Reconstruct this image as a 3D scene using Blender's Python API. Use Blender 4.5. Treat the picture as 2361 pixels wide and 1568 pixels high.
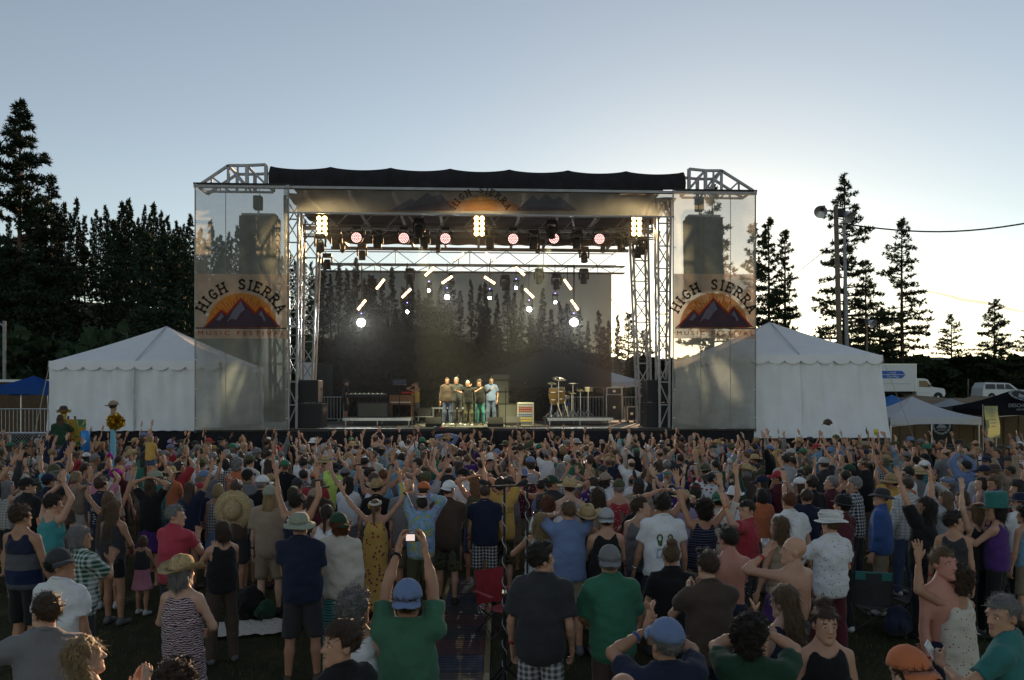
import bpy, bmesh, math, random
import numpy as np
from mathutils import Vector, Matrix, Euler

R = math.radians
SC = bpy.context.scene
COL = SC.collection
for _o in list(bpy.data.objects):
    bpy.data.objects.remove(_o, do_unlink=True)

# ------------------------------------------------------------------ camera
FPX, HY, YAW, CAMZ = 798.0, 397.0, R(2.9), 3.1      # focal length in 1024-wide pixels, horizon row, heading, eye height
cam = bpy.data.cameras.new('camera'); camo = bpy.data.objects.new('camera', cam); COL.objects.link(camo)
cam.sensor_width = 36.0; cam.lens = FPX / 1024 * 36.0
cam.shift_y = (HY - 340.0) / 1024.0
cam.clip_end = 6000; cam.clip_start = 0.1
camo.location = (0, 0, CAMZ); camo.rotation_euler = (R(90), 0, -YAW)
SC.camera = camo
SC.render.resolution_x, SC.render.resolution_y = 1024, 680

# ------------------------------------------------------------------ world and sun
SUN_AZ, SUN_EL = R(17), R(5.5)        # azimuth clockwise from +Y (beyond the stage, to the right), low evening sun
w = bpy.data.worlds.new('World'); SC.world = w; w.use_nodes = True
nt = w.node_tree; bg = nt.nodes['Background']
sky = nt.nodes.new('ShaderNodeTexSky'); sky.sky_type = 'NISHITA'; sky.sun_disc = False
sky.sun_elevation = SUN_EL; sky.sun_rotation = SUN_AZ
sky.air_density = 1.0; sky.dust_density = 0.4; sky.ozone_density = 1.0; sky.altitude = 1000
hsv = nt.nodes.new('ShaderNodeHueSaturation'); hsv.inputs['Saturation'].default_value = .72; hsv.inputs['Hue'].default_value = .508
nt.links.new(sky.outputs[0], hsv.inputs['Color']); nt.links.new(hsv.outputs[0], bg.inputs[0]); bg.inputs[1].default_value = 0.15
sl = bpy.data.lights.new('sun', 'SUN'); sl.energy = 5.0; sl.angle = R(0.6); sl.color = (1.0, 0.62, 0.32)
so = bpy.data.objects.new('sun', sl); COL.objects.link(so)
_d = Vector((math.sin(SUN_AZ) * math.cos(SUN_EL), math.cos(SUN_AZ) * math.cos(SUN_EL), math.sin(SUN_EL)))
so.rotation_euler = (-_d).to_track_quat('-Z', 'Y').to_euler(); so.location = (40, 60, 40)
SC.view_settings.view_transform = 'Standard'; SC.view_settings.look = 'None'
SC.view_settings.exposure = 0.42; SC.view_settings.gamma = 1.0
SC.render.engine = 'CYCLES'
SC.cycles.use_denoising = True
SC.cycles.max_bounces = 6; SC.cycles.transparent_max_bounces = 24; SC.cycles.use_light_tree = True
SC.cycles.caustics_reflective = False; SC.cycles.caustics_refractive = False

# ------------------------------------------------------------------ helpers
CS, SN = math.cos(YAW), math.sin(YAW)
DS = 1024 / 2361.0
def ray(dx, dy):
    u = (dx * DS - 512) / FPX; v = (HY - dy * DS) / FPX
    return u * CS + SN, CS - u * SN, v
def at(dx, dy, Y):
    """point on the plane y=Y seen at position (dx, dy) of the 2361-wide picture"""
    a, b, c = ray(dx, dy); t = Y / b
    return Vector((a * t, Y, CAMZ + c * t))
def at_depth(px, d):
    """ground x, y at camera depth d and 1024-wide column px"""
    u = (px - 512) / FPX
    return (u * CS + SN) * d, (CS - u * SN) * d
def sstep(a, b, x):
    t = min(1, max(0, (x - a) / (b - a))); return t * t * (3 - 2 * t)
def gz(x, y):
    """ground height"""
    z = 2.6 * sstep(46, 76, y) * sstep(-30, 8, x)
    z += 17 * sstep(58, 150, y - x * .75 - 20) * sstep(40, -60, x)
    z += 1.5 * sstep(80, 170, y)
    return z

def tag(o, label=None, cat=None, group=None, kind=None):
    if label: o['label'] = label
    if cat: o['category'] = cat
    if group: o['group'] = group
    if kind: o['kind'] = kind
    return o
def empty(name, loc=(0, 0, 0), rz=0.0, label=None, cat=None, group=None, parent=None):
    o = bpy.data.objects.new(name, None); COL.objects.link(o)
    o.location = loc; o.rotation_euler = (0, 0, rz); o.empty_display_size = .1
    if parent: o.parent = parent
    return tag(o, label, cat, group)
def link(name, me, parent=None, loc=None):
    o = bpy.data.objects.new(name, me); COL.objects.link(o)
    if parent: o.parent = parent
    if loc is not None: o.location = loc
    return o
def meshdata(name, v, f, mats=(), smooth=False, mi=None):
    me = bpy.data.meshes.new(name)
    if isinstance(v, np.ndarray) and isinstance(f, np.ndarray):
        n = f.shape[1]
        me.vertices.add(len(v)); me.vertices.foreach_set('co', v.astype(np.float32).ravel())
        me.loops.add(f.size); me.loops.foreach_set('vertex_index', f.astype(np.int32).ravel())
        me.polygons.add(len(f)); me.polygons.foreach_set('loop_start', np.arange(0, f.size, n, dtype=np.int32))
        me.update(calc_edges=True)
    else:
        me.from_pydata([tuple(p) for p in v], [], [tuple(q) for q in f])
    for m in mats: me.materials.append(m)
    if mi is not None: me.polygons.foreach_set('material_index', np.asarray(mi, dtype=np.int32))
    if smooth: me.polygons.foreach_set('use_smooth', np.ones(len(me.polygons), dtype=bool))
    me.update()
    return me

class MB:
    """collects shapes and links them as one mesh object"""
    def __init__(s): s.v = []; s.f = []
    def add(s, vs, fs):
        n = len(s.v); s.v += [tuple(p) for p in vs]; s.f += [tuple(i + n for i in q) for q in fs]; return s
    def box(s, c, d, rz=0.0, rx=0.0, ry=0.0):
        m = Euler((rx, ry, rz)).to_matrix(); c = Vector(c); hx, hy, hz = d[0] / 2, d[1] / 2, d[2] / 2
        vs = [c + m @ Vector((x, y, z)) for z in (-hz, hz) for x, y in ((-hx, -hy), (hx, -hy), (hx, hy), (-hx, hy))]
        return s.add(vs, [(3, 2, 1, 0), (4, 5, 6, 7), (0, 1, 5, 4), (1, 2, 6, 5), (2, 3, 7, 6), (3, 0, 4, 7)])
    def bar(s, a, b, w, h=None, n=4):
        """prism from a to b; n=4 square, else round"""
        a, b = Vector(a), Vector(b); d = (b - a)
        if d.length < 1e-6: return s
        d.normalize(); up = Vector((0, 0, 1)) if abs(d.z) < .95 else Vector((0, 1, 0))
        x = d.cross(up).normalized(); y = x.cross(d).normalized(); h = h or w
        if n == 4: ring = [(-.5, -.5), (.5, -.5), (.5, .5), (-.5, .5)]
        else: ring = [(.5 * math.cos(2 * math.pi * k / n), .5 * math.sin(2 * math.pi * k / n)) for k in range(n)]
        vs = [p + x * (q[0] * w) + y * (q[1] * h) for p in (a, b) for q in ring]
        fs = [(k, (k + 1) % n, n + (k + 1) % n, n + k) for k in range(n)] + [tuple(range(n - 1, -1, -1)), tuple(range(n, 2 * n))]
        return s.add(vs, fs)
    def tube(s, pts, rad, n=6):
        pts = [Vector(p) for p in pts]; k = len(pts)
        rad = [rad] * k if not hasattr(rad, '__len__') else rad
        vs = []; fs = []; prev = None
        for i, p in enumerate(pts):
            d = (pts[min(i + 1, k - 1)] - pts[max(i - 1, 0)]).normalized()
            if prev is None:
                up = Vector((0, 0, 1)) if abs(d.z) < .9 else Vector((0, 1, 0)); x = d.cross(up).normalized()
            else: x = (prev - d * prev.dot(d)).normalized()
            prev = x; y = d.cross(x)
            vs += [p + (x * math.cos(2 * math.pi * j / n) + y * math.sin(2 * math.pi * j / n)) * rad[i] for j in range(n)]
        for i in range(k - 1):
            fs += [(i * n + j, i * n + (j + 1) % n, (i + 1) * n + (j + 1) % n, (i + 1) * n + j) for j in range(n)]
        fs += [tuple(range(n - 1, -1, -1)), tuple(range((k - 1) * n, k * n))]
        return s.add(vs, fs)
    def lathe(s, prof, c=(0, 0, 0), n=16, axis='z', sx=1.0, sy=1.0):
        vs = []; fs = []; k = len(prof)
        for r, z in prof:
            for j in range(n):
                a = 2 * math.pi * j / n; p = (r * math.cos(a) * sx, r * math.sin(a) * sy, z)
                if axis == 'y': p = (p[0], p[2], p[1])
                elif axis == 'x': p = (p[2], p[0], p[1])
                vs.append((c[0] + p[0], c[1] + p[1], c[2] + p[2]))
        for i in range(k - 1):
            fs += [(i * n + j, i * n + (j + 1) % n, (i + 1) * n + (j + 1) % n, (i + 1) * n + j) for j in range(n)]
        fs += [tuple(range(n - 1, -1, -1)), tuple(range((k - 1) * n, k * n))]
        return s.add(vs, fs)
    def build(s, name, mat, parent=None, smooth=False, loc=None, bevel=0.0):
        me = meshdata(name, s.v, s.f, [mat] if mat else [], smooth)
        o = link(name, me, parent, loc)
        if bevel:
            b = o.modifiers.new('bevel', 'BEVEL'); b.width = bevel; b.segments = 2; b.limit_method = 'ANGLE'
        return o
def copy_tree(o, parent=None):
    c = o.copy(); COL.objects.link(c); c.parent = parent
    for ch in o.children: copy_tree(ch, c)
    return c

# ------------------------------------------------------------------ materials
MATS = {}
def mat(name, col, rough=.7, metal=0.0, noise=0.0, nscale=8.0, bump=0.0, bscale=40.0, spec=.4, trans=0.0, emit=None, estr=0.0, col2=None, coords='Object', sheen=0.0, rnd=0.0, alpha=1.0, stretch=None):
    if name in MATS: return MATS[name]
    m = bpy.data.materials.new(name); m.use_nodes = True; t = m.node_tree; b = t.nodes['Principled BSDF']; N = t.nodes.new; L = t.links.new
    c = (*col[:3], 1)
    b.inputs['Base Color'].default_value = c; b.inputs['Roughness'].default_value = rough; b.inputs['Metallic'].default_value = metal
    b.inputs['Specular IOR Level'].default_value = spec
    if sheen: b.inputs['Sheen Weight'].default_value = sheen; b.inputs['Sheen Roughness'].default_value = .5
    if trans: b.inputs['Transmission Weight'].default_value = trans
    if emit: b.inputs['Emission Color'].default_value = (*emit, 1); b.inputs['Emission Strength'].default_value = estr
    tc = None
    if noise or bump or col2 or rnd:
        tc = N('ShaderNodeTexCoord'); mp = N('ShaderNodeMapping'); L(tc.outputs[coords], mp.inputs[0])
        if stretch: mp.inputs['Scale'].default_value = stretch
    if noise or col2:
        n = N('ShaderNodeTexNoise'); n.inputs['Scale'].default_value = nscale; n.inputs['Detail'].default_value = 6; n.inputs['Roughness'].default_value = .6
        L(mp.outputs[0], n.inputs['Vector'])
        r = N('ShaderNodeValToRGB'); r.color_ramp.elements[0].position = .3; r.color_ramp.elements[1].position = .7
        a = col2 if col2 else tuple(max(0, k * (1 - noise)) for k in col[:3]); z = col[:3] if col2 else tuple(min(1, k * (1 + noise)) for k in col[:3])
        r.color_ramp.elements[0].color = (*a, 1); r.color_ramp.elements[1].color = (*z, 1)
        L(n.outputs[0], r.inputs[0]); src = r.outputs[0]
        if rnd:
            oi = N('ShaderNodeObjectInfo'); hs = N('ShaderNodeHueSaturation'); mr = N('ShaderNodeMapRange')
            mr.inputs[3].default_value = 1 - rnd; mr.inputs[4].default_value = 1 + rnd
            L(oi.outputs['Random'], mr.inputs[0]); L(mr.outputs[0], hs.inputs['Value']); L(src, hs.inputs['Color']); src = hs.outputs[0]
        L(src, b.inputs['Base Color'])
    if bump:
        n2 = N('ShaderNodeTexNoise'); n2.inputs['Scale'].default_value = bscale; n2.inputs['Detail'].default_value = 4
        L(mp.outputs[0], n2.inputs['Vector'])
        bp = N('ShaderNodeBump'); bp.inputs['Strength'].default_value = bump; bp.inputs['Distance'].default_value = .02
        L(n2.outputs[0], bp.inputs['Height']); L(bp.outputs[0], b.inputs['Normal'])
    MATS[name] = m
    return m
def emis(name, col, s):
    if name in MATS: return MATS[name]
    m = bpy.data.materials.new(name); m.use_nodes = True; t = m.node_tree
    for n in list(t.nodes): t.nodes.remove(n)
    e = t.nodes.new('ShaderNodeEmission'); o = t.nodes.new('ShaderNodeOutputMaterial')
    e.inputs[0].default_value = (*col, 1); e.inputs[1].default_value = s; t.links.new(e.outputs[0], o.inputs[0])
    MATS[name] = m; return m
def mesh_fabric(name, col, clear, transl=.5, lo=.8, hi=1.12):
    """perforated mesh fabric: part see-through, part diffuse, part translucent"""
    if name in MATS: return MATS[name]
    m = bpy.data.materials.new(name); m.use_nodes = True; t = m.node_tree; N = t.nodes.new; L = t.links.new
    for n in list(t.nodes): t.nodes.remove(n)
    out = N('ShaderNodeOutputMaterial'); tr = N('ShaderNodeBsdfTransparent'); df = N('ShaderNodeBsdfDiffuse'); tl = N('ShaderNodeBsdfTranslucent')
    m1 = N('ShaderNodeMixShader'); m2 = N('ShaderNodeMixShader')
    tc = N('ShaderNodeTexCoord'); n = N('ShaderNodeTexNoise'); n.inputs['Scale'].default_value = 2.2; n.inputs['Detail'].default_value = 5
    L(tc.outputs['Object'], n.inputs['Vector'])
    r = N('ShaderNodeValToRGB'); r.color_ramp.elements[0].position = .25; r.color_ramp.elements[1].position = .75
    r.color_ramp.elements[0].color = (*[k * lo for k in col], 1); r.color_ramp.elements[1].color = (*[min(1, k * hi) for k in col], 1)
    L(n.outputs[0], r.inputs[0]); L(r.outputs[0], df.inputs[0]); L(r.outputs[0], tl.inputs[0])
    m1.inputs[0].default_value = transl; L(df.outputs[0], m1.inputs[1]); L(tl.outputs[0], m1.inputs[2])
    m2.inputs[0].default_value = clear; L(m1.outputs[0], m2.inputs[1]); L(tr.outputs[0], m2.inputs[2]); L(m2.outputs[0], out.inputs[0])
    MATS[name] = m; return m
def cloth_wall(name, col, transl):
    return mesh_fabric(name, col, 0.0, transl, .95, 1.03)

BLACK = mat('black_paint', (.012, .012, .014), .6, noise=.3)
DARK = mat('dark_fabric', (.016, .014, .018), .9, noise=.4, nscale=3, bump=.3, bscale=6)
STEEL = mat('galvanised_steel', (.45, .46, .48), .45, .7, noise=.2, nscale=5)
ALU = mat('aluminium', (.55, .56, .58), .35, .8, noise=.12, nscale=9)
WHITE = mat('white_paint', (.72, .72, .72), .5, noise=.06)
CHROME = mat('chrome', (.7, .7, .72), .15, 1.0)
RUBBER = mat('rubber', (.02, .02, .02), .8)
GLASS = mat('dark_glass', (.02, .022, .025), .08, spec=.6)
WOOD = mat('weathered_wood', (.17, .13, .10), .9, noise=.35, nscale=4, stretch=(12, 12, 1), bump=.4, bscale=14)
# ------------------------------------------------------------------ ground and hills
def ground_material():
    m = bpy.data.materials.new('dry_grass_ground'); m.use_nodes = True; t = m.node_tree; b = t.nodes['Principled BSDF']; N = t.nodes.new; L = t.links.new
    tc = N('ShaderNodeTexCoord'); n = N('ShaderNodeTexNoise'); n.inputs['Scale'].default_value = .9; n.inputs['Detail'].default_value = 8; n.inputs['Roughness'].default_value = .7
    n2 = N('ShaderNodeTexNoise'); n2.inputs['Scale'].default_value = 28; n2.inputs['Detail'].default_value = 8; n2.inputs['Roughness'].default_value = .75
    L(tc.outputs['Object'], n.inputs['Vector']); L(tc.outputs['Object'], n2.inputs['Vector'])
    r = N('ShaderNodeValToRGB'); e = r.color_ramp.elements
    e[0].position = .32; e[0].color = (.038, .042, .018, 1); e[1].position = .7; e[1].color = (.105, .085, .05, 1)
    x = e.new(.5); x.color = (.062, .06, .026, 1)
    mx = N('ShaderNodeMix'); mx.data_type = 'RGBA'; mx.blend_type = 'MULTIPLY'; mx.inputs[0].default_value = .8
    r2 = N('ShaderNodeValToRGB'); r2.color_ramp.elements[0].position = .3; r2.color_ramp.elements[0].color = (.35, .35, .35, 1); r2.color_ramp.elements[1].position = .72
    L(n.outputs[0], r.inputs[0]); L(n2.outputs[0], r2.inputs[0]); L(r.outputs[0], mx.inputs[6]); L(r2.outputs[0], mx.inputs[7]); L(mx.outputs[2], b.inputs['Base Color'])
    b.inputs['Roughness'].default_value = .95; b.inputs['Specular IOR Level'].default_value = .15
    bp = N('ShaderNodeBump'); bp.inputs['Strength'].default_value = .9; bp.inputs['Distance'].default_value = .05; L(n2.outputs[0], bp.inputs['Height']); L(bp.outputs[0], b.inputs['Normal'])
    return m
GROUND = ground_material()
def build_ground():
    xs = sorted(set([-900, -600, -420] + list(range(-320, 321, 16)) + [420, 600, 900])); ys = sorted(set([-120, -60, -30] + list(range(-16, 400, 12)) + [480, 620, 900, 1500]))
    v = [(x, y, gz(x, y)) for y in ys for x in xs]; n = len(xs)
    f = [(j * n + i, j * n + i + 1, (j + 1) * n + i + 1, (j + 1) * n + i) for j in range(len(ys) - 1) for i in range(n - 1)]
    o = link('ground', meshdata('ground', v, f, [GROUND], True)); tag(o, 'trampled dry grass field', kind='structure')
    # distant blue ridge beyond the trees on the sunset side
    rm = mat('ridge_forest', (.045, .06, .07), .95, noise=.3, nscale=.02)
    rng = random.Random(4); v = []; f = []
    for i in range(61):
        a = R(-60 + i * 2.4); d = 1400; h = 70 + 26 * math.sin(i * .33) + 14 * math.sin(i * .9 + 1) + rng.uniform(-5, 5)
        if i > 38: h -= 14
        v += [(math.sin(a) * (d - 300), math.cos(a) * (d - 300), 0), (math.sin(a) * d, math.cos(a) * d, max(h, 30)), (math.sin(a) * (d + 400), math.cos(a) * (d + 400), 0)]
    for i in range(60):
        f += [(i * 3, i * 3 + 3, i * 3 + 4, i * 3 + 1), (i * 3 + 1, i * 3 + 4, i * 3 + 5, i * 3 + 2)]
    tag(link('hills', meshdata('hills', v, f, [rm], True)), 'distant wooded ridge below the sunset', kind='structure')
build_ground()

def build_grass():
    """short dry blades in the open ground near the camera"""
    rng = np.random.default_rng(5); n = 26000
    d = rng.uniform(7.5, 15, n); u = rng.uniform(-.68, .68, n)
    x = (u * CS + SN) * d; y = (CS - u * SN) * d
    a = rng.uniform(0, 6.283, n); h = rng.uniform(.02, .06, n); wd = rng.uniform(.003, .007, n); lean = rng.uniform(-.03, .03, (n, 2))
    v = np.zeros((n, 3, 3)); v[:, 0] = np.c_[x - np.cos(a) * wd, y - np.sin(a) * wd, np.zeros(n)]; v[:, 1] = np.c_[x + np.cos(a) * wd, y + np.sin(a) * wd, np.zeros(n)]
    v[:, 2] = np.c_[x + lean[:, 0], y + lean[:, 1], h]
    gm = mat('grass_blade', (.12, .10, .05), .9, col2=(.05, .065, .02), nscale=3)
    o = link('grass', meshdata('grass', v.reshape(-1, 3), np.arange(3 * n).reshape(-1, 3), [gm])); tag(o, 'short dry grass blades on the field', 'grass', kind='stuff')
build_grass()

# ------------------------------------------------------------------ trees
def needle_mat(name, c1, c2):
    m = mat(name, c1, .8, col2=c2, nscale=1.2, spec=.2, rnd=.3)
    return m
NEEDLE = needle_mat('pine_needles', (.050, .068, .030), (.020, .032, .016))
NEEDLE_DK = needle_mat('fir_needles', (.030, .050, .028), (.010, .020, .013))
BARK = mat('pine_bark', (.09, .06, .045), .95, noise=.4, nscale=3, bump=.6, bscale=8)

def tufts(P, D, size, k, rng, wide=.3):
    """k pointed blades round every tuft centre; P centres, D outward directions"""
    n = len(P); P = np.repeat(P, k, 0); D = np.repeat(D, k, 0)
    dirs = rng.normal(size=(n * k, 3)) + D * 1.1; dirs /= np.linalg.norm(dirs, axis=1)[:, None]
    side = np.cross(dirs, rng.normal(size=(n * k, 3))); side /= np.linalg.norm(side, axis=1)[:, None] + 1e-9
    L = size * rng.uniform(.6, 1.2, (n * k, 1)); W = L * wide
    v = np.stack([P - dirs * L * .25, P + dirs * L * .35 + side * W, P + dirs * L, P + dirs * L * .35 - side * W], 1)
    return v.reshape(-1, 3), np.arange(4 * n * k).reshape(-1, 4)

def conifer(seed, H, base_r, crown0, shape=1.0, gaps=.2, nb=110, tuft=.55, k=7, droop=-.15, sub=4, trunk_r=.35, top_pow=.85, wide=.11):
    """returns (trunk mesh, crown mesh): tapered trunk with limbs, whorled branches carrying needle tufts"""
    rng = np.random.default_rng(seed); mb = MB()
    bend = rng.uniform(-.25, .25, 2)
    def axis(t): return Vector((bend[0] * math.sin(t * 2.6), bend[1] * math.sin(t * 2.1), H * t))
    mb.tube([axis(i / 9) for i in range(10)], [trunk_r * (1 - .93 * i / 9) + .02 for i in range(10)], 7)
    P = []; D = []
    for i in range(nb):
        t = crown0 + (1 - crown0) * (i + rng.uniform(0, 1)) / nb
        if rng.random() < gaps * .35: continue
        s = (t - crown0) / (1 - crown0)
        ln = base_r * ((1 - s) ** top_pow) * (.55 + .45 * min(1, s * 5 + .25)) * rng.uniform(.5, 1.35) * shape + .3
        a = rng.uniform(0, 6.283); up = rng.uniform(-.15, .25) + .35 * s
        d0 = np.array([math.cos(a), math.sin(a), up]); o = np.array(axis(min(t, .995)))
        pts = []
        for q in np.linspace(0, 1, 5):
            p = o + d0 * ln * q; p[2] += droop * ln * q * q + .12 * ln * max(0, q - .6); pts.append(p)
        mb.tube(pts, [max(.012, .02 + .022 * ln * (1 - q)) * (1.0 if s < .9 else .6) for q in np.linspace(0, 1, 5)], 4)
        nt_ = max(3, int(ln * sub))
        for j in range(nt_):
            q = .22 + .78 * (j + rng.uniform(0, 1)) / nt_
            if rng.random() < gaps * .5: continue
            c = o + d0 * ln * q; c[2] += droop * ln * q * q + .12 * ln * max(0, q - .6)
            sp = .30 * ln * (1.15 - q) + .12
            for _ in range(2):
                off = np.array([-math.sin(a), math.cos(a), 0]) * rng.normal() * sp * .7 + np.array([0, 0, 1]) * rng.normal() * .16 * tuft * 1.5
                P.append(c + off); D.append(d0 * .8 + np.array([0, 0, .45]))
    for j in range(10): P.append(np.array(axis(1 - j * .008)) + rng.normal(size=3) * .08); D.append(np.array([0, 0, 1.0]))
    v, f = tufts(np.array(P), np.array(D), tuft, k, rng, wide)
    tm = meshdata('trunk', mb.v, mb.f, [BARK], True)
    cm = meshdata('crown', v, f, [NEEDLE])
    return tm, cm
def plant_tree(name, meshes, loc, rz, sc, label, group=None, cmat=None, cat='tree'):
    e = empty(name, loc, rz, label, cat, group); e.scale = (sc[0], sc[0], sc[1]) if hasattr(sc, '__len__') else (sc,) * 3
    link('trunk', meshes[0], e); c = link('crown', meshes[1], e)
    if cmat: c.material_slots[0].link = 'OBJECT'; c.material_slots[0].material = cmat
    return e

def tree_at(dx, dtop, Y, seed, label, r=.16, **kw):
    """a pine whose tip shows at (dx, dtop) when it stands at depth Y"""
    top = at(dx, dtop, Y); g = gz(top.x, Y); H = top.z - g
    args = dict(base_r=H * r * 1.12, crown0=.16, gaps=.3, nb=int(92), tuft=.40 * H / 26 + .10, k=11, sub=4.8, trunk_r=.013 * H); args.update(kw)
    cm = args.pop('cmat', None)
    plant_tree('pine_tree', conifer(seed, H, **args), (top.x, Y, g - .05), 0, 1, label, cmat=cm)
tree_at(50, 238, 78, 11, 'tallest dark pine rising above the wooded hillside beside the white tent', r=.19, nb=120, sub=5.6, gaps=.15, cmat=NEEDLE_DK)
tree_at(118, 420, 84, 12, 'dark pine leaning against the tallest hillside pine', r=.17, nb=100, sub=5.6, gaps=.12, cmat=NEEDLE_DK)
tree_at(1640, 430, 70, 13, 'tall pine showing through the mesh of the festival banner', r=.16, gaps=.5, sub=4.0)
tree_at(1735, 520, 74, 14, 'slim pine at the edge of the mesh banner', r=.11, gaps=.35, sub=4.6)
tree_at(1772, 505, 88, 15, 'dense dark pine of a close pair behind the white tent', r=.14, sub=5.6, nb=110, gaps=.15)
tree_at(1809, 532, 90, 16, 'slender pine of a close pair behind the white tent', r=.10, gaps=.3)
tree_at(1943, 407, 84, 17, 'tallest open-crowned pine behind the wooden floodlight pole', r=.20, nb=100, gaps=.4, sub=4.6)
tree_at(1998, 600, 92, 18, 'short pine tucked beside the tallest open pine', r=.14, gaps=.35)
tree_at(2082, 505, 86, 19, 'pointed pine standing apart between the pole and the truck', r=.17, gaps=.35, sub=4.6)
tree_at(2030, 712, 84, 20, 'bushy young pine at the foot of the taller pines', r=.32, gaps=.15, sub=5.6)
tree_at(2192, 726, 100, 21, 'small pine with a bare twig on top above the hedge', r=.28, gaps=.2, crown0=.08)
tree_at(2292, 692, 98, 22, 'bushy rounded pine above the parked SUV', r=.30, gaps=.12, nb=110, sub=5.6, crown0=.06)
tree_at(2385, 735, 95, 23, 'pine with one bough reaching in above the brewery tent', r=.3, gaps=.3, crown0=.1)
tree_at(1450, 722, 92, 24, 'pine visible between the backdrop and the stage tower', r=.17, gaps=.12, cmat=NEEDLE_DK)
tree_at(1490, 765, 80, 25, 'shorter pine between the backdrop and the stage tower', r=.2, gaps=.12, cmat=NEEDLE_DK)

FIRS = [conifer(50 + i, 22, 3.2 + .35 * (i % 3), .10, nb=110, tuft=.66, k=4, sub=1.4, gaps=.08, trunk_r=.3, droop=-.22, wide=.18, top_pow=1.0) for i in range(5)]
def forest():
    rng = random.Random(9)
    # trees of the skyline, one by one
    sky_pts = [(128, 478), (150, 470), (176, 462), (196, 500), (222, 486), (243, 478), (262, 512), (280, 470), (298, 462), (318, 505), (334, 478), (352, 472), (372, 490), (388, 500), (408, 512), (424, 520), (440, 498), (462, 530), (486, 512), (508, 545), (528, 538), (548, 525), (575, 560), (600, 545), (640, 570), (668, 590), (700, 570), (745, 600), (780, 610), (820, 598), (860, 640), (905, 620), (950, 640), (990, 655), (1040, 630), (1085, 648), (1120, 655), (1170, 640), (1205, 660), (1250, 668), (1290, 700), (1335, 715), (1380, 720), (1425, 728), (20, 500), (70, 520), (98, 505)]
    sky_pts += [((a[0] + b[0]) / 2 + rng.uniform(-4, 4), max(a[1], b[1]) + rng.uniform(4, 26)) for a, b in zip(sky_pts[:43], sky_pts[1:44])]
    for i, (dx, dy) in enumerate(sky_pts):
        Y = rng.uniform(120, 150); p = at(dx, dy, Y); g = gz(p.x, Y); H = p.z - g; s = H / 22
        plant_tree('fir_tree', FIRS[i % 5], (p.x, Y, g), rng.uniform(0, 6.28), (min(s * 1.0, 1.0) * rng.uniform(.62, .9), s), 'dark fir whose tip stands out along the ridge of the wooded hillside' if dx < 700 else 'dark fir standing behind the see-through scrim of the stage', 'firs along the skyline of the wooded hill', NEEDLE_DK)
    # the wooded slope below the skyline: one mass
    vs, fs, base = [], [], 0
    tv = [np.array([v.co[:] for v in FIRS[k][1].vertices]) for k in range(5)]; tf = [np.array([p.vertices[:] for p in FIRS[k][1].polygons]) for k in range(5)]
    for i in range(84):
        dx = rng.uniform(-120, 1480) if i < 52 else rng.uniform(-250, 460); Y = rng.uniform(72, 118)
        if dx > 640: Y = rng.uniform(66, 110)
        p = at(dx, 800, Y); g = gz(p.x, Y); lim = at(dx, 500 + max(0, dx - 450) * .23 + rng.uniform(0, 120), Y).z - g
        s = min(rng.uniform(.4, .8), max(.25, lim / 22)) if dx > 460 else max(.3, min(1.0, lim / 22 * rng.uniform(.8, 1.0))); k = i % 5; a = rng.uniform(0, 6.28); ca, sa = math.cos(a), math.sin(a); wx = s * rng.uniform(1.1, 1.5)
        V = tv[k] * (wx, wx, s); V = np.c_[V[:, 0] * ca - V[:, 1] * sa + p.x, V[:, 0] * sa + V[:, 1] * ca + Y, V[:, 2] + g]
        vs.append(V); fs.append(tf[k] + base); base += len(V)
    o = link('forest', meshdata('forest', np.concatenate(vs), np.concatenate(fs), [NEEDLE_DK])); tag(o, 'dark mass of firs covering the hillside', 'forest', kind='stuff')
    # round leafy brush along the foot of the slope
    vs, fs, base = [], [], 0; r2 = np.random.default_rng(8)
    for i in range(46):
        dx = rng.uniform(-150, 1480); Y = rng.uniform(58, 70); p = at(dx, 800, Y); g = gz(p.x, Y); s = rng.uniform(2.2, 4.2) * (1 if dx < 1200 else .35)
        d = r2.normal(size=(150, 3)); d /= np.linalg.norm(d, axis=1)[:, None]; P = d * (r2.uniform(.6, 1.0, (150, 1)) * s) * (1.1, 1.0, 1.1) + (p.x, Y, g + s * .8)
        V, F = tufts(P, d, .9, 4, r2, .5); vs.append(V); fs.append(F + base); base += len(V)
    o = link('undergrowth', meshdata('undergrowth', np.concatenate(vs), np.concatenate(fs), [needle_mat('brush_leaves', (.045, .07, .03), (.016, .03, .014))])); tag(o, 'leafy brush along the foot of the hillside', 'undergrowth', kind='stuff')
forest()
def hedge():
    e = link('hedge', None) if False else None
    r2 = np.random.default_rng(3); pts = []; dirs = []
    for i in range(5200):
        dx = r2.uniform(1450, 2420); Y = 97 + r2.uniform(0, 2.5); p = at(dx, 850, Y); g = gz(p.x, Y); top = at(dx, 836 + 5 * math.sin(dx * .05), Y).z
        z = g + (top - g) * (1 - r2.random() ** 1.3); pts.append((p.x, Y, z)); dirs.append((0, -.8, .4))
    V, F = tufts(np.array(pts), np.array(dirs), 1.0, 3, r2, .6)
    root = empty('hedge', (at(1930, 850, 98).x, 98, 2.6), 0, 'long dark clipped hedge behind the parked truck and SUV', 'hedge')
    V = V - np.array(root.location)
    link('foliage', meshdata('foliage', V, F, [needle_mat('hedge_leaves', (.035, .055, .022), (.012, .022, .010))]), root)
hedge()
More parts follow.
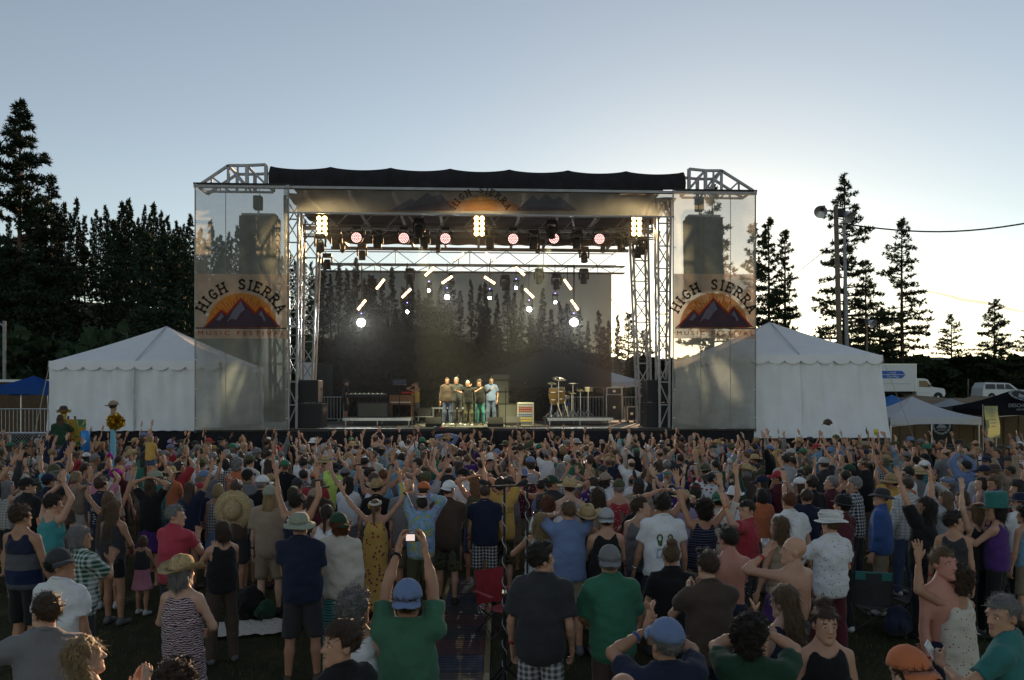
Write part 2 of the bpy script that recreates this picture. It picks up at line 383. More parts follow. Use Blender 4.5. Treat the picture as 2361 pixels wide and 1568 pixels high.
# ------------------------------------------------------------------ stage
YF, YB, DECK = 28.0, 38.0, 2.0
XL, XR = at(454, 432, YF).x, at(1738, 440, YF).x            # outer banner edges
XLI, XRI = at(668, 900, YF).x, at(1549, 900, YF).x          # inner banner edges
XC = (XL + XR) / 2
def text_mesh(s, size, mat_, extrude=.002, align='CENTER'):
    c = bpy.data.curves.new('lettering', 'FONT'); c.body = s; c.size = size; c.extrude = extrude; c.align_x = align; c.align_y = 'CENTER'; c.resolution_u = 3
    o = bpy.data.objects.new('lettering', c); COL.objects.link(o)
    dg = bpy.context.evaluated_depsgraph_get(); me = bpy.data.meshes.new_from_object(o.evaluated_get(dg))
    bpy.data.objects.remove(o, do_unlink=True); bpy.data.curves.remove(c)
    me.materials.clear(); me.materials.append(mat_); return me
def face_text(name, s, size, m, parent, loc, rz=0.0, sx=1.0):
    """upright lettering facing the audience"""
    o = link(name, text_mesh(s, size, m), parent, loc); o.rotation_euler = (R(90), 0, rz); o.scale = (sx, 1, 1); return o

# stage platform
deckm = mat('stage_deck', (.10, .10, .095), .55, noise=.3, nscale=2, bump=.2, bscale=30)
pl = empty('stage_platform', (XC, YF, 0), 0, 'black skirted concert stage platform with grey deck', 'stage')
MB().box((0, 5.05, DECK - .06), (15.0, 10.1, .12)).build('deck', deckm, pl)
for s in (-1, 1): MB().box((s * 8.72, 4.2, DECK - .08), (2.4, 8.0, .12)).build('wing_deck', deckm, pl)
for i in range(13):
    x = -9.75 + i * 1.5; mb = MB(); n = 9
    vs = []; 
    for k in range(n + 1):
        yy = -.06 + .03 * math.sin(k * 2.1 + i * 1.7) + .012 * math.sin(k * 5 + i)
        vs += [(x + 1.497 * k / n, yy, .02), (x + 1.497 * k / n, yy * .4 - .02, DECK - .02)]
    mb.add(vs, [(2 * k, 2 * k + 2, 2 * k + 3, 2 * k + 1) for k in range(n)]).build('skirt', DARK, pl, True)
MB().box((0, -.035, DECK - .05), (19.5, .06, .09)).build('edge_trim', mat('edge_black', (.03, .03, .03), .5), pl)

# roof
roof = empty('stage_roof', (XC, YF, 10.0), 0, 'black tarpaulin stage roof on white steel beams with truss wings', 'stage roof')
def rl(p): return (p[0] - XC, p[1] - YF, p[2] - 10.0)
def fascia():
    a, b = at(620, 378, YF), at(1580, 390, YF); za = at(622, 380, YF).z; zb = 10.43; n = 84; per = 12; vs = []; fs = []
    for i in range(n + 1):
        t = i / n; x = a.x + (b.x - a.x) * t; ph = (i % per) / per; sag = .10 * math.sin(math.pi * ph) ** .7
        for k, q in enumerate((0, .12, .35, .65, 1)):
            z = za - sag * (1 - q) ** 2 + (zb - za) * q
            bulge = -.07 * math.sin(math.pi * q) * (.5 + .5 * math.sin(i * 1.3)) - .05 * math.sin(math.pi * ph * 2 + q * 3) * q
            vs.append(rl((x, YF - .03 + bulge + .22 * (1 - q) ** 3, z)))
    for i in range(n):
        for k in range(4): fs.append((i * 5 + k, i * 5 + k + 1, i * 5 + k + 6, i * 5 + k + 5))
    link('fascia', meshdata('fascia', vs, fs, [DARK], True), roof)
    # arched tarpaulin top running back from the scalloped edge
    vs = []; fs = []; m = 8
    for i in range(n + 1):
        t = i / n; x = a.x + (b.x - a.x) * t; ph = (i % per) / per; sag = .10 * math.sin(math.pi * ph) ** .7
        for k in range(m + 1):
            q = k / m; vs.append(rl((x, YF + .19 + q * 9.9, za - sag + .015 + .25 * math.sin(math.pi * q) - .55 * q * q)))
    for i in range(n):
        for k in range(m): fs.append((i * (m + 1) + k, (i + 1) * (m + 1) + k, (i + 1) * (m + 1) + k + 1, i * (m + 1) + k + 1))
    link('tarpaulin', meshdata('tarpaulin', vs, fs, [DARK], True), roof)
    # sagging ceiling liner between the beams
    vs = []; fs = []; m = 20
    for i in range(n + 1):
        x = -6.8 + 13.9 * i / n
        for k in range(m + 1):
            q = k / m; vs.append((x, .5 + q * 9.4, .30 - .12 * abs(math.sin(q * math.pi * 4)) - .02 * math.sin(i * .9 + k)))
    for i in range(n):
        for k in range(m): fs.append((i * (m + 1) + k, i * (m + 1) + k + 1, (i + 1) * (m + 1) + k + 1, (i + 1) * (m + 1) + k))
    link('ceiling_liner', meshdata('ceiling_liner', vs, fs, [mat('liner', (.045, .038, .045), .9, noise=.25, nscale=2)], True), roof)
fascia()
WSTEEL = mat('white_steel', (.34, .34, .36), .5, .2, noise=.15, nscale=3)
def bars(name, segs, w, m, parent, tf=rl):
    for a, b in segs: MB().bar(tf(a), tf(b), w).build(name, m, parent)
zt = 10.36
MB().bar(rl((XL - .1, YF, zt)), rl((XR + .1, YF, zt)), .10, .10).build('front_beam', WSTEEL, roof)
MB().bar(rl((XL - .1, YF - .01, zt + .085)), rl((XL + 3.3, YF - .01, zt + .085)), .13, .06).build('front_plate', BLACK, roof)
MB().bar(rl((XR + .1, YF - .01, zt + .085)), rl((XR - 2.9, YF - .01, zt + .085)), .13, .06).build('front_plate', BLACK, roof)
for i in range(9):
    x = -6.1 + i * 1.53
    MB().bar((x, .1, .26), (x, 9.8, .20), .11, .16).build('rafter', WSTEEL, roof)
    if i % 2 == 0: MB().bar((x, .3, .2), (x + .7, 3.3, -.38), .06).build('rafter_strut', WSTEEL, roof)
for z_, w_ in ((-.52, .09), (.05, .06)): MB().bar((-6.6, 2.6, z_), (7.0, 2.6, z_), w_).build('cross_beam', WSTEEL, roof)
for i in range(14): MB().bar((-6.5 + i * .97, 2.6, -.5), (-6.0 + i * .97, 2.6, .04), .045).build('lattice', WSTEEL, roof)
MB().bar((-6.9, 9.9, .1), (7.2, 9.9, .1), .14).build('rear_beam', mat('grey_steel', (.2, .2, .21), .5, .3), roof)
def wing(s, xs):
    """sloping truss wing beside the tarpaulin; xs = picture columns of its corners"""
    Yb = YF + 1.1
    def p(dx, dy, Y=YF): q = at(dx, dy, Y); return q
    segs = []
    for Y in (YF + .08, Yb):
        dz = 0 if Y < YF + .5 else -.02
        o, c, i1, i2 = [p(x, y) for x, y in xs]; 
        o, c, i1, i2 = [Vector((q.x, Y, q.z + dz)) for q in (o, c, i1, i2)]
        b = lambda q: Vector((q.x, Y, zt + .12))
        segs += [(o, c, .085), (c, i1, .085), (c, b(c), .085), (i1, b(i1), .11), (i2, b(i2), .11), (i1, i2, .085), (o.lerp(c, .45), b(o.lerp(c, .45)), .06), (c, b(c.lerp(i1, .8)), .07), (o.lerp(c, .45), b(c.lerp(o, .25)), .06), (b(c.lerp(i1, .5)), c.lerp(i1, .5), .06), (i1, b(i2), .06)]
        segs.append((Vector((o.x, Y, zt + .1)), Vector((i2.x, Y, zt + .1)), .07))
    for a, b, w_ in segs: MB().bar(rl(a), rl(b), w_).build('wing_truss', WSTEEL, roof)
    for a in (p(*xs[0]), p(*xs[1]), p(*xs[2])):
        MB().bar(rl((a.x, YF + .12, a.z)), rl((a.x, Yb, a.z)), .07).build('wing_tie', WSTEEL, roof)
wing(-1, ((454, 428), (525, 380), (568, 380), (612, 378)))
wing(1, ((1738, 438), (1665, 392), (1628, 392), (1590, 388)))
# header scrim with the printed range of hills
hz0, hz1 = 9.46, 10.28
hd = empty('header_banner', (XC, YF - .12, hz0), 0, 'long see-through mesh header printed with mountains and the festival name', 'banner')
HM = mesh_fabric('header_mesh', (.30, .30, .28), .42, .5)
hx0, hx1 = at(656, 460, YF).x - XC, at(1552, 460, YF).x - XC
def sheet(x0, x1, z0, z1, nx=24, nz=6, amp=.02, seed=0):
    vs = [(x0 + (x1 - x0) * i / nx, amp * math.sin(i * 1.1 + seed) * math.sin(k * .8 + seed * 2 + i * .3) + amp * .5 * math.sin(i * .37 + seed), z0 + (z1 - z0) * k / nz) for i in range(nx + 1) for k in range(nz + 1)]
    fs = [(i * (nz + 1) + k, (i + 1) * (nz + 1) + k, (i + 1) * (nz + 1) + k + 1, i * (nz + 1) + k + 1) for i in range(nx) for k in range(nz)]
    return vs, fs
v_, f_ = sheet(hx0, hx1, 0, hz1 - hz0, 40, 3, .012); link('scrim', meshdata('scrim', v_, f_, [HM], True), hd)
MB().bar((hx0, -.02, .0), (hx1, -.02, .0), .05).build('lower_pipe', WSTEEL, hd); MB().bar((hx0, -.02, hz1 - hz0), (hx1, -.02, hz1 - hz0), .03).build('upper_rope', BLACK, hd)
GREYM = mesh_fabric('print_grey', (.10, .11, .14), .30, .4); ORM = mesh_fabric('print_orange', (.34, .13, .05), .45, .5); YELM = mesh_fabric('print_amber', (.50, .25, .06), .45, .5)
def flat_poly(name, pts, y, m, parent):
    """printed panel, counter-clockwise in x-z seen from the audience"""
    return link(name, meshdata(name, [(a, y, b) for a, b in pts], [tuple(range(len(pts)))], [m]), parent)
def hxz(dx, dy): q = at(dx, dy, YF); return (q.x - XC, q.z - hz0)
flat_poly('hill_print', [hxz(*p) for p in ((860, 489), (1320, 489), (1290, 482), (1250, 478), (1200, 480), (1160, 462), (1020, 466), (985, 470), (930, 484))], -.035, ORM, hd)
for pts in (((900, 488), (930, 470), (948, 460), (960, 466), (985, 446), (1000, 456), (1015, 449), (1035, 470), (1050, 488)), ((1190, 488), (1210, 468), (1228, 452), (1240, 464), (1258, 450), (1275, 462), (1290, 455), (1310, 472), (1330, 488))):
    flat_poly('peak_print', [hxz(*p) for p in pts[::1]][::-1] if False else [hxz(*p) for p in ([pts[0]] + [pts[-1]] + list(pts[1:-1])[::-1])], -.04, GREYM, hd)
flat_poly('sun_print', [hxz(1109 + 38 * math.cos(R(a)), 488 - 34 * math.sin(R(a))) for a in range(0, 181, 15)], -.045, YELM, hd)

# slab-serif lettering drawn from strokes
GLYPH = {'H': [((0, 0), (0, 1)), ((.62, 0), (.62, 1)), ((0, .5), (.62, .5))], 'I': [((.1, 0), (.1, 1))],
 'S': [((.56, .82), (.45, .96), (.28, 1), (.08, .9), (.04, .72), (.2, .56), (.42, .46), (.56, .3), (.5, .1), (.3, 0), (.12, .03), (.02, .18))],
 'G': [((.6, .8), (.42, .97), (.2, .94), (.03, .7), (.01, .4), (.12, .1), (.34, 0), (.58, .12), (.6, .42), (.36, .42))],
 'E': [((0, 0), (0, 1)), ((0, 0), (.52, 0), (.52, .16)), ((0, 1), (.5, 1), (.5, .84)), ((0, .52), (.38, .52))],
 'R': [((0, 0), (0, 1)), ((0, 1), (.4, .99), (.54, .84), (.52, .62), (.38, .5), (0, .5)), ((.28, .5), (.58, 0))],
 'A': [((0, 0), (.3, 1)), ((.6, 0), (.3, 1)), ((.12, .36), (.48, .36))]}
SERIF = {'H': [(0, 0), (0, 1), (.62, 0), (.62, 1)], 'I': [(.1, 0), (.1, 1)], 'E': [(0, 0), (0, 1)], 'R': [(0, 0), (0, 1), (.58, 0)], 'A': [(0, 0), (.6, 0)], 'S': [], 'G': []}
GW = {'H': .62, 'I': .2, 'S': .58, 'G': .6, 'E': .52, 'R': .58, 'A': .6}
def glyph(ch, h, th):
    mb = MB()
    def q(a, b):
        a, b = Vector((a[0] * h, 0, a[1] * h)), Vector((b[0] * h, 0, b[1] * h)); d = (b - a).normalized(); n = Vector((-d.z, 0, d.x)) * th / 2; a = a - d * th * .3; b = b + d * th * .3
        mb.add([a - n, b - n, b + n, a + n], [(0, 1, 2, 3)])
    for st in GLYPH[ch]:
        for a, b in zip(st, st[1:]): q(a, b)
    for x, z in SERIF[ch]: q((x - .15, z), (x + .15, z))
    me = meshdata('letter', mb.v, mb.f); return me
def arc_word(s, cx, cz, rad, a0, a1, h, th, m, parent, y):
    ws = [GW.get(c, .5) + .32 for c in s]; tot = sum(ws); pos = 0
    for c, w_ in zip(s, ws):
        a = a0 + (a1 - a0) * (pos + w_ / 2) / tot; pos += w_
        if c == ' ': continue
        me = glyph(c, h, th); me.materials.append(m); me.transform(Matrix.Translation((-GW[c] * h / 2, 0, 0)))
        o = link('letter', me, parent, (cx + rad * math.cos(a), y, cz + rad * math.sin(a))); o.rotation_euler = (0, math.pi / 2 - a, 0)
LETTM = mesh_fabric('print_charcoal', (.035, .035, .035), .10, .2)
c0 = hxz(1109, 512); arc_word('HIGH SIERRA', c0[0], c0[1], .97, R(158), R(22), .20, .036, LETTM, hd, -.06)
tm_ = text_mesh('MUSIC FESTIVAL', .11, LETTM); o = link('small_lettering', tm_, hd, (c0[0], -.062, c0[1] + .87)); o.rotation_euler = (R(90), 0, 0)

# the two tall festival banners
BM_UP = mesh_fabric('banner_mesh', (.34, .35, .31), .38, .5, .75, 1.2)
BM_PN = mesh_fabric('banner_panel', (.56, .43, .33), .20, .50)
REDM = mesh_fabric('print_red', (.42, .05, .03), .12, .4); ORB = mesh_fabric('print_sun', (.72, .29, .05), .18, .5); MTN = mesh_fabric('print_mountain', (.085, .072, .095), .16, .3); SNOW = mesh_fabric('print_snow', (.28, .25, .33), .12, .4); NAVY = mesh_fabric('print_navy', (.03, .04, .07), .10, .3)
def banner(x0, x1, label, cx, seed):
    z0, z1 = 1.96, 10.30; e = empty('festival_banner', ((x0 + x1) / 2, YF - .2, z0), 0, label, 'banner', 'tall mesh banners flanking the stage'); w_ = x1 - x0
    v_, f_ = sheet(-w_ / 2, w_ / 2, 0, z1 - z0, 20, 40, .018, seed); link('mesh_sheet', meshdata('mesh_sheet', v_, f_, [BM_UP], True), e)
    def L(dx, dy):
        q = at(dx + (cx - 558), dy, YF - .2); k = at(cx, dy, YF - .2); return ((q.x - k.x) + (k.x - (x0 + x1) / 2), q.z - z0)
    pz0, pz1 = L(558, 781)[1], L(558, 632)[1]
    v_, f_ = sheet(-w_ / 2 + .02, w_ / 2 - .02, pz0, pz1, 20, 12, .008, seed); v_ = [(a, b - .03, c) for a, b, c in v_]; link('print_panel', meshdata('print_panel', v_, f_, [BM_PN], True), e)
    c = L(558, 756); rs = L(558, 676)[1] - c[1]
    flat_poly('sun_print', [(c[0] + rs * math.cos(R(a)), c[1] + rs * math.sin(R(a))) for a in range(0, 181, 6)], -.052, ORB, e)
    for a in range(8, 175, 7):
        r0, r1 = rs * .52, rs * (.93 if a % 2 else .82); n_ = .006
        d = (math.cos(R(a)), math.sin(R(a)))
        flat_poly('sun_ray', [(c[0] + d[0] * r0 - d[1] * -n_, c[1] + d[1] * r0 - d[0] * n_), (c[0] + d[0] * r1 + d[1] * n_ * 1.8, c[1] + d[1] * r1 - d[0] * n_ * 1.8), (c[0] + d[0] * r1 - d[1] * n_ * 1.8, c[1] + d[1] * r1 + d[0] * n_ * 1.8), (c[0] + d[0] * r0 - d[1] * n_, c[1] + d[1] * r0 + d[0] * n_)], -.058, REDM, e)
    ridge = [(476, 755), (512, 719), (524, 729), (557, 692), (591, 726), (603, 711), (644, 755)]
    flat_poly('mountain_outline', [L(a, b) for a, b in [(470, 755), (649, 755), (603, 706), (591, 720), (557, 686), (524, 723), (512, 713)]], -.064, REDM, e)
    flat_poly('mountain_print', [L(a, b) for a, b in [ridge[0], ridge[-1]] + ridge[1:-1][::-1]], -.070, MTN, e)
    for pts in (((557, 694), (538, 718), (524, 744), (536, 735), (546, 738), (556, 722), (566, 714)), ((604, 715), (597, 726), (606, 732), (610, 742), (614, 738)), ((512, 722), (500, 738), (508, 740), (518, 730))):
        flat_poly('snow_print', [L(a, b) for a, b in pts], -.076, SNOW, e)
    bz = L(558, 757)[1]; MB().box((0, -.074, bz), (w_ - .1, .004, .035)).build('base_line', NAVY, e)
    arc_word('HIGH SIERRA', c[0], c[1] - .02, rs * 1.13, R(159), R(21), .32, .064, LETTM, e, -.06)
    t_ = link('lettering', text_mesh('M U S I C   F E S T I V A L', .205, REDM), e, (0, -.06, L(558, 769)[1])); t_.rotation_euler = (R(90), 0, 0); bb = t_.dimensions.x; t_.scale = ((w_ - .25) / max(.1, t_.dimensions[0]) if t_.dimensions[0] > 0 else .9, 1, 1)
    dim = max(v.co.x for v in t_.data.vertices) - min(v.co.x for v in t_.data.vertices); t_.scale = ((w_ - .22) / dim, 1, 1)
    for s in (-1, 1): MB().bar((s * w_ / 2, .03, 0), (s * w_ / 2, .03, z1 - z0 + .1), .05, n=8).build('side_pole', WSTEEL, e)
    MB().bar((-w_ / 2, .03, .02), (w_ / 2, .03, .02), .04, n=8).build('bottom_pole', WSTEEL, e)
    for k in (-.17, .19): MB().bar((k * w_, -.022, .05), (k * w_, -.022, z1 - z0 - .05), .02, .006).build('seam', mat('banner_seam', (.25, .24, .2), .9), e)
    for k in range(9): 
        for s in (-1, 1): MB().bar((s * w_ / 2 - s * .08, -.03, .4 + k), (s * w_ / 2, 0, .42 + k), .018).build('tie', WHITE, e)
    return e
banner(XL, XLI, 'tall see-through festival banner with orange sun, hanging over the tent with the centre pole', 558, 1)
banner(XRI, XR, 'tall see-through festival banner with orange sun, hanging in front of the tall pines', 1645, 4)

# lattice towers
def lattice_tower(label, x, y, z0, z1, w_, d_, lean=0.0, step=.8):
    e = empty('stage_tower', (x, y, z0), 0, label, 'tower'); h = z1 - z0
    cs = [(-w_ / 2, -d_ / 2), (w_ / 2, -d_ / 2), (w_ / 2, d_ / 2), (-w_ / 2, d_ / 2)]
    for a, b in cs: MB().bar((a * .8, b, 0), (a * 1.15 + lean, b, h), .075).build('chord', WSTEEL, e)
    n = int(h / step)
    for i in range(n):
        a0, a1 = h * i / n, h * (i + 1) / n
        f0 = lambda c, z: (c[0] * (.8 + .35 * z / h) + lean * z / h, c[1], z)
        for k in range(4):
            p, q = cs[k], cs[(k + 1) % 4]
            if (i + k) % 2: p, q = q, p
            MB().bar(f0(p, a0), f0(q, a1), .04).build('brace', WSTEEL, e)
        MB().bar(f0(cs[0], a1), f0(cs[1], a1), .045).build('rung', WSTEEL, e)
    return e
lattice_tower('white lattice tower beside the banner over the tent, front', at(676, 700, 28.8).x, 28.8, DECK, 10.2, .42, .5, .0)
lattice_tower('white lattice tower leaning out behind the stagehand', at(706, 700, 31.5).x, 31.5, DECK, 10.1, .55, .6, .22)
lattice_tower('white lattice tower beside the banner in front of the pines', at(1528, 700, 28.8).x, 28.8, DECK, 10.2, .42, .5, 0)
lattice_tower('white lattice tower leaning out behind the road cases', at(1486, 700, 31.5).x, 31.5, DECK, 10.1, .55, .6, -.25)

# flown speaker columns behind the mesh banners
def array(x, ztop, zbot, label, chain):
    e = empty('speaker_array', (x, 29.3, zbot), 0, label, 'speaker'); n = 6; h = (ztop - zbot) / n
    gr = mat('speaker_grille', (.05, .05, .052), .7, bump=.5, bscale=200)
    for i in range(n): MB().box((0, .02 * i, h * (i + .5)), (1.35, .6, h - .02), rx=R(2 * (n - i) - 6)).build('cabinet', gr, e, bevel=.02)
    MB().bar((-.1, .2, ztop - zbot), (-.1, .2, 10.2 - zbot), .035).build('chain', STEEL, e)
    MB().box((-.1, .2, ztop - zbot + .55), (.3, .3, .5)).build('chain_hoist', BLACK, e, bevel=.03)
    MB().box((0, .1, ztop - zbot + .06), (1.2, .5, .08)).build('flying_frame', STEEL, e)
pL = at(598, 500, 29.3); array(pL.x, pL.z, at(598, 672, 29.3).z, 'dark line array of speakers hung behind the banner over the tent', 1)
pR = at(1622, 503, 29.3); array(pR.x, pR.z, at(1622, 672, 29.3).z, 'dark line array of speakers hung behind the banner before the pines', 1)

# backdrop
bx0, bx1 = at(728, 700, 37).x, at(1410, 700, 37).x; bz1 = at(1100, 628, 37).z
bd = empty('backdrop', ((bx0 + bx1) / 2, 37, DECK), 0, 'huge dark see-through scrim hanging across the back of the stage', 'backdrop')
w_ = bx1 - bx0; v_, f_ = sheet(-w_ / 2, w_ / 2, 0, bz1 - DECK, 70, 20, .05, 2); link('scrim', meshdata('scrim', v_, f_, [mesh_fabric('scrim_black', (.014, .012, .013), .055, .06)], True), bd)
MB().bar((-w_ / 2, 0, bz1 - DECK), (w_ / 2, 0, bz1 - DECK), .05).build('top_pipe', BLACK, bd)

# lighting trusses
TR = mat('truss_grey', (.16, .16, .17), .45, .5)
def truss(label, x0, x1, y, z, hgt, dep, step=.55, m=TR):
    e = empty('lighting_truss', ((x0 + x1) / 2, y, z), 0, label, 'truss'); L = x1 - x0
    for yy in (-dep / 2, dep / 2):
        for zz in (-hgt / 2, hgt / 2): MB().bar((-L / 2, yy, zz), (L / 2, yy, zz), .05, n=6).build('chord', m, e)
    n = int(L / step)
    for i in range(n):
        a = -L / 2 + L * i / n; b = a + L / n; s = 1 if i % 2 else -1
        MB().bar((a, -dep / 2, -s * hgt / 2), (b, -dep / 2, s * hgt / 2), .028).build('lacing', m, e)
        if i % 2: MB().bar((a, -dep / 2, -hgt / 2), (b, dep / 2, -hgt / 2), .025).build('lacing', m, e)
        if i % 4 == 0: MB().bar((a, -dep / 2, -hgt / 2), (a, -dep / 2, hgt / 2), .03).build('upright', m, e)
    return e
fz = at(1100, 535, 30).z
truss('dark front lighting truss carrying the amber blinders', at(700, 535, 30).x, at(1510, 535, 30).x, 30, fz, .35, .35)
q0, q1 = at(742, 592, 36), at(1418, 600, 36); truss('upper rear box truss against the bright sky', q0.x, q1.x, 36, (q0.z + q1.z) / 2, .62, .5, .8)
q0, q1 = at(735, 620, 35.4), at(1440, 620, 35.4); truss('lower rear pipe truss above the scrim', q0.x, q1.x, 35.4, (q0.z + q1.z) / 2, .30, .3, .6)
for dx in (790, 1010, 1240, 1390):
    a = at(dx, 600, 36); e = empty('hoist_chain', (a.x, 36, a.z), 0, 'chain carrying the rear trusses from the roof, near column %s' % {790: 'one by the stagehand', 1010: 'above the band', 1240: 'above the rack', 1390: 'above the road cases'}[dx], 'chain')
    e['label'] = 'steel chain holding the rear truss ' + {790: 'above the keyboards', 1010: 'above the white table', 1240: 'above the drum riser', 1390: 'above the road cases'}[dx]
    MB().bar((0, 0, .3), (0, 0, 10.1 - a.z), .04).build('links', BLACK, e); MB().box((0, 0, .55), (.2, .2, .4)).build('motor', BLACK, e, bevel=.02)

# lamps
AMB = emis('blinder_glow', (1.0, .58, .18), 9.0); PINK = emis('wash_glow', (1.0, .50, .46), 2.6); TUBE = emis('tube_glow', (1.0, .60, .28), 6.0); WHT = emis('beam_glow', (.95, 1.0, .97), 60.0); WHS = emis('small_beam_glow', (.93, .97, 1.0), 60.0); BLU = emis('blue_led', (.25, .2, 1.0), 8.0)
def lamp_spot(parent, loc, target, col, watt, size, blend=.4, r=.08):
    l = bpy.data.lights.new('lamp_light', 'SPOT'); l.energy = watt; l.color = col; l.spot_size = R(size); l.spot_blend = blend; l.shadow_soft_size = r
    o = bpy.data.objects.new('lamp_light', l); COL.objects.link(o); o.parent = parent; o.location = loc
    wl = Vector(parent.location) + Vector(loc); o.rotation_euler = (Vector(target) - wl).to_track_quat('-Z', 'Y').to_euler(); return o
def blinder(dx, label):
    p = at(dx, 521, 29.7); e = empty('blinder_lamp', p, 0, label, 'stage lamp', 'amber blinder lamps on the front truss')
    MB().box((0, .1, 0), (.46, .16, .80)).build('housing', BLACK, e, bevel=.02)
    for i in range(4):
        for j in (-1, 1): MB().lathe([(.001, -.03), (.07, -.028), (.088, 0), (.088, .03)], (j * .105, .0, -.285 + i * .19), 14, 'y').build('lamp_cell', AMB, e)
    MB().bar((0, .1, .4), (0, .1, .62), .04).build('clamp', BLACK, e)
    lamp_spot(e, (0, -.15, 0), (p.x * .5, 20, 0), (1, .74, .38), 420, 130)
for dx, n in ((742, 'above the keyboards'), (1105, 'above the middle of the band'), (1468, 'beside the leaning tower over the road cases')): blinder(dx, 'amber eight-cell blinder lamp glowing ' + n)
def wash(dx, dy, label):
    p = at(dx, dy, 29.8); e = empty('wash_lamp', p, 0, label, 'stage lamp', 'round pink wash lamps on the front truss')
    MB().lathe([(.20, -.02), (.235, 0), (.22, .16), (.12, .24)], (0, 0, 0), 20, 'y').build('lamp_head', BLACK, e, True)
    mb = MB()
    for r_, n in ((0, 1), (.06, 6), (.115, 12), (.168, 18)):
        for k in range(n):
            a = 2 * math.pi * k / n; mb.lathe([(.021, 0), (.016, -.012)], (r_ * math.cos(a), -.022, r_ * math.sin(a)), 7, 'y')
    mb.build('led_lenses', PINK, e)['kind'] = 'stuff'
    for s in (-1, 1): MB().bar((s * .26, .1, 0), (s * .2, .1, .34), .045).build('yoke', BLACK, e)
    MB().box((0, .1, .38), (.3, .2, .1)).build('yoke_base', BLACK, e)
for dx, dy, n in ((822, 548, 'nearest the amber blinder above the keyboards'), (931, 549, 'between the keyboards and the photographer'), (1027, 550, 'beside the middle blinder, over the white table'), (1183, 551, 'beside the middle blinder, over the speaker stack'), (1277, 550, 'over the conga drum'), (1382, 551, 'over the road cases')): wash(dx, dy, 'round pink multi-lens wash lamp glowing ' + n)
def moving_head(p, label, tilt=0.0, group='dark moving-head lamps hanging from the trusses', lens=None, s=1.0):
    e = empty('moving_head_lamp', p, 0, label, 'stage lamp', group); e.scale = (s,) * 3
    MB().box((0, 0, .30), (.36, .26, .16)).build('lamp_base', BLACK, e, bevel=.02)
    for k in (-1, 1): MB().box((k * .19, 0, .08), (.06, .16, .34)).build('yoke_arm', BLACK, e, bevel=.02)
    h = MB().lathe([(.04, .20), (.12, .19), (.15, .05), (.14, -.16), (.155, -.2), (.11, -.205)], (0, 0, 0), 16, 'z').build('lamp_head', BLACK, e, True); h.rotation_euler = (tilt, 0, 0); h.location = (0, 0, -.06)
    g = MB().lathe([(.001, 0), (.105, 0), (.105, .01)], (0, 0, -.208), 14).build('lens', lens or GLASS, h)
    return e
for i, (dx, dy, Y, n) in enumerate(((870, 556, 30, 'between two pink wash lamps over the keyboards'), (978, 556, 30, 'over the photographer'), (1130, 556, 30, 'beside the middle blinder'), (1230, 556, 30, 'over the equipment rack'), (1330, 556, 30, 'over the drum hardware'), (1432, 560, 30, 'at the blinder over the road cases'), (775, 556, 30, 'at the blinder over the keyboards'),
    (945, 640, 35.4, 'low on the rear truss above the organ'), (1165, 655, 35.4, 'low on the rear truss above the speaker stack'), (1243, 640, 35.4, 'low on the rear truss above the rack'), (1283, 652, 35.4, 'low on the rear truss above the conga'), (1346, 640, 35.4, 'low on the rear truss above the timbales'), (835, 585, 35.4, 'standing on the rear truss above the keyboards'), (1347, 590, 35.4, 'standing on the rear truss above the drum riser'), (755, 606, 35.2, 'at the end of the rear truss above the stagehand'))):
    moving_head(at(dx, dy, Y), 'unlit black moving-head lamp ' + n, R(20 * math.sin(i * 2.3)), s=1.05)
# warm tubes and white beam lamps on drop pipes in an arch before the scrim
tubes = [(877, 655, 52, 'outer arch over the keyboards'), (834, 703, 52, 'lowest of the arch, over the keyboards'), (937, 676, 45, 'inner arch over the organ'), (991, 626, 42, 'outer arch over the photographer'), (1031, 645, 35, 'inner arch over the band'), (1057, 592, 33, 'top of the arch, over the band'), (1131, 592, -35, 'top of the arch, over the speaker stack'), (1129, 646, -33, 'inner arch over the speaker stack'), (1199, 625, -42, 'outer arch over the rack'), (1220, 676, -45, 'inner arch over the rack'), (1309, 656, -55, 'outer arch over the conga'), (1325, 703, -55, 'lowest of the arch, over the drum riser')]
for dx, dy, a, n in tubes:
    p = at(dx, dy, 35.1); e = empty('light_tube', p, 0, 'warm glowing light tube tilted in the ' + n, 'light tube', 'warm light tubes arching before the scrim')
    d = Vector((math.cos(R(a)), 0, math.sin(R(a))))
    MB().bar(-d * .27, d * .27, .10, n=10).build('glowing_tube', TUBE, e, True); MB().bar(-d * .29 + Vector((0, .07, 0)), d * .29 + Vector((0, .07, 0)), .10).build('tube_back', BLACK, e)
    MB().bar((0, .12, 0), (0, .12, 8.95 - p.z), .03).build('drop_pipe', BLACK, e)
beams = [(833, 744, 1, 'over the keyboards'), (1323, 743, 1, 'over the drum riser'), (1031, 685, .6, 'over the tallest of the band'), (1220, 713, .6, 'over the equipment rack'), (939, 719, 0, 'small, above the organ'), (989, 670, 0, 'small, above the photographer'), (1129, 687, 0, 'small, above the speaker stack'), (1280, 697, 0, 'small, above the conga'), (1190, 664, 0, 'small, between two tilted tubes')]
